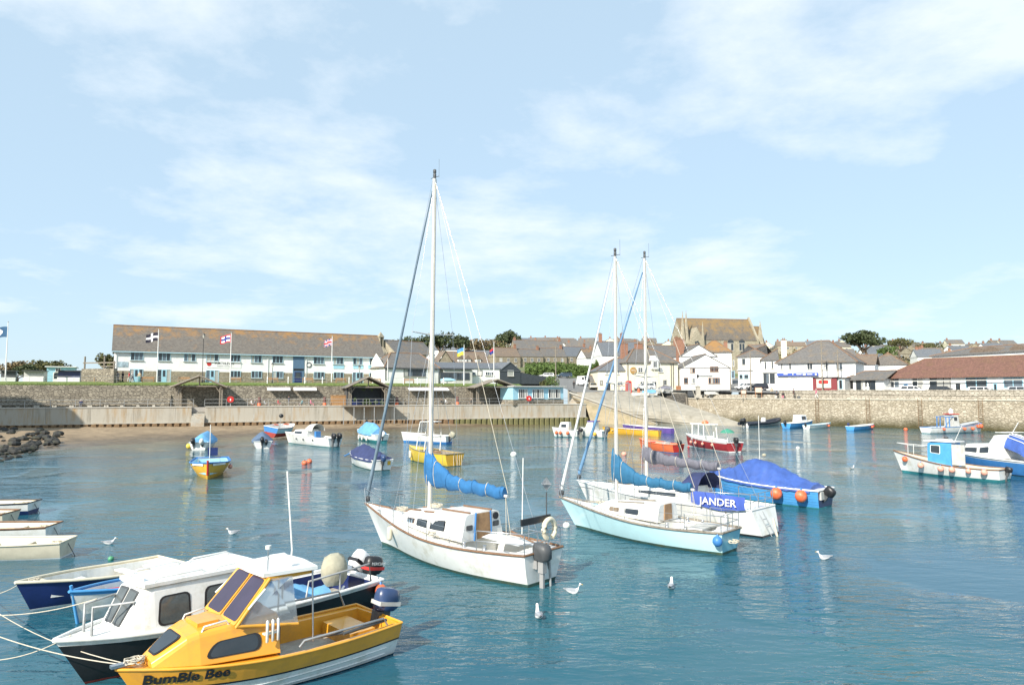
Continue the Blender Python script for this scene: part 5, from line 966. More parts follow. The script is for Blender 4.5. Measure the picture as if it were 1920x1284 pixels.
m = MB(); m.loft([[(x, y, 1.83 + d) for x, y in ((L2 * 0.76, -.6), (L2 * 0.78, 0), (L2 * 0.76, .6), (L2 * -0.01, .84), (L2 * -0.02, 0), (L2 * -0.01, -.84))] for d in (-.02, .03, .055)], 0); m.build('roof', GEL, B.root)
for P_ in [[(L2 * 0.70, y, 1.88), (L2 * 0.66, y, 1.96), (L2 * 0.40, y * 1.1, 1.96), (L2 * 0.37, y * 1.1, 1.88)] for y in (.52, -.52)] + [[(L2 * 0.32, y, 1.88), (L2 * 0.28, y, 1.96), (L2 * 0.04, y * 1.05, 1.96), (L2 * 0.00, y * 1.05, 1.88)] for y in (.6, -.6)] + [[(L2 * 0.73, -.3, 1.88), (L2 * 0.73, -.3, 1.95), (L2 * 0.73, .3, 1.95), (L2 * 0.73, .3, 1.88)]]: B.tubes('roof_rail', GEL, [P_], .022)
for sg in (1, -1): B.tubes('bow_rail', GALV, [[(L2 * 1.0, sg * .2, 1.0), (L2 * 1.0, sg * .2, 1.55), (L2 * .8, sg * .46, 1.55), (L2 * .78, sg * .46, .98)]], .028)

B.box('cabin_step', GREYDECK, L2 * .71, L2 * .74, -.5, .5, .98, 1.06); rope_coil(B, L2 * .8, .3, 1.0, .12); B.outboard(-L2 + .0, -.35, .85, mat('white_cowl', (.75, .75, .74), .3, .05, coat=.3), -42, 1.1, BLACK, STEEL); o = B.outboard(-L2 - .08, .3, .72, BLACK, -10, .95, RED); text_mesh('MERCURY', .12, WHITE, o, (-.25, .2, .42), (R(90), 0, math.pi), 'cowl_lettering', .002)
m = MB(); m.loft([[(-L2 * .72 + r_ * .4 * math.cos(a) + .05 * math.sin(3 * a), .25 + r_ * .34 * math.sin(a), .78 + z_) for a in [k * math.pi / 6 for k in range(12)]] for r_, z_ in ((.7, 0), (1, .18), (1.02, .45), (.8, .68), (.35, .78))], 0, True); m.build('covered_winch', KHAKI, B.root)
m = MB(); rings = [[(x, y, .62 + .12 * math.sin(x * 5 + y * 4) + .06 * math.sin(y * 9)) for y in [-.7 + k * .14 for k in range(11)]] for x in [-L2 * .66 + j * .15 for j in range(9)]]; m.loft(rings, 0, True, False, False); m.build('folded_tarpaulin', TARPLT, B.root)
B.tubes('aft_rail', GALV, [[(-L2 * .32, .95, .82), (-L2 * .34, .95, 1.22), (-L2 * .9, .93, 1.28), (-L2 * .92, .93, .82)], [(-L2 * .62, .94, 1.25), (-L2 * .62, .94, .8)]], .026)
B.fender(-L2 + .1, 1, .55, .17, ORANGE, 'orange ball fender at the stern of the black hulled cabin boat', None); B.fender(L2 * .86, -1, .42, .2, NAVY, 'dark blue ball fender under the bow of the black hulled boat', None)
rope('mooring_line', 'thin line from the black hulled boat bow to the left', (B.world((L2 + .3, 0, 1.05)), onz(-70, 1235, .4)), .01, .2); rope('mooring_line', 'taut line from the bow rail of the black hulled boat', (B.world((L2 * .93, -.22, 1.6)), onz(-60, 1150, .9)), .011, .15)
# ---------------------------------------------------------------- open boats behind, dinghies at the left
B = Boat('navy_open_boat', 'open boat with navy hull, cream gunwale and white inside', place((58, 1146), (318, 1086)), 1.75, .85, .62); B.hull((GEL, NAVY, NAVY), .25, .85, 2.3, .4, .05, .02, .06, (.26, .55), well=(.03, .86, .07, .32), deck=mat('cream_paint', (.66, .6, .46), .6), wellm=GEL, rail=MATS['cream_paint'], railr=.045, camber=0)
for x in (-.7, .5): B.box('thwart', GEL, x - .13, x + .13, -.72, .72, .46, .5)
B.box('stern_seat', GEL, -B.L / 2 + .1, -B.L / 2 + .55, -.6, .6, .44, .48); rope_coil(B, B.L / 2 - .05, 0, .72, .1); rope('mooring_line', 'mooring line from the navy open boat to the left', (B.world((B.L / 2 + .3, 0, .8)), onz(-60, 1115, .5)), .01, .15)
B = Boat('blue_rimmed_dinghy', 'small white dinghy with light blue rim and red gear inside', place((146, 1168), (350, 1108)), 1.4, .85, .6); B.hull((GEL, GEL, BRIGHTBLUE), .2, .85, 2.3, .25, .05, .02, .06, (.3, .7), well=(.03, .92, .06, .2), deck=BRIGHTBLUE, wellm=GEL, rail=BRIGHTBLUE, railr=.04, camber=0)
B.tubes('stem_post', BRIGHTBLUE, [[(B.L / 2, 0, -.05), (B.L / 2 + .22, 0, 1.0)]], .04); m = MB(); m.tube([(B.L * .25, -.3, .5), (B.L * .05, .3, .55)], .12, 8); m.build('red_gear_bag', RED, B.root); B.box('thwart', BRIGHTBLUE, -.15, .1, -.55, .55, .45, .49)
for i, (x_, y_, hd, Ld, lb, top_) in enumerate(((62, 962, 8, 4.2, 'white dinghy with black rim and dark blue bottom at the back of the left group', BLACK), (98, 1010, 6, 4.4, 'white dinghy with brown rim between two other dinghies', TEAK), (124, 1042, 8, 4.6, 'cream weathered dinghy with a stained side in front of the other dinghies', MATS['cream_paint']), (18, 984, 4, 3.2, 'small dinghy with only its pale end showing among the left dinghies', TEAK))):
    B = Boat('moored_dinghy', lb, place_h(x_, y_, 180 + hd, Ld, 'stern'), 1.6, .68, .58, group='dinghies at the left'); B.hull((NAVY if i == 0 else GEL, GEL if i < 2 else MATS['cream_paint'], top_), .2, .8, 2.3, .3, .1, .02, .2 if i == 0 else .05, (.3, .7), well=(.03, .93, .07, .18), deck=top_ if i != 1 else TEAK, wellm=MATS['cream_paint'], rail=top_, railr=.03, camber=0)
    for x in (-.8, .4): B.box('thwart', GEL, x - .12, x + .12, -.66, .66, .4, .44)
    rope_coil(B, -Ld / 2 + .3, .1, .45, .15, n=30); B.tubes('mooring_chain', DKGREY, [[(-Ld / 2 - .02, 0, .5), (-Ld / 2 - .35, 0, -.1)]], .015, 4)
# ---------------------------------------------------------------- white yacht
B = Boat('white_yacht', 'white sailing yacht with bright blue sail cover and brown rubbing strake', place((717, 1020), (1016, 1094)), 2.95, 1.45, 1.0, 'yacht')
B.hull((ANTIFOUL, GEL, GEL), .5, .62, 2.0, 1.15, .1, .12, .1, (.34, .8), well=(.07, .34, .55, .45), deck=GEL, wellm=GEL, rail=TEAK, railr=.04, camber=.07)
L2 = B.L / 2; secs = [(L2 * .62, .42, .34, 1.22, 1.36), (L2 * .45, .72, .6, 1.14, 1.62), (L2 * .06, .95, .8, 1.06, 1.72), (L2 * .02, .96, .82, 1.06, 1.84), (-L2 * .36, .98, .8, 1.0, 1.86)]
B.cabin('coachroof', secs, GEL, .12)
B.win(L2 * .3, L2 * .42, .35, .75, fm=TEAK, rnd=.2); B.win(L2 * .1, L2 * .26, .3, .8, fm=BLACK, rnd=.2); B.win(-L2 * .14, L2 * .05, .3, .8, fm=BLACK, rnd=.15)
for P_ in [[(L2 * .5, y * .7, 1.62), (L2 * .3, y * .9, 1.7)] for y in (.5, -.5)] + [[(L2 * .0, y, 1.88), (-L2 * .34, y, 1.9)] for y in (.5, -.5)] + [[(L2 * .02, y, 1.76), (L2 * .2, y, 1.72)] for y in (.62, -.62)]: B.tubes('handrail', TEAK, [P_], .03)
xb = -L2 * .36; m = MB(); m.panel((xb, .36, 1.04), (xb, -.36, 1.04), (xb, -.3, 1.86), (xb, .3, 1.86), .03, 0, .02, .0); dr = m.build('companionway_boards', mat('varnished_ply', (.34, .2, .1), .5, .3, 4.), B.root); B.tubes('companionway_frame', BLUE, [[(xb - .03, .4, 1.0), (xb - .03, .34, 1.9)], [(xb - .03, -.4, 1.0), (xb - .03, -.34, 1.9)]], .03)
for y in (.62, -.62): m = MB(); m.panel((xb - .005, y + .14, 1.35), (xb - .005, y - .14, 1.35), (xb - .005, y - .14, 1.52), (xb - .005, y + .14, 1.52), .02, 0, .2); w = m.build('window', DKGREY, B.root)
m = MB(); m.lathe([(.12, 0), (.12, .05)], (0, 0, 0), 14); o = m.build('compass', BLACK, B.root); o.location = (xb, -.6, 1.7); o.rotation_euler = (0, R(-90), 0)
B.mast(L2 * .31, 1.66, 12.2, .1, (.52,), 3.9, .95, (.95, .3), SAILBLUE, .965, mat('grey_blue_sunstrip', (.14, .2, .25), .8, .2), .065, .12)
B.pulpit(.62); B.pushpit(.62, .2); B.rails(.2, .88, .58, 5)
B.outboard(-L2 - .1, .35, .7, DKGREY, 0, 1.0, None, mat('grey_leg', (.3, .3, .3), .5)); m = MB(); n = 22; m.tube([(-L2 - .02 + .0, -.35 + .27 * math.cos(a), 1.62 + .3 * math.sin(a)) for a in [math.pi * (-.35 + 1.7 * i / n) for i in range(n + 1)]], .085, 8); m.build('horseshoe_lifebuoy', MATS['cream_paint'], B.root)
B.tubes('stern_pole', GEL, [[(-L2 + .1, .8, 1.6), (-L2 + .05, .8, 3.9)]], .018); B.tubes('reflector_pole', DKGREY, [[(-L2 + .1, -.35, 1.6), (-L2 + .1, -.35, 2.75)]], .02); B.box('stern_light_board', BLACK, -L2 + .05, -L2 + .12, -.5, .85, 1.85, 2.05)
m = MB(); c = Vector((-L2 + .1, -.35, 3.0)); s_ = .22; A_ = [c + Vector(v) * s_ for v in ((1, 0, 0), (-1, 0, 0), (0, 1, 0), (0, -1, 0), (0, 0, 1), (0, 0, -1))]; m.add(A_, [(0, 2, 1, 3), (0, 4, 1, 5), (2, 4, 3, 5)]); o = m.build('radar_reflector', STEEL, B.root); o.rotation_euler = (0, 0, 0)
m = MB(); m.loft([[(x, 0 + w * a, z + .03 * math.cos(a * 3)) for a in (-1, -.5, 0, .5, 1)] for x, w, z in ((-L2 * .45, .42, 1.2), (-L2 * .7, .45, 1.16), (-L2 * .85, .4, 1.14))], 0, True, False, False); m.build('cockpit_cushion', GEL, B.root)
B.tubes('tiller', TEAK, [[(-L2 + .1, 0, 1.15), (-L2 + 1.2, .1, 1.45)]], .03); B.tubes('wind_vane', GALV, [[(-L2 - .3, 0, .5), (-L2 - .1, 0, 1.3)], [(-L2 - .35, 0, .0), (-L2 - .3, 0, .9)]], .04)
rope_coil(B, L2 * .22, 0, 1.75, .25, 'halyard_tails', 80); rope_coil(B, L2 * .7, 0, 1.42, .25, 'anchor_rope', 50); LB_ = mat('pale_blue_print', (.35, .55, .7), .6)
for q in range(4): xx = L2 * .33 + q * .13; a_ = B.cs(xx, .25, 1); e_ = B.cs(xx + .07, .6, 1); B.tubes('name_mark', LB_, [[a_ + Vector((0, .01, 0)), e_ + Vector((0, .01, 0))]], .015, 4)
for x in (L2 * .62, ): B.fender(x, 1, .75, .1, MATS['cream_paint'], 'long cream fender hanging at the bow of the white yacht', None, False)
rope_coil(B, -L2 * .05, 1.15, 1.1, .14, 'sheet_coil', 40); WY = B
# ---------------------------------------------------------------- pale blue yacht
B = Boat('pale_blue_yacht', 'pale blue hulled sailing yacht with teal sail cover', place((1081, 988), (1368, 1036)), 2.5, 1.22, .82, 'yacht')
PBH = mat('pale_blue_gelcoat', (.5, .74, .78), .3, .04, 1.5, dirt=(.46, .66, .68), dscale=1, coat=.3); PBT = mat('mid_blue_transom', (.22, .5, .6), .4, .08)
B.hull((ANTIFOUL, PBH, PBH, PBH, PBT), .5, .62, 2.0, .95, .12, .08, .1, (.34, .8), well=(.07, .36, .5, .4), deck=GEL, wellm=GEL, rail=OLDWOOD, railr=.045, camber=.06); L2 = B.L / 2
B.cabin('coachroof', [(L2 * .66, .3, .24, 1.0, 1.1), (L2 * .48, .58, .48, .95, 1.36), (L2 * .0, .78, .66, .9, 1.46), (-L2 * .28, .8, .66, .86, 1.5)], GEL, .12)
WG = mat('brown_curtained_glass', (.2, .15, .1), .15, .4, 2.); B.win(L2 * .24, L2 * .4, .3, .82, fm=GREYDECK, rnd=.35, gl=WG); B.win(-L2 * .04, L2 * .17, .3, .82, fm=GREYDECK, rnd=.3); [B.tubes('handrail', OLDWOOD, [[(L2 * .3, y, 1.42), (-L2 * .05, y, 1.5)]], .03) for y in (.42, -.42)]
xb = -L2 * .28; m = MB(); m.panel((xb, .3, .9), (xb, -.3, .9), (xb, -.26, 1.5), (xb, .26, 1.5), .03, 0, .02); m.build('companionway_boards', MATS['varnished_ply'], B.root)
B.mast(L2 * .4, 1.4, 10.3, .09, (.47,), 3.6, .85, (1.0, .24), SAILTEAL, .95, mat('white_furled_sail', (.7, .7, .68), .8, .1), .06, .05)
B.pulpit(.58); B.pushpit(.6, .18); B.rails(.2, .88, .56, 4); B.fender(-L2 + .02, 1, .55, .18, BLUE, 'blue ball fender at the stern of the pale blue yacht', None); rope_coil(B, L2 * .62, 0, 1.12, .25, 'anchor_rope', 50); rope_coil(B, -L2 - .1, .0, .35, .25, 'stern_ropes', 60)
PBY = B; B.box('cockpit_locker', GREYDECK, -L2 * .8, -L2 * .62, -.7, .7, .8, .86); B.box('foredeck_hatch', LTBLUE, L2 * .6, L2 * .72, -.22, .22, 1.1, 1.15); B.tubes('boat_hook', OLDWOOD, [[(-L2 * .3, .7, .95), (-L2 * .75, .75, 1.05)]], .02)
# ---------------------------------------------------------------- white yacht with navy boom cover behind
B = Boat('white_cruising_yacht', 'white yacht with grey boom cover, navy sprayhood and blue lettered banner', place((1108, 952), (1446, 1004)), 3.0, 1.32, 1.1, 'yacht')
B.hull((BLACK, GEL, GEL), .5, .7, 2.0, .9, -.28, .05, .08, (.34, .8), well=(.05, .33, .5, .5), deck=GEL, wellm=GEL, rail=GEL, railr=.035, camber=.06); L2 = B.L / 2
B.cabin('coachroof', [(L2 * .55, .4, .3, 1.14, 1.24), (L2 * .4, .75, .62, 1.1, 1.5), (-L2 * .3, 1., .85, 1.06, 1.68)], GEL, .12); B.win(-L2 * .2, L2 * .3, .35, .75, fm=GREYDECK, rnd=.3)
m = MB(); m.loft([[(x, w * math.cos(a), 1.55 + h * math.sin(a)) for a in [math.pi * k / 8 for k in range(9)]] for x, w, h in ((-L2 * .16, .95, .12), (-L2 * .26, 1.0, .75), (-L2 * .42, 1.02, .82))], 0, True, False, False); m.build('sprayhood', SAILNAVY, B.root)
B.mast(L2 * .28, 1.5, 10.9, .1, (.47,), 3.9, 1.15, (.4, .28), SAILGREY, .94, mat('blue_sunstrip', (.14, .28, .45), .8, .2), .075, .05); B.pulpit(.6); B.pushpit(.62, .22); B.rails(.22, .88, .58, 5)
t_ = .2; p0_, p1_ = Vector((-L2 * .9, B.b(.06) + .05, 1.62)), Vector((-L2 * .42, B.b(.26) + .08, 1.72)); m = MB(); n = 12; rings = []
for i in range(n + 1):
    q = p1_.lerp(p0_, i / n); rings.append([(q.x, q.y + .03 * math.sin(i * 1.3), q.z - .0), (q.x, q.y + .05 + .04 * math.sin(i * 1.7), q.z - .28 - .1 * math.sin(math.pi * i / n)), (q.x, q.y + .04, q.z - .5 - .16 * math.sin(math.pi * i / n))])
m.loft(rings, 0, True, False, False); bn = m.build('banner', mat('banner_blue', (.05, .1, .4), .7, .12), B.root); pm_ = p0_.lerp(p1_, .5); text_mesh('JANDER', .42, WHITE, B.root, (pm_.x - .05, pm_.y + .13, pm_.z - .33), (R(90), 0, math.atan2(p0_.y - p1_.y, p0_.x - p1_.x)), 'banner_lettering', .002, 1.05, .006)
B.tubes('boarding_ladder', GALV, [[(-L2 + .2, y, 1.0), (-L2 - .35, y, .1)] for y in (.3, .65)] + [[(-L2 + .2 - .55 * f, .3, 1 - .9 * f), (-L2 + .2 - .55 * f, .65, 1 - .9 * f)] for f in (.3, .6, .9)], .016); B.tubes('rudder_bracket', MATS['cream_paint'], [[(-L2 - .05, -.1, .7), (-L2 - .25, -.1, -.2)]], .05); B.fender(-L2 * .72, 1, .62, .1, GEL, 'white and navy fender hanging on the white cruising yacht', None, False)
# ---------------------------------------------------------------- blue boat under tarpaulin
for Yb in (WY, PBY):
    for sg in (1, -1):
        for t_ in (.3, .2):
            y_ = sg * (Yb.b(t_) - .42); z_ = Yb.zs(t_) - .02; m = MB(); m.lathe([(.075, 0), (.06, .05), (.05, .1), (.075, .14), (.02, .15)], (Yb.X(t_, z_), y_, z_), 10); m.build('winch', STEEL, Yb.root)
        for t_ in (.9, .08): m = MB(); x_, z_ = Yb.X(t_, Yb.zs(t_)), Yb.zs(t_); m.tube([(x_ - .12, sg * (Yb.b(t_) - .12), z_ + .05), (x_ + .12, sg * (Yb.b(t_) - .12), z_ + .05)], .016, 5); m.build('cleat', STEEL, Yb.root)
        Yb.tubes('jib_sheet', ROPE, [[(Yb.X(.86, 1.2), sg * .1, Yb.zs(.86) + .1), (Yb.X(.6, 1), sg * (Yb.b(.6) - .2), Yb.zs(.6) + .06), (Yb.X(.3, 1), sg * (Yb.b(.3) - .42), Yb.zs(.3) + .1)]], .011, 4)
B = Boat('tarpaulin_covered_boat', 'blue clinker boat under a tented blue tarpaulin', place((1338, 926), (1548, 951)), 2.2, 1.2, .92)
B.hull((TEALFOUL, BRIGHTBLUE, BRIGHTBLUE, BRIGHTBLUE, NAVY), .4, .9, 2.6, .4, .05, .02, .05, (.22, .6), deck=GEL, rail=GEL, railr=.05); L2 = B.L / 2
m = MB()
for sg in (1, -1):
    for f in (.25, .4, .55, .7, .84): m.tube([(B.X(i / 16, B.zs(i / 16) * f), sg * (B.b(i / 16) * ((B.zs(i / 16) * f + .4) / (B.zs(i / 16) + .4)) ** (.22 + .38 * (i / 16) ** 2) + .004), B.zs(i / 16) * f) for i in range(16)], .012, 4)
m.build('plank_lands', BRIGHTBLUE, B.root)
B.cover('tarpaulin', TARPBLUE, .06, .97, [(0, .12), (.1, .25), (.45, 1.15), (.62, 1.2), (.8, .5), (1, .2)], .03, .1, 30, .085, 4)
B.tubes('tarp_pole', GEL, [[(L2 * .1, 0, 2.2), (L2 * .1, 0, 4.6)]], .015); m = MB(); m.ball((-L2 * .0, .1, 2.45), .13, .8, 8); m.build('tarp_bundle', KHAKI, B.root); B.box('name_board', GEL, -L2 - .06, -L2 - .02, -.75, -.2, .55, .72); B.outboard(-L2 - .02, .3, .7, BLACK, -35, .9); B.box('stern_mount', GREYDECK, -L2 - .12, -L2, .3, .75, .45, .85)
for x in (-L2 * .38, -L2 * .78): B.fender(x, 1, .62, .3, ORANGE, 'big orange ball fender on the side of the tarpaulin covered boat', 'orange fenders of the tarpaulin boat')
# ---------------------------------------------------------------- right: fishing boat and cruiser
B = Boat('blue_wheelhouse_boat', 'weathered white fishing boat with bright blue wheelhouse and pink fenders', place((1692, 885), (1885, 903)), 2.4, 1.55, .82); B.hull((TEALFOUL, GEL, GEL), .4, .85, 2.4, .6, .05, .1, .16, (.26, .7), well=(.04, .5, .14, .35), deck=MATS['cream_paint'], wellm=MATS['cream_paint'], rail=TEAK, railr=.045, camber=.05); L2 = B.L / 2
B.cabin('wheelhouse', [(L2 * .36, .66, .6, 1.0, 2.3), (L2 * .3, .7, .62, .98, 2.42), (-L2 * .12, .76, .66, .7, 2.42)], [BRIGHTBLUE], .12); B.win(L2 * .1, L2 * .3, .5, .92, fm=GEL, rnd=.12); 
for g in (-.3, .3): m = MB(); m.panel((L2 * .365, g - .22, 1.7), (L2 * .365, g + .22, 1.7), (L2 * .365, g + .2, 2.18), (L2 * .365, g - .2, 2.18), .02, 0, .1); m.build('windscreen', GLASS, B.root)
m = MB(); m.panel((-L2 * .12 - .01, -.3, .75), (-L2 * .12 - .01, -.3, 2.25), (-L2 * .12 - .01, .45, 2.25), (-L2 * .12 - .01, .45, .75), .02); m.build('doorway', DKGREY, B.root); B.box('roof', GEL, -L2 * .2, L2 * .42, -.72, .72, 2.43, 2.5); B.box('canopy_side', GREYDECK, -L2 * .38, -L2 * .13, .68, .72, .9, 2.3)
B.tubes('bow_rail', GEL, [[(L2 * 1.1, 0, 2.15), (L2 * .7, .5, 2.05), (L2 * .4, .72, 2.05)], [(L2 * 1.1, 0, 2.15), (L2 * .7, -.5, 2.05), (L2 * .4, -.72, 2.05)], [(L2 * .8, .4, 1.3), (L2 * .8, .4, 2.06)], [(L2 * .8, -.4, 1.3), (L2 * .8, -.4, 2.06)]], .018); B.tubes('whip_antenna', GEL, [[(-L2 * .15, .4, 2.45), (-L2 * .32, .5, 3.6)]], .02); m = MB(); m.ball((L2 * .1, -.3, 2.68), .14, .8, 10); m.build('searchlight', DKGREY, B.root); B.box('liferaft', GEL, -L2 * .05, L2 * .2, -.1, .5, 2.5, 2.62)
for i, x in enumerate((L2 * .86, L2 * .45, L2 * .02, -L2 * .2, -L2 * .5, -L2 * .78)): B.fender(x, 1, .62 + .4 * max(0, i == 0) + .1 * (i == 1), .2 if i != 4 else .17, PINK if i else ORANGE, 'pink ball fender along the side of the blue wheelhouse boat' if i else 'orange ball fender at the bow of the blue wheelhouse boat', 'pink fenders of the fishing boat' if i else None)
B.tubes('anchor_line', STEEL, [[(L2 * 1.12, 0, 1.6), (L2 * 1.14, 0, .1)]], .012); B.outboard(-L2 - .02, 0, .6, BLACK, -15, .7)
B = Boat('blue_covered_cruiser', 'white motor cruiser with blue lower hull and striped blue canopy', place((1788, 875), (1990, 898)), 2.7, 1.35, 1.05); B.hull((BLACK, BLUE, GEL), .4, .88, 2.6, .8, .05, .03, .05, (.22, .7), well=(.04, .3, .16, .5), deck=GEL, rail=GEL, railr=.05); L2 = B.L / 2
B.cabin('cabin', [(L2 * .72, .5, .4, 1.25, 1.35), (L2 * .58, .85, .7, 1.2, 1.95), (L2 * .1, 1.05, .9, 1.12, 2.1), (-L2 * .02, 1.06, .92, 1.12, 2.75), (-L2 * .22, 1.06, .92, 1.1, 2.8)], GEL, .14); B.win(L2 * .32, L2 * .58, .3, .8, fm=DKGREY, rnd=.15); B.win(L2 * .05, L2 * .26, .3, .8, fm=DKGREY, rnd=.15, sl=(.12, 0)); B.topwin(-L2 * .005, L2 * .09, -.85, .85, GEL, .1, 'windscreen')
m = MB(); m.loft([[(x, w * a, z - .9 * abs(a) ** 3) for a in (-1, -.8, -.5, 0, .5, .8, 1)] for x, w, z in ((-L2 * .2, .98, 2.85), (-L2 * .5, 1.15, 2.5), (-L2 * .85, 1.15, 1.7))], 0, True, False, False); m.build('canopy', TARPBLUE, B.root); B.tubes('canopy_stripes', GEL, [[(-L2 * .2, w, 2.88 - .9 * abs(w) ** 3), (-L2 * .5, w * 1.15, 2.53 - .9 * abs(w) ** 3), (-L2 * .85, w * 1.15, 1.73 - .9 * abs(w) ** 3)] for w in (-.6, -.3, 0, .3, .6)], .03, 4); B.tubes('roof_rack', GEL, [[(-L2 * .0, y, 2.95), (-L2 * .3, y, 3.0)] for y in (-.6, 0, .6)] + [[(-.3, -.6, 2.96), (-.3, .6, 2.96)], [(-.8, 0, 2.9), (-1.3, 0, 3.7)]], .03)
# ---------------------------------------------------------------- small boats on moorings
B = Boat('blue_and_orange_open_boat', 'open boat with orange lower hull and blue gunwale seen bow on', place_h(389, 899, -69, 6.2), 2.7, 1.15, .95); B.hull((AMBER, AMBER, BLUE), .3, .85, 2.2, .3, .05, .08, .5, (.3, .6), well=(.03, .93, .16, .3), deck=BLUE, wellm=LTBLUE, rail=BLUE, railr=.05, camber=0); L2 = B.L / 2
B.tubes('stem_post', RED, [[(L2 + .02, 0, .3), (L2 + .32, 0, 1.3)]], .07); B.box('thwart', BLUE, L2 * .2, L2 * .34, -1.1, 1.1, .72, .77); B.box('thwart', WHITE, -L2 * .3, -L2 * .16, -1.1, 1.1, .7, .75); B.tubes('flag_staff', GEL, [[(L2 * .3, 0, .7), (L2 * .3, 0, 3.6)]], .025); B.box('solar_panel', NAVY, -L2 * .98, -L2 * .95, -.3, .4, 1.1, 1.7); B.tubes('frame', GALV, [[(L2 * .5, -.7, 1.0), (L2 * .5, -.7, 1.3), (L2 * .5, .7, 1.3), (L2 * .5, .7, 1.0)]], .03)
for sg in (1, -1): m = MB(); t_ = .8; m.panel(*[(B.X(t, z) + .02, sg * (B.b(t) + .02), z) for t, z in (((.72, .84), (.94, .9), (.94, 1.04), (.72, .98)) if sg < 0 else ((.94, .9), (.72, .84), (.72, .98), (.94, 1.04)))], .01); m.build('name_board', WHITE, B.root)
B.fender(-L2 * .1, 1, .5, .16, PINK, 'pink ball fender on the blue and orange open boat', None)
def small(name, label, pl, Bm, fb, fs, cols, well=None, **k):
    b_ = Boat(name, label, pl, Bm, fb, fs); kw = dict(draft=.25, tw=.85, bp=2.3, rake=.35, srake=.05, dip=.02, boot=.05, pw=(.26, .65), deck=GEL, rail=GEL, railr=.04); kw.update(k); b_.hull(cols, well=well, **kw); return b_
B = small('blue_covered_boat', 'white motorboat under a light blue canvas cover with two outboards', place_h(372, 843, 97, 4.8, 'stern'), 2.1, 1.0, .75, (GEL, GEL, GEL)); L2 = B.L / 2; B.cover('canvas_cover', TARPLT, .08, .8, [(0, .2), (.25, .85), (.6, .95), (.85, .3)], seed=2); B.outboard(-L2, .45, .7, BLACK, -25); B.outboard(-L2, -.4, .7, GREYDECK, -40); B.fender(-L2 * .8, 1, .35, .28, LEMON, 'yellow and white ball fender beside the light blue covered boat', None)
B = small('dark_covered_boat', 'white motorboat under a dark slate blue cover on the shallows', place_h(493, 841, 112, 4.6, 'stern'), 2.1, .95, .75, (GEL, GEL, GEL)); L2 = B.L / 2; B.cover('canvas_cover', SAILNAVY if 0 else mat('slate_canvas', (.09, .14, .22), .8, .2, 2., bump=.4, bscale=5), .06, .88, [(0, .3), (.3, .85), (.6, .8), (.9, .2)], seed=3); B.outboard(-L2, .1, .7, BLACK, -20); B.outboard(-L2, -.3, .65, BLACK, -45, .8)
B = small('beached_blue_and_red_boat', 'blue, white and red boat heeled over on the beach', (onz(519, 820, .1) + Vector((0, 1.5, .25)), R(75), 4.8), 2.5, 1.35, 1.15, (REDFOUL, LTBLUE, RED, WHITE, BLUE), (.04, .9, .14, .4), boot=.45, deck=WHITE, wellm=WHITE, rail=WHITE); B.root.rotation_euler.x = R(9); L2 = B.L / 2; B.tubes('light_pole', GALV, [[(-L2 * .5, -.4, .8), (-L2 * .5, -.4, 2.5)]], .03); m = MB(); m.ball((-L2 * .5, -.4, 2.6), .3, .9, 10); m.build('lamp', BLACK, B.root); rope_coil(B, L2 * .4, 0, 1.25, .45, 'orange_net', 70, ORANGE); rope_coil(B, -L2 * .2, .6, 1.15, .35, 'orange_net', 60, ORANGE)
B = small('white_sports_cruiser', 'white motor cruiser with three portholes and twin outboards', place((541, 830), (628, 838)), 2.1, 1.25, .95, (TEALFOUL, GEL, GEL), (.06, .42, .16, .4), rake=.8); L2 = B.L / 2; B.cabin('cabin', [(L2 * .75, .3, .2, 1.15, 1.25), (L2 * .5, .7, .6, 1.1, 1.65), (-L2 * .1, .85, .72, 1.0, 1.75)], GEL, .12); B.win(L2 * .15, L2 * .5, .3, .85, fm=BLACK, rnd=.2); m = MB(); m.loft([[(x, w * math.cos(a), 1.6 + h * math.sin(a)) for a in [math.pi * k / 8 for k in range(9)]] for x, w, h in ((L2 * .1, .7, .15), (-L2 * .05, .8, .75), (-L2 * .32, .82, .8))], 0, True, False, False); m.build('folding_hood', GREYDECK, B.root)
for x in (.35, .0, -.4):
    m = MB(); m.lathe([(.11, 0), (.11, .03)], (0, 0, 0), 10); o = m.build('porthole', DKGREY, B.root); t_ = B.t_at(L2 * x); o.location = (L2 * x, B.b(t_) * .95, .66); o.rotation_euler = (R(-90), 0, 0)
B.outboard(-L2, .35, .85, BLACK, -10, 1.1); B.outboard(-L2, -.35, .85, BLACK, -10, 1.1); B.box('seat_back', BLUE, -L2 * .45, -L2 * .38, .1, .7, .9, 1.6)
B = small('pale_blue_covered_boat', 'white boat with teal bottom under a mid blue cover near the shingle', place((672, 823), (716, 830)), 2.1, 1.25, .95, (TEALFOUL, GEL, GEL), boot=.3); L2 = B.L / 2; B.cover('canvas_cover', TARPLT, .12, .85, [(0, .3), (.3, 1.25), (.65, 1.2), (.9, .2)], seed=6); B.outboard(-L2, 0, .8, GEL, -25)
for x in (.4, 0, -.4): B.fender(L2 * x, 1, .4, .11, GEL, 'white fender on the side of the mid blue covered boat', 'white fenders of the covered boat', False)
B = small('navy_covered_boat', 'small white boat under a navy canvas cover with oar over its bow', place((660, 869), (718, 882)), 1.9, 1.0, .78, (ANTIFOUL, GEL, GEL)); L2 = B.L / 2; B.cover('canvas_cover', SAILNAVY, .04, .9, [(0, .3), (.3, .75), (.6, .95), (.9, .3)], seed=8, wr=.07); B.tubes('oar', BLUE, [[(L2 * .9, .1, 1.0), (L2 * 1.35, .25, .55)]], .05); B.box('transom_board', AMBER, -L2 - .05, -L2, -.6, -.35, .4, .7); B.outboard(-L2, .1, .7, NV2, -15, .9)
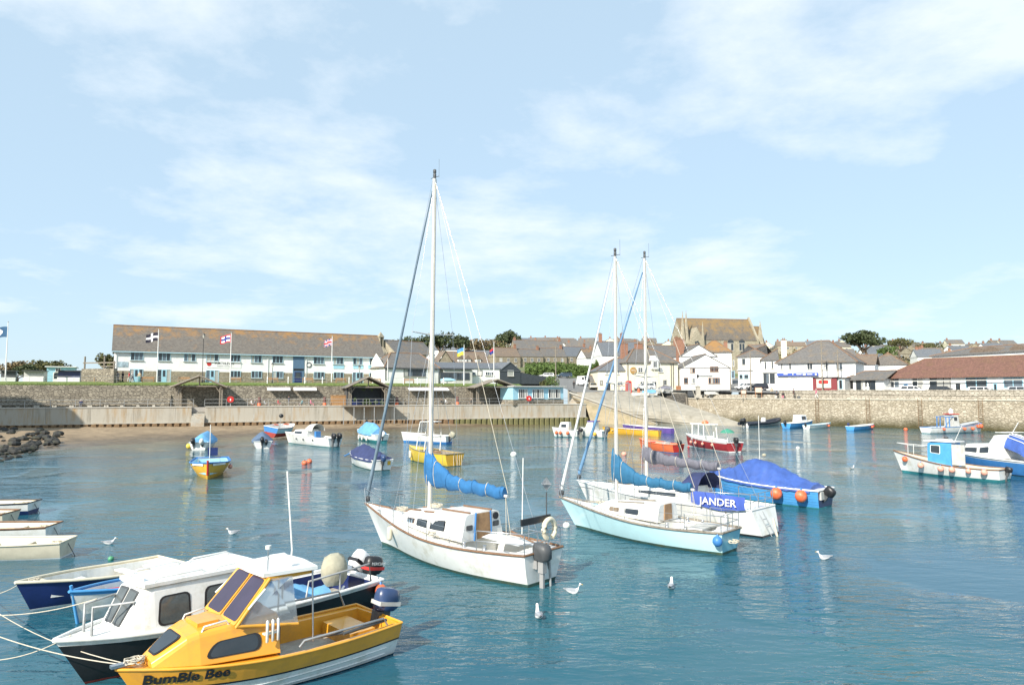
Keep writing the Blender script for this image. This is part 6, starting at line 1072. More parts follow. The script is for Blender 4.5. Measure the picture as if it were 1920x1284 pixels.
B = small('lemon_yellow_boat', 'lemon yellow boat with brown cockpit and a white frame at its bow', place((770, 863), (852, 874)), 2.2, 1.3, 1.0, (ANTIFOUL, LEMON, LEMON, GEL, AMBER), (.05, .62, .16, .4), wellm=OLDWOOD, deck=LEMON, rail=OLDWOOD, rake=.3); L2 = B.L / 2
B.tubes('wheel_frame', GEL, [[(L2 * x, sg * .8, 1.05), (L2 * (x - .06), sg * .75, 2.2)] for x in (.35, -.02) for sg in (1, -1)] + [[(L2 * .29, -.75, 2.2), (L2 * .29, .75, 2.2), (-L2 * .08, .75, 2.2), (-L2 * .08, -.75, 2.2), (L2 * .29, -.75, 2.2)]], .05); B.box('cockpit_locker', WOOD, -L2 * .1, L2 * .1, -.7, .7, .4, .95); B.tubes('stern_ropes', ROPE, [[(-L2 - .03, y, .95), (-L2 - .1, y + .06, .05)] for y in (-.7, -.5, -.25, .1)], .02); B.fender(L2 * .8, 1, .6, .13, MATS['cream_paint'], 'pale fender at the bow of the lemon yellow boat', None, False)
B = small('open_frame_boat', 'white boat with blue lower hull and tall white windscreen frame', place((757, 829), (842, 832)), 2.1, 1.2, .9, (BLUE, GEL, GEL), (.05, .6, .16, .4), wellm=OLDWOOD, boot=.25); L2 = B.L / 2
B.tubes('windscreen_frame', GEL, [[(L2 * .2, sg * .85, 1.0), (L2 * .1, sg * .8, 2.5)] for sg in (1, -1)] + [[(L2 * .1, -.8, 2.5), (L2 * .1, .8, 2.5)], [(L2 * .1, .8, 2.5), (-L2 * .5, .8, 2.5), (-L2 * .5, .8, .95)], [(L2 * .1, -.8, 2.5), (-L2 * .5, -.8, 2.5), (-L2 * .5, -.8, .95)], [(-L2 * .5, -.8, 2.5), (-L2 * .5, .8, 2.5)]], .05); m = MB(); m.panel((L2 * .18, -.8, 1.25), (L2 * .18, .8, 1.25), (L2 * .11, .76, 2.4), (L2 * .11, -.76, 2.4), .01); m.build('windscreen', CLEAR, B.root); B.outboard(-L2, 0, .8, KHAKI, -30, 1.2)
B = small('white_cuddy_boat', 'white cuddy boat with orange ball fenders moored by the piling', place((1040, 818), (1084, 819)), 2.0, 1.2, .85, (TEALFOUL, GEL, GEL), (.05, .35, .16, .4)); L2 = B.L / 2; B.cabin('cuddy', [(L2 * .6, .5, .4, 1.0, 1.1), (L2 * .4, .75, .6, .95, 1.9), (-L2 * .3, .85, .7, .9, 1.95)], GEL, .12); B.win(-L2 * .15, L2 * .35, .35, .88, fm=GREYDECK, rnd=.15); B.topwin(L2 * .42, L2 * .58, -.8, .8, GEL, .1, 'windscreen'); B.outboard(-L2, 0, .75, BLACK, -30)
for x in (.75, .35, -.3): B.fender(L2 * x, 1, .55, .22, ORANGE, 'orange ball fender on the white cuddy boat by the piling', 'fenders of the cuddy boat')
B = small('purple_canopy_boat', 'white boat with purple canopy and large outboard by the slipway', place((1092, 818), (1134, 820)), 2.0, 1.2, .85, (TEALFOUL, GEL, GEL), (.05, .35, .16, .4)); L2 = B.L / 2; PUR = mat('purple_canvas', (.12, .07, .3), .8, .2); B.cabin('cuddy', [(L2 * .6, .5, .4, 1.0, 1.1), (L2 * .35, .75, .6, .95, 1.95), (-L2 * .2, .85, .7, .9, 2.0)], GEL, .12); B.topwin(L2 * .37, L2 * .58, -.85, .85, GEL, .1, 'windscreen', PUR); B.box('canopy', PUR, -L2 * .35, L2 * .3, -.72, .72, 2.02, 2.12); B.outboard(-L2, 0, .8, DKGREY, -25, 1.2); B.fender(-L2 * .5, 1, .45, .24, AMBER, 'amber ball fender on the purple canopy boat', None)
B = small('yellow_gig', 'long yellow rowing gig moored below the slipway', place((1133, 812), (1237, 818)), 1.7, .95, .8, (AMBER, AMBER, AMBER), (.03, .95, .06, .2), bp=2.0, tw=.45, wellm=GEL, deck=GEL, rail=TEAK, railr=.03)
for q in (-.6, -.3, 0, .3, .6): B.box('thwart', GEL, B.L / 2 * q - .12, B.L / 2 * q + .12, -.6, .6, .5, .54)
B = small('purple_gig', 'purple blue rowing gig lying beyond the yellow gig', place((1170, 806), (1261, 813)), 1.7, .9, .8, (PUR, PUR, PUR), (.03, .95, .06, .2), bp=2.0, tw=.45, wellm=GEL, deck=GEL, rail=GEL, railr=.03)
B = small('orange_open_boat', 'orange open boat with rust red stern on a mooring', place((1203, 842), (1272, 849)), 1.9, 1.1, .8, (BLUE, mat('orange_paint', (.68, .16, .06), .5, .15), MATS['orange_paint'], RED, RED), (.05, .85, .12, .3), wellm=mat('salmon_paint', (.6, .3, .22), .7, .3), deck=MATS['orange_paint'], rail=MATS['orange_paint']); B.box('thwart', GEL, -.2, .1, -.8, .8, .65, .7); B.box('engine_box', GREYDECK, -1.2, -.7, -.35, .35, .3, .95); B.outboard(-B.L / 2, 0, .75, BLACK, 0, .8); rope_coil(B, .9, 0, .75, .3, 'net', 50, RED)
B = small('red_fishing_boat', 'dark red fishing boat with white open wheelhouse and green stern canopy', place((1290, 836), (1378, 848)), 2.3, 1.35, .95, (GEL, mat('crimson_paint', (.33, .03, .035), .45, .15), GEL), (.05, .6, .16, .4), boot=.1, wellm=GEL, rail=GEL); L2 = B.L / 2
B.tubes('wheelhouse_frame', GEL, [[(L2 * x, sg * .8, 1.0), (L2 * x, sg * .74, 2.5)] for x in (.5, .22) for sg in (1, -1)] + [[(-L2 * .02, sg * .8, 1.0), (L2 * .0, sg * .74, 2.5)] for sg in (1, -1)], .06); B.box('wheelhouse_roof', GEL, -L2 * .06, L2 * .58, -.82, .82, 2.5, 2.6); m = MB(); m.panel((L2 * .52, -.7, 1.3), (L2 * .52, .7, 1.3), (L2 * .5, .68, 2.4), (L2 * .5, -.68, 2.4), .01); m.build('windscreen', CLEAR, B.root); B.box('wheelhouse_base', GEL, L2 * .1, L2 * .52, -.8, .8, .9, 1.3); m = MB(); m.lathe([(.35, 0), (.38, .15), (.2, .3), (.02, .34)], (L2 * .2, 0, 2.6), 10); m.build('roof_float', ORANGE, B.root)
m = MB(); m.lathe([(.75, 0), (.5, .25), (.05, .4)], (-L2 * .72, 0, 1.85), 10); m.build('canopy', mat('green_canvas', (.05, .25, .17), .8, .2), B.root); B.tubes('canopy_post', GEL, [[(-L2 * .72, 0, .9), (-L2 * .72, 0, 2.0)], [(-L2 * .45, .8, .9), (-L2 * .45, .8, 1.9)]], .04); B.outboard(-L2, 0, .85, BLACK, 0)
for x in (.55, .25, -.1, -.5): B.fender(L2 * x, 1, .6, .15, PINK, 'small pink fender along the red fishing boat', 'fenders of the red boat')
B = Boat('black_rib', 'black inflatable boat with white console lying by the quay wall', place((1462, 797), (1398, 800)), 2.3, .7, .6); B.hull((GEL, GEL, GEL), .3, .9, 3., .3, .0, 0, .05, (.4, .8), well=(.04, .85, .4, .35), deck=DKGREY, wellm=DKGREY); L2 = B.L / 2; m = MB(); pts = [(-L2 - .5, 1.0, .52), (0, 1.05, .58), (L2 * .5, .95, .75), (L2 * .85, .5, 1.0), (L2 * 1.02, 0, 1.12)]; m.tube(pts + [(x, -y, z) for x, y, z in pts[::-1][1:]], .27, 10); m.build('inflatable_tube', mat('hypalon_black', (.025, .03, .045), .5, .2), B.root); m = MB(); m.loft([[(x, y * w, z) for x, y in ((.0, -1), (.5, -.7), (.5, .7), (0, 1))] for z, w in ((.35, .45), (1.1, .4), (1.5, .25))], 0); m.build('console', GEL, B.root); B.outboard(-L2, 0, .7, BLACK, -20, 1.4); B.outboard(-L2, .5, .7, BLACK, -20, 1.2)
B = small('blue_cuddy_boat', 'light blue boat with blue and white cuddy tied to the quay', place((1522, 800), (1474, 803)), 2.0, 1.15, .85, (BLUE, BRIGHTBLUE, BRIGHTBLUE), (.05, .4, .16, .4)); L2 = B.L / 2; B.cabin('cuddy', [(L2 * .45, .6, .5, .95, 1.05), (L2 * .3, .75, .6, .9, 2.1), (-L2 * .15, .8, .66, .85, 2.15)], [GEL], .12); B.win(-L2 * .1, L2 * .25, .4, .9, fm=BLUE, rnd=.1); B.topwin(L2 * .31, L2 * .44, -.85, .85, GEL, .1, 'windscreen'); B.outboard(-L2, 0, .75, BLACK, -25)
B = small('white_tender', 'small white and pale blue tender alongside the blue cuddy boat', place((1556, 801), (1512, 804)), 1.5, .8, .6, (GEL, GEL, LTBLUE), (.05, .9, .08, .2), rail=LTBLUE); B.outboard(-B.L / 2, 0, .6, BLACK, -40, .7); B.fender(B.L * .3, -1, .35, .2, ORANGE, 'orange ball fender on the white tender', None)
B = small('blue_dinghy', 'blue dinghy with white inside under a quay ladder', place((1637, 804), (1594, 807)), 1.7, .85, .65, (BLUE, BRIGHTBLUE, GEL), (.05, .9, .1, .3), wellm=GEL); B.outboard(-B.L / 2 + .3, .3, .65, NAVY, 0, .8); B.fender(B.L * .25, -1, .4, .2, ORANGE, 'orange ball fender at the bow of the blue dinghy', None); B.fender(B.L * .4, -1, .5, .16, RED, 'red ball fender at the bow of the blue dinghy', None)
B = small('white_harbour_boat', 'long white workboat with grey wheelhouse, blue frame and red bow floats by the quay', place((1838, 810), (1736, 812)), 2.4, 1.35, .85, (TEALFOUL, GEL, GEL), (.05, .5, .16, .4), rail=BLUE); L2 = B.L / 2; B.cabin('wheelhouse', [(L2 * .12, .7, .6, .9, 1.0), (L2 * .06, .75, .65, .9, 2.6), (-L2 * .16, .75, .65, .85, 2.65)], [GREYDECK], .1); B.win(-L2 * .12, L2 * .02, .5, .9, fm=GEL, rnd=.1); B.tubes('stern_frame', BLUE, [[(-L2 * x, sg * .8, .85), (-L2 * x, sg * .75, 2.3)] for x in (.3, .42) for sg in (1, -1)] + [[(-L2 * .14, sg * .75, 2.35), (-L2 * .46, sg * .75, 2.3)] for sg in (1, -1)], .07); B.box('roof', RED, -L2 * .2, L2 * .1, -.72, .72, 2.68, 2.78); m = MB(); m.lathe([(.3, 0), (.3, .5), (.02, .8)], (-.3, 0, 2.78), 8); m.build('radar_dome', GEL, B.root)
m = MB(); rings = [[(x, w * a, z + .12 * (1 - a * a)) for a in (-1, -.5, 0, .5, 1)] for x, w, z in ((L2 * .2, .6, 1.05), (L2 * .5, .75, 1.3), (L2 * .9, .4, 1.55))]; m.loft(rings, 0, True, False, False); m.build('upturned_dinghy', mat('grey_inflatable', (.42, .44, .46), .6, .1), B.root)
for x, r_ in ((.95, .3), (.8, .26), (.5, .24), (.15, .22), (-.6, .2)): B.fender(L2 * x, -1, .6 + .3 * (x > .7), r_, ORANGE, 'red orange ball fender along the white workboat by the quay', 'floats of the white workboat')
# ---------------------------------------------------------------- buoys
for px, py, r_, mt_, lb in ((571, 868, .24, ORANGE, 'orange mooring buoy of a pair on open water'), (580, 865, .24, ORANGE, 'orange mooring buoy of a pair on open water'), (963, 852, .3, GEL, 'white mooring buoy right of the yellow boat'), (1170, 851, .25, PINK, 'pale pink mooring buoy behind the blue yacht'), (1496, 840, .2, GEL, 'small white buoy beyond the tarpaulin covered boat'), (208, 1047, .1, mat('green_buoy', (.08, .3, .16), .5), 'small green pick-up buoy near the moored dinghies'), (1062, 985, .16, GEL, 'white buoy between the two yachts'), (1698, 805, .3, ORANGE, 'orange buoy close under the quay wall'), (1291, 838, .12, RED, 'tiny red buoy by the red fishing boat')):
    o = thing('mooring_buoy', lb, 'buoy', onz(px, py, r_ * .45), 0, 'pair of orange mooring buoys' if px in (571, 580) else None); m = MB(); m.ball((0, 0, 0), r_, .95, 14); m.build('float', mt_, o); m = MB(); m.lathe([(r_ * .2, r_ * .9), (r_ * .15, r_ * 1.15), (.01, r_ * 1.2)], (0, 0, 0), 8); m.build('eye', DKGREY, o)
# ---------------------------------------------------------------- gulls on the water
GB = [mat('gull_white', (.75, .75, .74), .8, .05), mat('gull_grey', (.33, .35, .38), .8, .1), mat('gull_black', (.03, .03, .03), .8), mat('gull_beak', (.6, .38, .05), .6)]
def gull(px, py, head, label, neck=1., group=None, z=0., mott=False):
    o = thing('gull', label, 'bird', onz(px, py) if z == 0 else px, R(head), group); o.scale = (.8, .8, .85); m = MB(); n = 10
    prof = [(-.34, .015, .15, .01), (-.27, .05, .13, .03), (-.15, .1, .1, .08), (0, .125, .07, .11), (.1, .11, .075, .105), (.17, .075, .12, .085), (.2, .055, .17 + .02 * neck, .06), (.215, .045, .2 + .07 * neck, .05), (.23, .048, .22 + .09 * neck, .05), (.275, .035, .225 + .09 * neck, .035), (.3, .015, .222 + .09 * neck, .015)]
    rings = [[(x, w * math.cos(a), z_ + h * math.sin(a)) for a in [2 * math.pi * k / n for k in range(n)]] for x, w, z_, h in prof]; o2 = len(m.f); m.loft(rings, 0, True)
    for i, f in enumerate(m.f):
        c = sum((Vector(m.v[j]) for j in f), Vector()) / len(f)
        if c.x < .1 and c.z > .1 and c.x > -.26: m.m[i] = 1
        if c.x <= -.26: m.m[i] = 2
        if mott and m.m[i] == 0 and c.z > .12: m.m[i] = 1
    m.build('body', GB, o); b2 = MB(); zc = .222 + .09 * neck; b2.tube([(.29, 0, zc), (.34, 0, zc - .005), (.355, 0, zc - .02)], [.016, .012, .004], 6, 0); b2.build('beak', GB[3], o)
    for sg in (1, -1):
        w = MB(); w.loft([[(x, sg * (y + d), z_) for d in (0, .012)] + [(x, sg * (y + .012), z_ - h), (x, sg * y, z_ - h)] for x, y, z_, h in ((.1, .09, .15, .05), (-.08, .1, .165, .08), (-.25, .06, .165, .04), (-.38, .02, .17, .01))], 0); w.build('wing', [GB[1]], o)
for a in ((205, 1020, 20, 'gull floating beside the small green buoy', .4), (436, 1001, 200, 'gull floating behind the light mast of the cabin boats', .7), (1010, 1158, 100, 'gull swimming below the stern of the white yacht', 1.3), (1075, 1112, -10, 'gull swimming just off the stern outboard of the white yacht', 1.1), (1258, 1103, 70, 'gull swimming in front of the pale blue yacht', 1.1), (1545, 1048, 170, 'gull swimming in front of the tarpaulin covered boat', .8), (1598, 879, 30, 'gull on open water between the tarpaulin boat and the fishing boat', .8)): gull(*a)
# ============================================================ TREES AND BUSHES
BARK = mat('bark', (.12, .09, .065), .95, .3, 4.)
LEAF = [mat('dark_foliage', (.06, .078, .032), .8, .4, .8), mat('olive_foliage', (.1, .1, .035), .8, .4, .8), mat('brown_foliage', (.16, .12, .06), .85, .4, .8), mat('green_foliage', (.075, .12, .025), .8, .4, .8)]
def crown(m, c, rx, ry, rz, n, sz, rn, hollow=.35):
    for _ in range(n):
        while True:
            v = Vector((rn.uniform(-1, 1), rn.uniform(-1, 1), rn.uniform(-1, 1)))
            if hollow < v.length < 1: break
        p_ = Vector((c[0] + v.x * rx, c[1] + v.y * ry, c[2] + v.z * rz)); s_ = sz * rn.uniform(.5, 1.3); a = Vector((rn.gauss(0, 1), rn.gauss(0, 1), rn.gauss(0, .7))).normalized(); b_ = a.cross(Vector((rn.gauss(0, 1), rn.gauss(0, 1), rn.gauss(0, 1)))).normalized()
        m.add([p_ - a * s_, p_ + b_ * s_ * .6, p_ + a * s_, p_ - b_ * s_ * .6], [(0, 1, 2, 3)])
def tree(px, py_top, Y, w, h, label, mt, name='tree', seed=1, flat=False, n=900, group=None, leaf=None, z=None):
    rn = random.Random(seed); k = kx(px); X_ = k * Y; top = zpx(py_top, Y, px); z0 = top - h if z is None else z; h = top - z0
    o = thing(name, label, 'tree' if 'tree' in name else 'bush', (X_, Y, z0), 0, group); m = MB(); ends = []; hb = h * (.5 if flat else .4)
    m.tube([(0, 0, -1), (rn.uniform(-.1, .1) * w, 0, hb * .6), (rn.uniform(-.1, .1) * w, 0, hb)], [.05 * h * .8, .035 * h, .025 * h], 7)
    for i in range(7):
        a = i * 2.4 + rn.random(); r_ = w * .5 * rn.uniform(.35, .8); e = (r_ * math.cos(a), r_ * math.sin(a) * .8, h * rn.uniform(.6, .88)); ends.append(e); m.tube([(0, 0, hb * rn.uniform(.7, 1)), (e[0] * .5, e[1] * .5, (hb + e[2]) / 2 - .03 * h), e], [.02 * h, .013 * h, .006 * h], 5)
    m.build('trunk', BARK, o); m = MB(); lf = leaf or h * .05
    for e in ends + [(0, 0, h * .85), (w * .15, 0, h * .8), (-w * .2, 0, h * .75)]:
        q = rn.uniform(.7, 1.2); crown(m, (e[0], e[1], e[2] + h * .03), w * .22 * q, w * .2 * q, h * (.1 if flat else .17) * q, n // 10, lf, rn)
    m.build('crown', mt, o); return o
tr = [(738, 640, 240, 12, 9, 'dark tree beside the chapel bellcote', 0), (765, 634, 250, 14, 10, 'broad dark tree behind the chapel roof', 0), (795, 632, 260, 12, 10, 'dark tree left of the tall mast of the white yacht', 0), (826, 625, 270, 15, 12, 'tall dark tree right of the white yacht mast', 0), (860, 630, 270, 9, 10, 'slim wind blown tree on the skyline', 0), (868, 633, 275, 8, 9, 'second slim wind blown tree on the skyline', 0), (952, 622, 300, 17, 12, 'large round dark green tree above the cottages', 0), (890, 636, 280, 22, 9, 'brown leafless thicket tree below the skyline', 2), (915, 638, 285, 22, 9, 'brown scrubby tree next to the round green tree', 2), (935, 645, 280, 16, 8, 'olive scrub tree behind the stone villa', 1), (1620, 617, 235, 14, 13, 'spreading flat topped pine tree above the white roofs', 0), (1690, 634, 320, 15, 9, 'olive tree beside the pine on the right hillside', 1), (1745, 643, 330, 14, 8, 'round olive tree above the tiled shops', 1), (1665, 650, 260, 9, 7, 'green bushy tree below the pine', 3), (30, 678, 150, 9, 6, 'bare brownish tree beyond the left kiosks', 2), (72, 677, 150, 8, 6, 'round olive tree beyond the blue hut', 1), (105, 680, 155, 6, 5, 'small scrubby tree beside the blue hut', 1), (203, 668, 140, 4.5, 6, 'grey green tree at the corner of the long building', 1), (50, 683, 145, 5, 5, 'dark small tree beyond the railings at the left', 0), (1135, 672, 195, 8, 8, 'evergreen bushy tree behind the inn wing', 3), (1040, 650, 320, 10, 6, 'yellowish tree among the hill houses', 1)]
for i, (px, py, Y, w, h, lb, mi) in enumerate(tr): tree(px, py, Y, w * (.78 if 730 < px < 960 else 1), h, lb, LEAF[mi], 'tree', 10 + i, flat=(px == 1620), n=1500 if Y < 200 or px in (952, 1620) else 900)
# scrub bank behind the road, ground cover on the hill
def scrub(name, pts, mt, n, sz, h, seed):
    rn = random.Random(seed); m = MB()
    for _ in range(n):
        x0, x1, y0, y1 = pts; px = rn.uniform(x0, x1); Y = rn.uniform(y0, y1); k = kx(px); z = land(k, Y) + rn.random() ** 1.5 * h; p_ = Vector((k * Y, Y, z)); s_ = sz * rn.uniform(.5, 1.3); a = Vector((rn.gauss(0, 1), rn.gauss(0, 1), rn.gauss(0, 1))).normalized(); b_ = a.cross(Vector((rn.gauss(0, 1), rn.gauss(0, 1), rn.gauss(0, 1)))).normalized(); m.add([p_ - a * s_, p_ + b_ * s_ * .6, p_ + a * s_, p_ - b_ * s_ * .6], [(0, 1, 2, 3)])
    return stuff(m.build(name, mt))
def stf(o, lb, cat): o['label'] = lb; o['category'] = cat
stf(scrub('bramble_bank', (985, 1112, 205, 245), LEAF[3], 9000, .5, 2.6, 3), 'overgrown green bramble bank between the road and the cottages', 'scrub'); stf(scrub('hillside_scrub', (840, 1240, 280, 420), LEAF[2], 4500, .9, 2.4, 4), 'brown scrub growing between the hillside houses', 'scrub'); stf(scrub('right_hillside_scrub', (1420, 1960, 250, 430), LEAF[2], 4000, .8, 2.0, 5), 'olive scrub covering the right hillside', 'scrub')
def bush(px, py, Y, w, h, z, lb, mt, seed): rn = random.Random(seed); o = thing('bush', lb, 'bush', (kx(px) * Y, Y, z)); m = MB(); crown(m, (0, 0, h * .5), w / 2, w / 2, h / 2, 700, .16, rn, .2); m.build('foliage', mt, o); m = MB(); [m.tube([(0, 0, -.2), (rn.uniform(-.4, .4) * w, rn.uniform(-.4, .4) * w, h * .7)], .03, 4) for _ in range(5)]; m.build('stems', BARK, o)
bush(1034, 715, 137, 3.4, 2.8, 6.4, 'spiky green bush on top of the kiosk roof edge', LEAF[3], 1); bush(1020, 716, 137, 2., 1.6, 6.6, 'low olive bush beside the spiky bush', LEAF[1], 2)
# grass fringe hanging over the retaining wall
rn = random.Random(9); m = MB()
for _ in range(9000):
    x = rn.uniform(-20, xr_end); y = 5.45 + rn.random() * 1.6; z = TERR - .38 + rn.uniform(-.2, .06) if y < 6.1 else TERR - .36 + (y - 6.1) * .18; p_ = LP(x, y, z); s_ = rn.uniform(.05, .16); a = rn.uniform(0, 6.3); m.add([p_ + Vector((math.cos(a) * .05, math.sin(a) * .05, 0)), p_ - Vector((math.cos(a) * .05, math.sin(a) * .05, 0)), p_ + Vector((rn.uniform(-.1, .1), -rn.uniform(0, .12), s_))], [(0, 1, 2)])
o = stuff(m.build('grass_fringe', GRASS)); stf(o, 'green grass fringe along the top of the stone retaining wall', 'grass')
m = MB(); m.quad((-30, 6.1, TERR - .36), (xr_end, 6.1, TERR - .36), (xr_end, 9.4, TERR + .23), (-30, 9.4, TERR + .23)); struct(m.build('lawn', GRASS, None, A0, RZL))
# ============================================================ FLAGS, LAMPS, BENCHES
def col_at(fn, M_): return M_
def Yt(px, y): return LP(lpx(px, y), y).y
def flag(name, label, px, py_top, py_bot, Y, fw, fh, fdrop, pat, mats, side=-1, z=None):
    Y = Yt(px, 8.4) if px < 860 else Y
    zt, zb = zpx(py_top, Y, px), zpx(py_bot, Y, px); o = thing(name, label, 'flagpole', (kx(px) * Y, Y, zb)); h = zt - zb; m = MB(); m.tube([(0, 0, 0), (0, 0, h)], [.09, .05], 8); m.build('pole', WHITE, o); m = MB(); m.ball((0, 0, h + .06), .09, 1, 8); m.build('finial', GALV, o)
    if pat:
        nx, ny = 24, 16; m = MB(); top = h - fdrop
        for i in range(nx + 1):
            for j in range(ny + 1):
                u, v = i / nx, j / ny; m.v.append((side * (.05 + fw * u * .93), .14 * math.sin(u * 9 + v * 1.5) * u ** .5, top - fh * v - .28 * fh * u * u + .06 * math.sin(u * 7)))
        for i in range(nx):
            for j in range(ny): m.f.append((i * (ny + 1) + j, (i + 1) * (ny + 1) + j, (i + 1) * (ny + 1) + j + 1, i * (ny + 1) + j + 1)); m.m.append(pat((i + .5) / nx, (j + .5) / ny)); m.sm.append(True)
        m.build('flag', mats, o)
    return o
FB = [mat('flag_black', (.015, .015, .03), .8), mat('flag_white', (.75, .75, .75), .8), mat('flag_red', (.6, .03, .04), .8), mat('flag_blue', (.03, .05, .25), .8), mat('flag_navy', (.03, .1, .2), .8), mat('flag_yellow', (.7, .6, .08), .8), mat('flag_skyblue', (.1, .3, .6), .8)]
def uj(u, v):
    a, b_ = abs(u - .5), abs(v - .5)
    if a < .06 or b_ < .1: return 2
    if a < .1 or b_ < .167: return 1
    d = abs(a - b_ ); return 2 if d < .035 else (1 if d < .1 else 3)
def rnli(u, v):
    if u < .08 or u > .92 or v < .12 or v > .88: return 2
    if abs(u - .5) < .07 or abs(v - .5) < .1: return 3
    return 1
flag('black_cross_flagpole', 'white flagpole flying a black flag with a white cross', 295, 618, 716, 104.5, 2.1, 1.35, .5, lambda u, v: 1 if abs(u - .5) < .09 or abs(v - .5) < .12 else 0, FB)
flag('red_bordered_flagpole', 'white flagpole flying a white flag with red border before the long building', 432, 624, 717, 108, 1.9, 1.3, .3, rnli, FB); flag('union_flagpole', 'white flagpole flying a union flag near the end of the long building', 622, 630, 716, 117, 1.5, 1.2, .5, uj, FB)
flag('navy_emblem_flagpole', 'white flagpole with navy flag bearing a pale round emblem beside the dark kiosk', 11, 604, 713, 101, 2.6, 1.6, .7, lambda u, v: 1 if ((u - .5) / .2) ** 2 + ((v - .5) / .3) ** 2 < 1 and not (((u - .55) / .1) ** 2 + ((v - .45) / .14) ** 2 < 1) else 4, FB)
flag('blue_yellow_flagpole', 'flagpole with drooping blue and yellow flag by the white shed', 870, 647, 722, 124, 1.3, 1.3, .5, lambda u, v: 6 if v < .5 else 5, FB); flag('plain_flagpole', 'white flagpole with a small red and blue flag beside the boathouse', 926, 641, 716, 128, .8, .9, 1.3, lambda u, v: 2 if v < .4 else 3, FB); flag('short_white_pole', 'bare white flagpole beside the slate roofed cafe', 727, 672, 716, 122, 1, 1, 1, None, FB)
def street_lamp(px, py0, py1, Y, lb, mt=BLACK, head=True):
    Y = Yt(px, 9.0)
    zb, zt = TERR + .1, zpx(py0, Y, px); o = thing('street_lamp', lb, 'lamp post', (kx(px) * Y, Y, zb)); h = zt - zb; m = MB(); m.lathe([(.11, 0), (.11, .6), (.06, .7), (.045, h - .9)], (0, 0, 0), 8); m.build('post', mt, o); m = MB(); m.lathe([(.08, h - .9), (.2, h - .35)], (0, 0, 0), 6, sm=False); m.build('lantern_glass', mat('lantern_glass', (.5, .5, .45), .2), o); m = MB(); m.lathe([(.25, h - .35), (.12, h - .12), (.03, h)], (0, 0, 0), 6, sm=False); m.build('lantern_cap', mt, o); return o
street_lamp(380, 624, 706, 103.5, 'black lantern lamp post above the timber shelter'); street_lamp(674, 684, 716, 122, 'thin dark lamp post beside the union flagpole'); street_lamp(511, 679, 716, 112, 'thin dark lamp post before the middle of the long building')
b = thing('lamp_plinth', 'black lantern on a granite pedestal at the quay corner', 'lamp', (kx(1308) * 139, 139, 4.75)); m = MB(); m.bx(-.6, .6, -.6, .6, 0, .6); m.bx(-.4, .4, -.4, .4, .6, 2.2); m.bx(-.5, .5, -.5, .5, 2.2, 2.4); m.build('pedestal', GRAN, b); m = MB(); m.lathe([(.07, 2.4), (.05, 3.9)], (0, 0, 0), 8); m.build('post', BLACK, b); m = MB(); m.lathe([(.1, 3.9), (.24, 4.4), (.26, 4.42), (.1, 4.65), (.02, 4.85)], (0, 0, 0), 6, sm=False); m.build('lantern', BLACK, b)
def bench(P, rz, lb, group='wooden benches on the terrace'):
    o = thing('bench', lb, 'bench', P, rz, group)
    for y in (.0, .14, .28, .42): m = MB(); m.bx(-.9, .9, y, y + .11, .43, .47); m.build('seat_slat', WOOD, o)
    for z in (.58, .72, .86): m = MB(); m.bx(-.9, .9, .52, .56, z, z + .1); m.build('back_slat', WOOD, o)
    for x in (-.85, .85):
        for y, h in ((.02, .65), (.52, .96)): m = MB(); m.bx(x - .04, x + .04, y, y + .07, 0, h); m.build('leg', WOOD, o)
        m = MB(); m.bx(x - .04, x + .04, .0, .55, .63, .67); m.build('armrest', WOOD, o)
bl = {189: 'bench against the stone yard wall', 278: 'bench beside the first shop door of the long building', 345: 'bench below the bare wall behind the timber shelter', 442: 'bench below the lettered sign of the long building', 512: 'bench in front of a ground floor window of the long building', 578: 'bench below the round ring sign', 640: 'bench below the pale blue boards', 706: 'bench near the last door of the long building', 768: 'bench in front of the large cafe window'}
for px, lb in bl.items(): Y = Yt(px, 10.2); P = Vector((kx(px) * Y, Y, TERR + .2)); bench(P, RZL, 'wooden ' + lb)
for px in (502, 541, 572, 605, 655, 757, 783, 832): Y = Yt(px, 8.6); o = thing('white_bollard', 'short white post standing on the terrace lawn', 'post', (kx(px) * Y, Y, TERR + .05), 0, 'white posts on the lawn'); m = MB(); m.lathe([(.09, 0), (.09, 1.15), (.05, 1.22)], (0, 0, 0), 8); m.build('post', WHITE, o)
o = thing('covered_dinghy_on_lawn', 'pale covered dinghy standing on the lawn by the railing', 'boat', (kx(840) * Yt(840, 9.8), Yt(840, 9.8), TERR + .2), RZL); m = MB(); m.loft([[(x, w * math.cos(a), .5 + h * math.sin(a)) for a in [math.pi * k / 8 for k in range(9)]] for x, w, h in ((-1.4, .5, .3), (-.6, .7, .55), (.5, .7, .55), (1.4, .4, .3))], 0, True); m.build('cover', LTBLUE, o); m = MB(); m.bx(-1.3, 1.3, -.55, .55, .1, .5); m.build('hull', GEL, o)
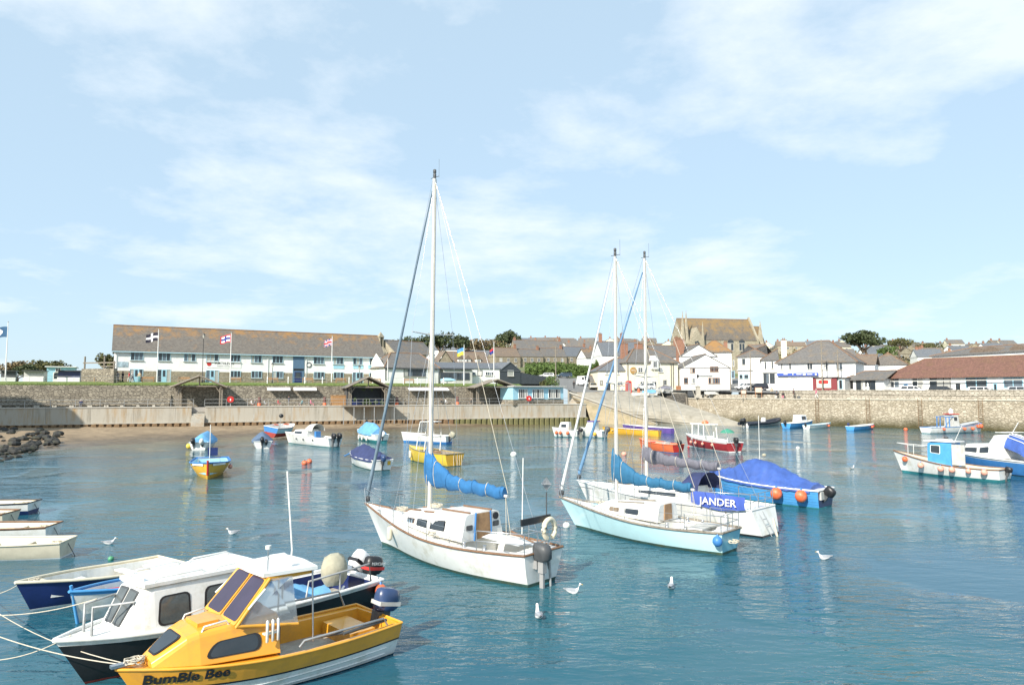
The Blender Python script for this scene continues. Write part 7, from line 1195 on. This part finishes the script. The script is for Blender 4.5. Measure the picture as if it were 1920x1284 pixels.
# ============================================================ SHELTERS, HUT, WALKWAY THINGS
def shelter(px0, px1, y0, lb, roofm, ridge_h=1.3, eave=3.3, dep=4.3, fill=None):
    x0, x1 = lpx(px0, y0), lpx(px1, y0); o = thing('timber_shelter', lb, 'shelter', LP((x0 + x1) / 2, y0, WALK), RZL); hw = (x1 - x0) / 2; m = MB()
    for sx_ in (-1, 1):
        for y in (.2, dep - .4): 
            for d in (0, .32): m = MB(); m.bx(sx_ * (hw - .5 - d) - .09, sx_ * (hw - .5 - d) + .09, y, y + .18, 0, eave - .2); m.build('post', OLDWOOD, o)
        m = MB(); m.bx(sx_ * (hw - .65) - .14, sx_ * (hw - .65) + .14, -.2, dep, eave - .2, eave); m.build('beam', OLDWOOD, o)
        m = MB(); m.tube([(sx_ * (hw - .6), .3, eave - 1.2), (sx_ * (hw - 1.6), .3, eave + .25)], .09, 4); m.build('brace', OLDWOOD, o)
        P = [(sx_ * (hw + .2), -.5, eave - .1), (0, -.5, eave + ridge_h), (0, dep + .3, eave + ridge_h), (sx_ * (hw + .2), dep + .3, eave - .1)]; P2 = [(a, b_, c + .14) for a, b_, c in P]; m = MB(); m.add(P + P2, [(0, 1, 2, 3), (7, 6, 5, 4), (0, 4, 5, 1), (3, 2, 6, 7), (0, 3, 7, 4)]); m.build('roof_slope', roofm, o, uvs=True)
    for sx_ in (-1, 1): m = MB(); m.tube([(sx_ * (hw + .25), -.56, eave - .1), (0, -.56, eave + ridge_h + .05)], .15, 4); m.build('bargeboard', OLDWOOD, o)
    m = MB(); m.bx(-hw, hw, .1, .3, eave - .02, eave + .16); m.build('tie_beam', OLDWOOD, o); m = MB(); m.tube([(0, .2, eave), (0, .2, eave + ridge_h)], .09, 4); m.build('king_post', OLDWOOD, o)
    m = MB(); m.bx(-hw + .7, hw - .7, dep - .9, dep - .5, .42, .5); m.build('bench_seat', OLDWOOD, o); return o, hw
shelter(325, 424, 1.0, 'open timber shelter with weathered pitched roof beside the steps', OLDWOOD, 1.6, 3.2); shelter(890, 972, 1.0, 'weathered timber shelter next to the blue kiosk', OLDWOOD, 1.35, 3.2)
o, hw = shelter(650, 732, -.6, 'grey slate roofed cafe hut on a deck over the harbour wall', SLATE, 1.7, 3.1, 5.6); m = MB(); m.bx(-hw + .6, hw - .6, 4.6, 4.8, 0, 3.1); m.bx(-hw + .3, -hw + .45, 1.6, 4.8, 0, 3.0); m.bx(hw - .45, hw - .3, 1.6, 4.8, 0, 3.0); m.build('dark_boarding', DKGREY, o); m = MB(); m.bx(-hw + .4, hw - .4, 2.2, 2.9, 0, 1.05); m.build('counter', NAVY, o)
rn = random.Random(2); m = MB(); [crown(m, (rn.uniform(-hw + .8, hw - .8), 1.6, rn.choice((.6, 1.1, 2.9))), .4, .3, .35, 60, .12, rn, .1) for _ in range(10)]; m.build('hanging_plants', LEAF[3], o)
dk = thing('cafe_deck', 'steel framed deck carrying the cafe hut out over the harbour wall', 'deck', LP(lpx(690), 0, 0), RZL); m = MB(); hw2 = hw + .6; m.bx(-hw2, hw2, -2.2, .4, 3.55, 3.75); m.build('deck_boards', OLDWOOD, dk)
for i in range(6): m = MB(); x = -hw2 + .1 + (2 * hw2 - .2) * i / 5; m.bx(x - .06, x + .06, -2.1, -1.98, .7, 3.55); m.build('post', GALV, dk)
for i in range(9): m = MB(); x = -hw2 + .05 + (2 * hw2 - .1) * i / 8; m.tube([(x, -2.15, 3.75), (x, -2.15, 4.8)], .03, 5); m.build('rail_post', GALV, dk)
for z in (4.8, 4.3): m = MB(); m.tube([(-hw2, -2.15, z), (hw2, -2.15, z)], .03, 5); m.build('rail', GALV, dk)
def on_walk(px, y): return LP(lpx(px, y), y, WALK)
for px, lb in ((434, 'red lifebuoy housing on a post right of the steps'), (991, 'red lifebuoy housing on a post in front of the blue kiosk')):
    o = thing('lifebuoy_housing', lb, 'lifebuoy', on_walk(px, .55), RZL); m = MB(); m.bx(-.06, .06, -.05, .05, 0, 1.2); m.build('post', GALV, o); m = MB(); m.panel((-.5, -.1, .75), (.5, -.1, .75), (.5, -.1, 1.7), (-.5, -.1, 1.7), .18, 0, .42); m.build('housing', RED, o); m = MB(); m.bx(-.08, .08, -.3, -.26, 1.0, 1.35); m.build('label_plate', WHITE, o)
for px, lb in ((170, 'bench'),): pass
for i in range(9):
    px = (12, 45, 82, 112, 146, 180, 208, 238, 268)[i]; o = thing('wall_bench', 'timber wall bench on stone blocks along the lower walkway', 'bench', on_walk(px + 8, 4.4), RZL, 'benches along the stone wall'); m = MB(); m.bx(-1.5, 1.5, 0, .45, .45, .53); m.build('seat', OLDWOOD, o)
    for x in (-1.1, 1.1): m = MB(); m.bx(x - .2, x + .2, .05, .4, 0, .45); m.build('block', GRAN, o)
def picnic(px, y, lb):
    o = thing('picnic_table', lb, 'table', on_walk(px, y), RZL, 'picnic tables on the walkway'); m = MB(); m.bx(-.9, .9, -.38, .38, .7, .75); m.build('table_top', OLDWOOD, o)
    for s_ in (-1, 1):
        m = MB(); m.bx(-.9, .9, s_ * .75 - .14, s_ * .75 + .14, .42, .46); m.build('seat', OLDWOOD, o); m = MB(); m.tube([(s_ * .7, -.7, 0), (s_ * .7, -.15, .7)], .05, 4); m.build('leg', OLDWOOD, o); m = MB(); m.tube([(s_ * .7, .7, 0), (s_ * .7, .15, .7)], .05, 4); m.build('leg', OLDWOOD, o)
for px in (476, 500, 524, 548, 575, 600, 755, 775, 825, 838, 870): picnic(px, 2.6, 'timber picnic table on the lower walkway among seated people')
for px in (488, 610, 745, 858): o = thing('patio_heater', 'orange and dark patio burner standing on the lower walkway', 'heater', on_walk(px, 1.6), 0, 'orange burners on the walkway'); m = MB(); m.lathe([(.26, 0), (.28, .55), (.2, .62)], (0, 0, 0), 12); m.build('gas_bottle', ORANGE, o); m = MB(); m.lathe([(.24, .62), (.24, 1.5), (.1, 1.55)], (0, 0, 0), 12); m.build('burner', mat('rust_burner', (.12, .05, .04), .7, .3), o)
o = thing('timber_store', 'honey coloured timber bin store left of the cafe hut', 'shed', on_walk(640, 2.2), RZL)
for i in range(8): m = MB(); m.bx(-1.5 + i * .38, -1.5 + i * .38 + .36, 0, .08, 0, 1.75); m.build('board', WOOD, o)
m = MB(); m.bx(-1.5, 1.54, .1, 1.4, 0, 1.7); m.bx(-1.6, 1.65, -.05, 1.5, 1.76, 1.84); m.build('carcass', WOOD, o)
for x0, x1, lb in ((502, 545, 'white scalloped awning fixed to the stone wall nearest the shelter'), (551, 594, 'white scalloped awning fixed to the stone wall nearest the cafe hut'), (765, 840, 'long white awning fixed to the stone wall right of the mast')):
    a, e = lpx(x0, 5.4), lpx(x1, 5.4); o = thing('wall_awning', lb, 'awning', LP(a, 5.5, 6.3), RZL); w = e - a; m = MB(); m.add([(0, 0, .35), (w, 0, .35), (w, -1.1, 0), (0, -1.1, 0), (0, -1.1, -.14), (w, -1.1, -.14)], [(3, 2, 1, 0), (4, 5, 2, 3)]); m.add([(0, 0, .3), (0, -1.1, -.05), (w, -1.1, -.05), (w, 0, .3)], [(3, 2, 1, 0)]); m.build('canopy', WHITE, o); m = MB(); m.tube([(0, 0, .34), (w, 0, .34)], .07, 6); m.build('cassette', GREYDECK, o)
# ============================================================ PEOPLE
def person(P, rz, lb, top, legs, hair, pose='stand', hold=None, group=None, h=1.72, cap=None):
    s = h / 1.75; o = thing('person', lb, 'person', P, rz, group); V = [(0, 0, .95), (0, 0, 1.2), (0, 0, 1.42), (0, 0, 1.52), (.02, 0, 1.65)]; rad = [.15, .145, .15, .06, .1]; E = [(0, 1), (1, 2), (2, 3), (3, 4)]; sit = pose == 'sit'
    for sg in (1, -1):
        i = len(V)
        if sit: V += [(.05, sg * .1, .92), (.45, sg * .12, .93), (.47, sg * .12, .52), (.57, sg * .12, .46)]
        elif pose == 'walk': V += [(.0, sg * .1, .88), (sg * .16, sg * .1, .48), (sg * .26 - .05, sg * .1, .08), (sg * .26 + .1, sg * .1, .04)]
        else: V += [(0, sg * .1, .88), (.02, sg * .11, .48), (0, sg * .11, .08), (.13, sg * .12, .04)]
        rad += [.1, .07, .05, .045]; E += [(0, i), (i, i + 1), (i + 1, i + 2), (i + 2, i + 3)]; j = len(V)
        if sit or hold: V += [(0, sg * .2, 1.4), (.06, sg * .27, 1.15), (.3, sg * .15, 1.1), (.38, sg * .12, 1.1)]
        else: V += [(0, sg * .2, 1.4), (-.02, sg * .26, 1.12), (.05 * (sg if pose == 'walk' else 1), sg * .27, .86), (.07, sg * .27, .77)]
        rad += [.065, .05, .04, .035]; E += [(2, j), (j, j + 1), (j + 1, j + 2), (j + 2, j + 3)]
    dz = -.46 if sit else 0
    me = bpy.data.meshes.new('body'); me.from_pydata([(a * s, b_ * s, (c + dz) * s) for a, b_, c in V], E, []); tmp = bpy.data.objects.new('tmp', me); COL.objects.link(tmp); md = tmp.modifiers.new('s', 'SKIN'); md.use_smooth_shade = True
    for v, r_ in zip(me.skin_vertices[0].data, rad): v.radius = (r_ * s, r_ * s)
    me.skin_vertices[0].data[0].use_root = True; tmp.modifiers.new('ss', 'SUBSURF').levels = 1; tmp.modifiers['ss'].render_levels = 1
    nm = bpy.data.meshes.new_from_object(tmp.evaluated_get(bpy.context.evaluated_depsgraph_get())); bpy.data.objects.remove(tmp); nm.materials.clear(); nm.name = 'body'
    for x in (top, legs, SKIN, BLACK): nm.materials.append(x)
    for f in nm.polygons:
        c = f.center / s; z = c.z - dz; arm = abs(c.y) > .17 and z > .7
        f.material_index = 2 if z > 1.5 or (arm and (c.x > .28 if (sit or hold) else z < .84)) else (0 if z > .97 or arm else (3 if (z < .1 or (sit and z < .5 and c.x > .5)) else 1))
    b_ = bpy.data.objects.new('body', nm); COL.objects.link(b_); b_.parent = o
    m = MB(); m.ball((.0, 0, (1.7 + dz) * s), .115 * s, .95, 10); m.build('hair', cap or hair, o); return o
HB, HG, HD = mat('hair_brown', (.08, .045, .025), .8), mat('hair_grey', (.35, .34, .32), .8), mat('hair_dark', (.02, .016, .014), .8)
CL = {k: mat('cloth_' + k, c, .9, .15) for k, c in dict(navy=(.03, .04, .09), red=(.5, .05, .06), white=(.65, .64, .62), grey=(.22, .22, .23), black=(.025, .025, .028), pink=(.6, .16, .26), blue=(.1, .2, .4), teal=(.15, .35, .38), beige=(.45, .37, .26), jean=(.07, .1, .18)).items()}
def tpos(px, Y): y = 9.6 + (Y - 104); return LP(lpx(px, y), y, TERR + .2)
person(tpos(221, 104), R(-60), 'standing person in dark jacket and jeans at the corner of the long building', CL['grey'], CL['jean'], HB); person(tpos(231, 104), R(-120), 'standing person all in black near the corner of the long building', CL['black'], CL['black'], HD); person(tpos(243, 103.5), R(200), 'walking person in red top in front of the shop door', CL['red'], CL['white'], HB, 'walk'); person(tpos(249, 104.2), R(180), 'walking person in blue jeans beside the person in red', CL['white'], CL['jean'], HG, 'walk'); person(tpos(262, 104), R(-90), 'standing person in beige coat beside the shop door', CL['beige'], CL['teal'], HG)
person(on_walk(155, 4.3), RZL - R(90), 'lone person in navy coat sitting on the wall bench', CL['navy'], CL['grey'], HG, 'sit')
for px, c1, c2, lb in ((473, 'white', 'red', 'seated person in white shirt right of the shelter'), (480, 'grey', 'black', 'seated person in grey at the first picnic table'), (497, 'white', 'jean', 'seated person in pale top behind the first orange burner'), (523, 'red', 'white', 'seated person in red and white at a picnic table'), (543, 'navy', 'grey', 'person in navy standing among the picnic tables'), (568, 'teal', 'jean', 'seated person in grey green jacket under the awning'), (584, 'pink', 'pink', 'seated person in bright pink top'), (836, 'white', 'black', 'seated person in white at the far picnic table'), (828, 'black', 'black', 'seated person in black at the far picnic table'), (884, 'black', 'grey', 'person in black sitting left of the last shelter'), (1322, 'grey', 'grey', '')):
    if px < 1000: person(on_walk(px, 2.0 if c1 != 'navy' else 3.2) + (Vector((0, 0, .0))), RZL + R(random.choice((0, 180))), lb, CL[c1], CL[c2], random.choice((HB, HG, HD)), 'stand' if c1 == 'navy' else 'sit')
def qpx(px, y): k = kx(px); o = QB + NR * y; s_ = (k * o.y - o.x) / (WR.x - k * WR.y); return QP(s_, y, 4.77)
person(qpx(1455, 1.4), RZR - R(90), 'person in black sitting on the quay edge beside a companion', CL['black'], CL['white'], HD, 'sit'); person(qpx(1467, 1.4), RZR - R(80), 'person in dark top sitting on the quay ledge next to a bag', CL['black'], CL['pink'], HD, 'sit'); person(qpx(1487, 1.2), RZR, 'person in dark brown coat standing on the quay ledge', mat('cloth_brown', (.09, .05, .05), .9), CL['black'], HD); person(qpx(1529, 1.2), RZR + R(180), 'person in pink and white walking along the quay ledge', CL['pink'], CL['white'], HG, 'walk')
o = thing('rucksack', 'dark rucksack lying on the quay ledge beside the standing person', 'bag', qpx(1496, 1.5), RZR); m = MB(); m.loft([[(.3 * math.cos(a) * w, .2 * math.sin(a) * w, z) for a in [k * math.pi / 4 for k in range(8)]] for z, w in ((0, .9), (.15, 1.05), (.35, .9), (.42, .5))], 0, True); m.build('bag', DKGREY, o)
person((kx(1076) * 150, 150, land(kx(1076), 150)), R(-100), 'person in black walking on the road beside the van', CL['black'], CL['black'], HD, 'walk'); person((kx(1166) * 141, 141, 5.7), R(180), 'person in white and blue beside the phone box', CL['white'], CL['blue'], HB); person((kx(1160) * 141.5, 141.5, 5.7), R(0), 'person in grey facing the person by the phone box', CL['grey'], CL['jean'], HD); person((kx(1244) * 142.5, 142.5, 5.6), R(-90), 'person in dark clothes beside the boats at the inn', CL['black'], CL['grey'], HD); person((kx(1446) * 136, 136, 5.1), R(-90), 'person in brown standing outside the narrow white shop', CL['beige'], CL['black'], HB)
# ============================================================ VEHICLES
TYRE = mat('tyre', (.02, .02, .02), .8); CARG = mat('car_glass', (.03, .035, .04), .05, .1, spec=.7)
def car(P, rz, lb, col, kind='hatch', cat='car'):
    o = thing('parked_' + ('van' if kind == 'van' else 'car'), lb, cat, P, rz); L_, W2 = (5.3, 1.0) if kind == 'van' else (4.3, .89)
    pm_ = mat('carpaint_%d' % len(MATS), col, .25, .03, coat=.6)
    low = [(-.5, .3), (-.5, .75), (-.47, .92), (.12, .95), (.42, .82), (.49, .66), (.5, .32)]
    m = MB(); m.loft([[(x * L_, y * (1 if .35 < z < .8 else .94), z) for x, z in low] for y in (-W2, -W2 * .98, W2 * .98, W2)], 0); m.build('body', pm_, o)
    H_ = 2.35 if kind == 'van' else 1.47; g = [(-.49, .9), (-.45, H_ - .08), (-.4, H_), (.08 if kind != 'van' else .2, H_), (.13 if kind != 'van' else .25, H_ - .06), (.29 if kind != 'van' else .38, .93)]
    m = MB(); m.loft([[(x * L_, y * (1 if z < 1 else .84), z) for x, z in g] for y in (-W2 * .96, W2 * .96)], 0); m.build('cabin', pm_, o)
    wz0, wz1 = (1.0, 1.36) if kind != 'van' else (1.45, 2.05)
    def yk(z): return W2 * .96 * (1 - .16 * min(1, max(0, (z - .9) / (H_ - .9)))) + .01
    for sg in (1, -1):
        for x0, x1, s0, s1 in (((-.42, -.2, .03, 0), (-.18, .03, 0, 0), (.05, .22, 0, -.1)) if kind != 'van' else ((.08, .3, 0, -.06),)):
            q = [(x0 * L_, sg * yk(wz0), wz0), (x1 * L_, sg * yk(wz0), wz0), ((x1 + s1) * L_, sg * yk(wz1), wz1), ((x0 + s0) * L_, sg * yk(wz1), wz1)]; m = MB(); m.panel(*(q if sg < 0 else [q[1], q[0], q[3], q[2]]), .012, 0, .12); m.build('side_window', CARG, o)
    a, e = (.285, .145) if kind != 'van' else (.375, .265); q = [(a * L_, -W2 * .85, .98 if kind != 'van' else 1.2), (a * L_, W2 * .85, .98 if kind != 'van' else 1.2), (e * L_, W2 * .74, H_ - .1), (e * L_, -W2 * .74, H_ - .1)]; m = MB(); m.panel(*q, .015, 0, .08, .012); m.build('windscreen', CARG, o)
    q = [(-.488 * L_, W2 * .8, 1.0), (-.488 * L_, -W2 * .8, 1.0), (-.458 * L_, -W2 * .7, H_ - .15), (-.458 * L_, W2 * .7, H_ - .15)]; m = MB(); m.panel(*q, .015, 0, .1, .01); m.build('rear_window', CARG, o)
    for x in (-.3, .31):
        for sg in (1, -1):
            m = MB(); m.lathe([(.2, -.1), (.31, -.1), (.33, -.06), (.33, .06), (.31, .1), (.2, .1)], (0, 0, 0), 16); w = m.build('wheel', TYRE, o); w.location = (x * L_, sg * (W2 - .1), .33); w.rotation_euler = (R(90), 0, 0); m = MB(); m.lathe([(.19, -.105), (.2, 0), (.19, .105)], (0, 0, 0), 10); m.build('hub_cap', STEEL, w)
    for sg in (1, -1): m = MB(); m.bx(.485 * L_, .503 * L_, sg * W2 * .75 - .16, sg * W2 * .75 + .16, .62, .76); m.build('headlight', GEL, o); m = MB(); m.bx(-.503 * L_, -.49 * L_, sg * W2 * .78 - .1, sg * W2 * .78 + .1, .66, .86); m.build('tail_light', RED, o)
    m = MB(); m.bx(.49 * L_, .51 * L_, -W2 * .85, W2 * .85, .34, .5); m.bx(-.51 * L_, -.49 * L_, -W2 * .85, W2 * .85, .34, .5); m.build('bumpers', DKGREY, o); return o
def qcar(px, y, lb, col, rev=0): p_ = qpx(px, y); p_.z = land(p_.x / p_.y, p_.y) + .01; return car(p_, RZR + (math.pi if rev else 0), lb, col)
qcar(1712, 6.5, 'white hatchback parked before the blue shop door', (.75, .75, .74)); qcar(1768, 6.2, 'black saloon parked between two light cars by the shops', (.015, .017, .02)); qcar(1842, 6.3, 'white estate car parked before the bunting shop window', (.74, .74, .74)); qcar(1917, 6.4, 'silver blue car parked last along the tiled shops', (.42, .45, .5))
def gcar(px, Y, rz, lb, col, kind='hatch', cat='car'): k = kx(px); return car((k * Y, Y, land(k, Y) + .02), rz, lb, col, kind, cat)
gcar(1096, 165, R(-70), 'white van parked on the road by the store', (.76, .76, .75), 'van', 'van'); gcar(1113, 146, R(-95), 'cream car parked against the inn wing', (.62, .57, .45)); gcar(1058, 198, R(-160), 'dark blue car on the upper road below the bramble bank', (.05, .08, .12)); gcar(1024, 196, R(-170), 'white car parked beside the dark blue car on the upper road', (.7, .7, .7)); gcar(1208, 143, R(178), 'silver car parked at the inn wall behind the boats', (.5, .52, .53)); gcar(1398, 143.5, R(185), 'white car parked in front of the corner house', (.74, .74, .74)); gcar(1418, 142.5, R(188), 'dark car parked beside the white car at the corner house', (.03, .03, .04))
# ============================================================ QUAY SIDE DETAILS
o = thing('phone_box', 'red telephone box beside the cream inn', 'phone box', (kx(1178) * 140, 140, 5.68), R(12)); m = MB(); m.bx(-.48, .48, -.48, .48, 0, .2); m.bx(-.48, .48, -.48, .48, 2.05, 2.25); m.loft([[(sx_ * w, sy_ * w, z) for sx_, sy_ in ((-1, -1), (1, -1), (1, 1), (-1, 1))] for w, z in ((.5, 2.25), (.46, 2.4), (.25, 2.5))], 0)
for sx_ in (-.45, .45):
    for sy_ in (-.45, .45): m.bx(sx_ - .05, sx_ + .05, sy_ - .05, sy_ + .05, .2, 2.05)
m.build('frame', RED, o)
for i, (a, r_) in enumerate(((0, 0), (90, 0), (180, 0), (270, 0))):
    d = empty('glazed_side', (0, 0, 0), R(a)); d.parent = o; m = MB()
    for z in [.2 + .185 * k for k in range(11)]: m.bx(-.4, .4, -.47, -.44, z, z + .04)
    for x in (-.4, -.14, .12, .37): m.bx(x, x + .03, -.468, -.442, .2, 2.05)
    m.build('glazing_bars', RED, d); m = MB(); m.bx(-.4, .4, -.44, -.43, .22, 2.05); m.build('pane', mat('phone_glass', (.35, .36, .36), .1, .1), d)
for px, Y, mt_, cov, lb in ((1200, 137.5, GEL, BRIGHTBLUE, 'white and turquoise dinghy drawn up at the top of the slipway'), (1216, 138.5, GEL, TARPLT, 'small dinghy with light blue cover at the top of the slipway'), (1246, 141, GEL, SAILGREY, 'white dinghy with grey cover beside the return wall'), (1228, 140.5, GEL, GEL, 'plain white dinghy drawn up beside the return wall')):
    q = Vector((kx(px) * Y, Y, land(kx(px), front(kx(px)) + .1) - max(0, front(kx(px)) - Y) * .42 + .1)); B = Boat('beached_dinghy', lb, (q + Vector((0, 0, .25)), R(-20), 3.2), 1.5, .6, .5); B.hull((mt_, mt_, cov), .2, .85, 2.3, .2, .05, .02, .02, (.3, .7), deck=cov, rail=mt_); 
    if cov is SAILGREY or cov is TARPLT: B.cover('cover', cov, .1, .9, [(0, .2), (.4, .6), (.8, .5), (1, .2)])
    m = MB(); m.bx(-1, 1, -.3, .3, -.35, -.18); m.build('trolley', GALV, B.root)
o = thing('red_buoy_stack', 'upright red navigation float standing at the top of the slipway', 'buoy', (kx(1197) * 138.5, 138.5, 4.9)); m = MB(); m.lathe([(.3, 0), (.4, .4), (.28, .9), (.22, 1.3), (.28, 1.4), (.12, 1.75)], (0, 0, 0), 12); m.build('float', ORANGE, o)
for px, Y, w, lb in ((1294, 140, 1.2, 'black waste bins at the left of the lamp plinth'), (1352, 139.5, .7, 'single dark litter bin right of the white cafe'), (1362, 139.3, 1.1, 'pair of black bins at the corner of the white cafe')): o = thing('waste_bin', lb, 'bin', (kx(px) * Y, Y, 5.05)); m = MB(); m.bx(-w / 2, w / 2, -.4, .4, .05, 1.1); m.build('bin', DKGREY, o); m = MB(); m.bx(-w / 2 - .04, w / 2 + .04, -.45, .45, 1.1, 1.2); m.build('lid', BLACK, o)
o = thing('quay_bench', 'plain bench in front of the white gabled cafe', 'bench', (kx(1334) * 138.5, 138.5, 5.05)); m = MB(); m.bx(-1.4, 1.4, 0, .45, .42, .5); m.build('seat', GREYDECK, o); m = MB(); m.bx(-1.4, 1.4, .42, .48, .5, .95); m.build('back', GREYDECK, o); [MB().bx(x - .06, x + .06, 0, .45, 0, .42).build('leg', DKGREY, o) for x in (-1.2, 0, 1.2)]
for px, w, h, lb in ((1393, 1.0, 1.4, 'small brown information board on two legs on the grass patch'), (1421, 1.35, 1.9, 'large brown framed information board by the quay wall')): Y = 131.5; o = thing('information_board', lb, 'sign', (kx(px) * Y, Y, 4.9)); m = MB(); m.bx(-w / 2, w / 2, -.04, .04, h * .45, h); m.build('frame', FRAMEBR, o); m = MB(); m.bx(-w / 2 + .08, w / 2 - .08, -.06, -.04, h * .5, h - .07); m.build('panel', mat('board_panel', (.62, .52, .42), .6, .2, 3.), o); [MB().bx(x - .05, x + .05, -.05, .05, 0, h * .45).build('leg', FRAMEBR, o) for x in (-w / 2 + .1, w / 2 - .1)]
for px, py0, Y, lb in ((1407, 657, 140, 'timber utility pole in front of the corner house'), (1541, 637, 131, 'tall timber utility pole before the big white building'), (1571, 655, 131, 'slimmer utility pole before the big white building'), (1042, 650, 150, 'timber utility pole beside the spiky bush'), (1369, 690, 139, 'grey pole at the corner of the white cafe')):
    zt = zpx(py0, Y, px); o = thing('utility_pole', lb, 'pole', (kx(px) * Y, Y, 4.9)); m = MB(); m.tube([(0, 0, 0), (0, 0, zt - 4.9)], [.14, .1], 8); m.build('post', OLDWOOD, o); m = MB(); m.bx(-.5, .5, -.05, .05, zt - 5.6, zt - 5.5); m.build('crossarm', OLDWOOD, o)
def wire(a, b_, lb): rope('overhead_wire', lb, (a, b_), .012, .6, BLACK)
wire((kx(1541) * 131, 131, zpx(640, 131)), (kx(1960) * 110, 110, zpx(652, 110)), 'overhead wire from the tall utility pole along the tiled shops'); wire((kx(1541) * 131, 131, zpx(640, 131)), (kx(1407) * 140, 140, zpx(660, 140)), 'overhead wire between the two quay utility poles')
o = thing('signal_board', 'small square notice on a post at the end of the lawn', 'sign', (kx(900) * Yt(900, 9.5), Yt(900, 9.5), TERR + .2)); m = MB(); m.bx(-.5, .5, -.05, .05, 1.4, 2.6); m.build('board', DKGREY, o); m = MB(); m.bx(-.35, .35, -.07, -.05, 1.6, 2.4); m.build('notice', BLINDW, o); m = MB(); m.bx(-.07, .07, -.05, .05, 0, 1.4); m.build('post', GALV, o)
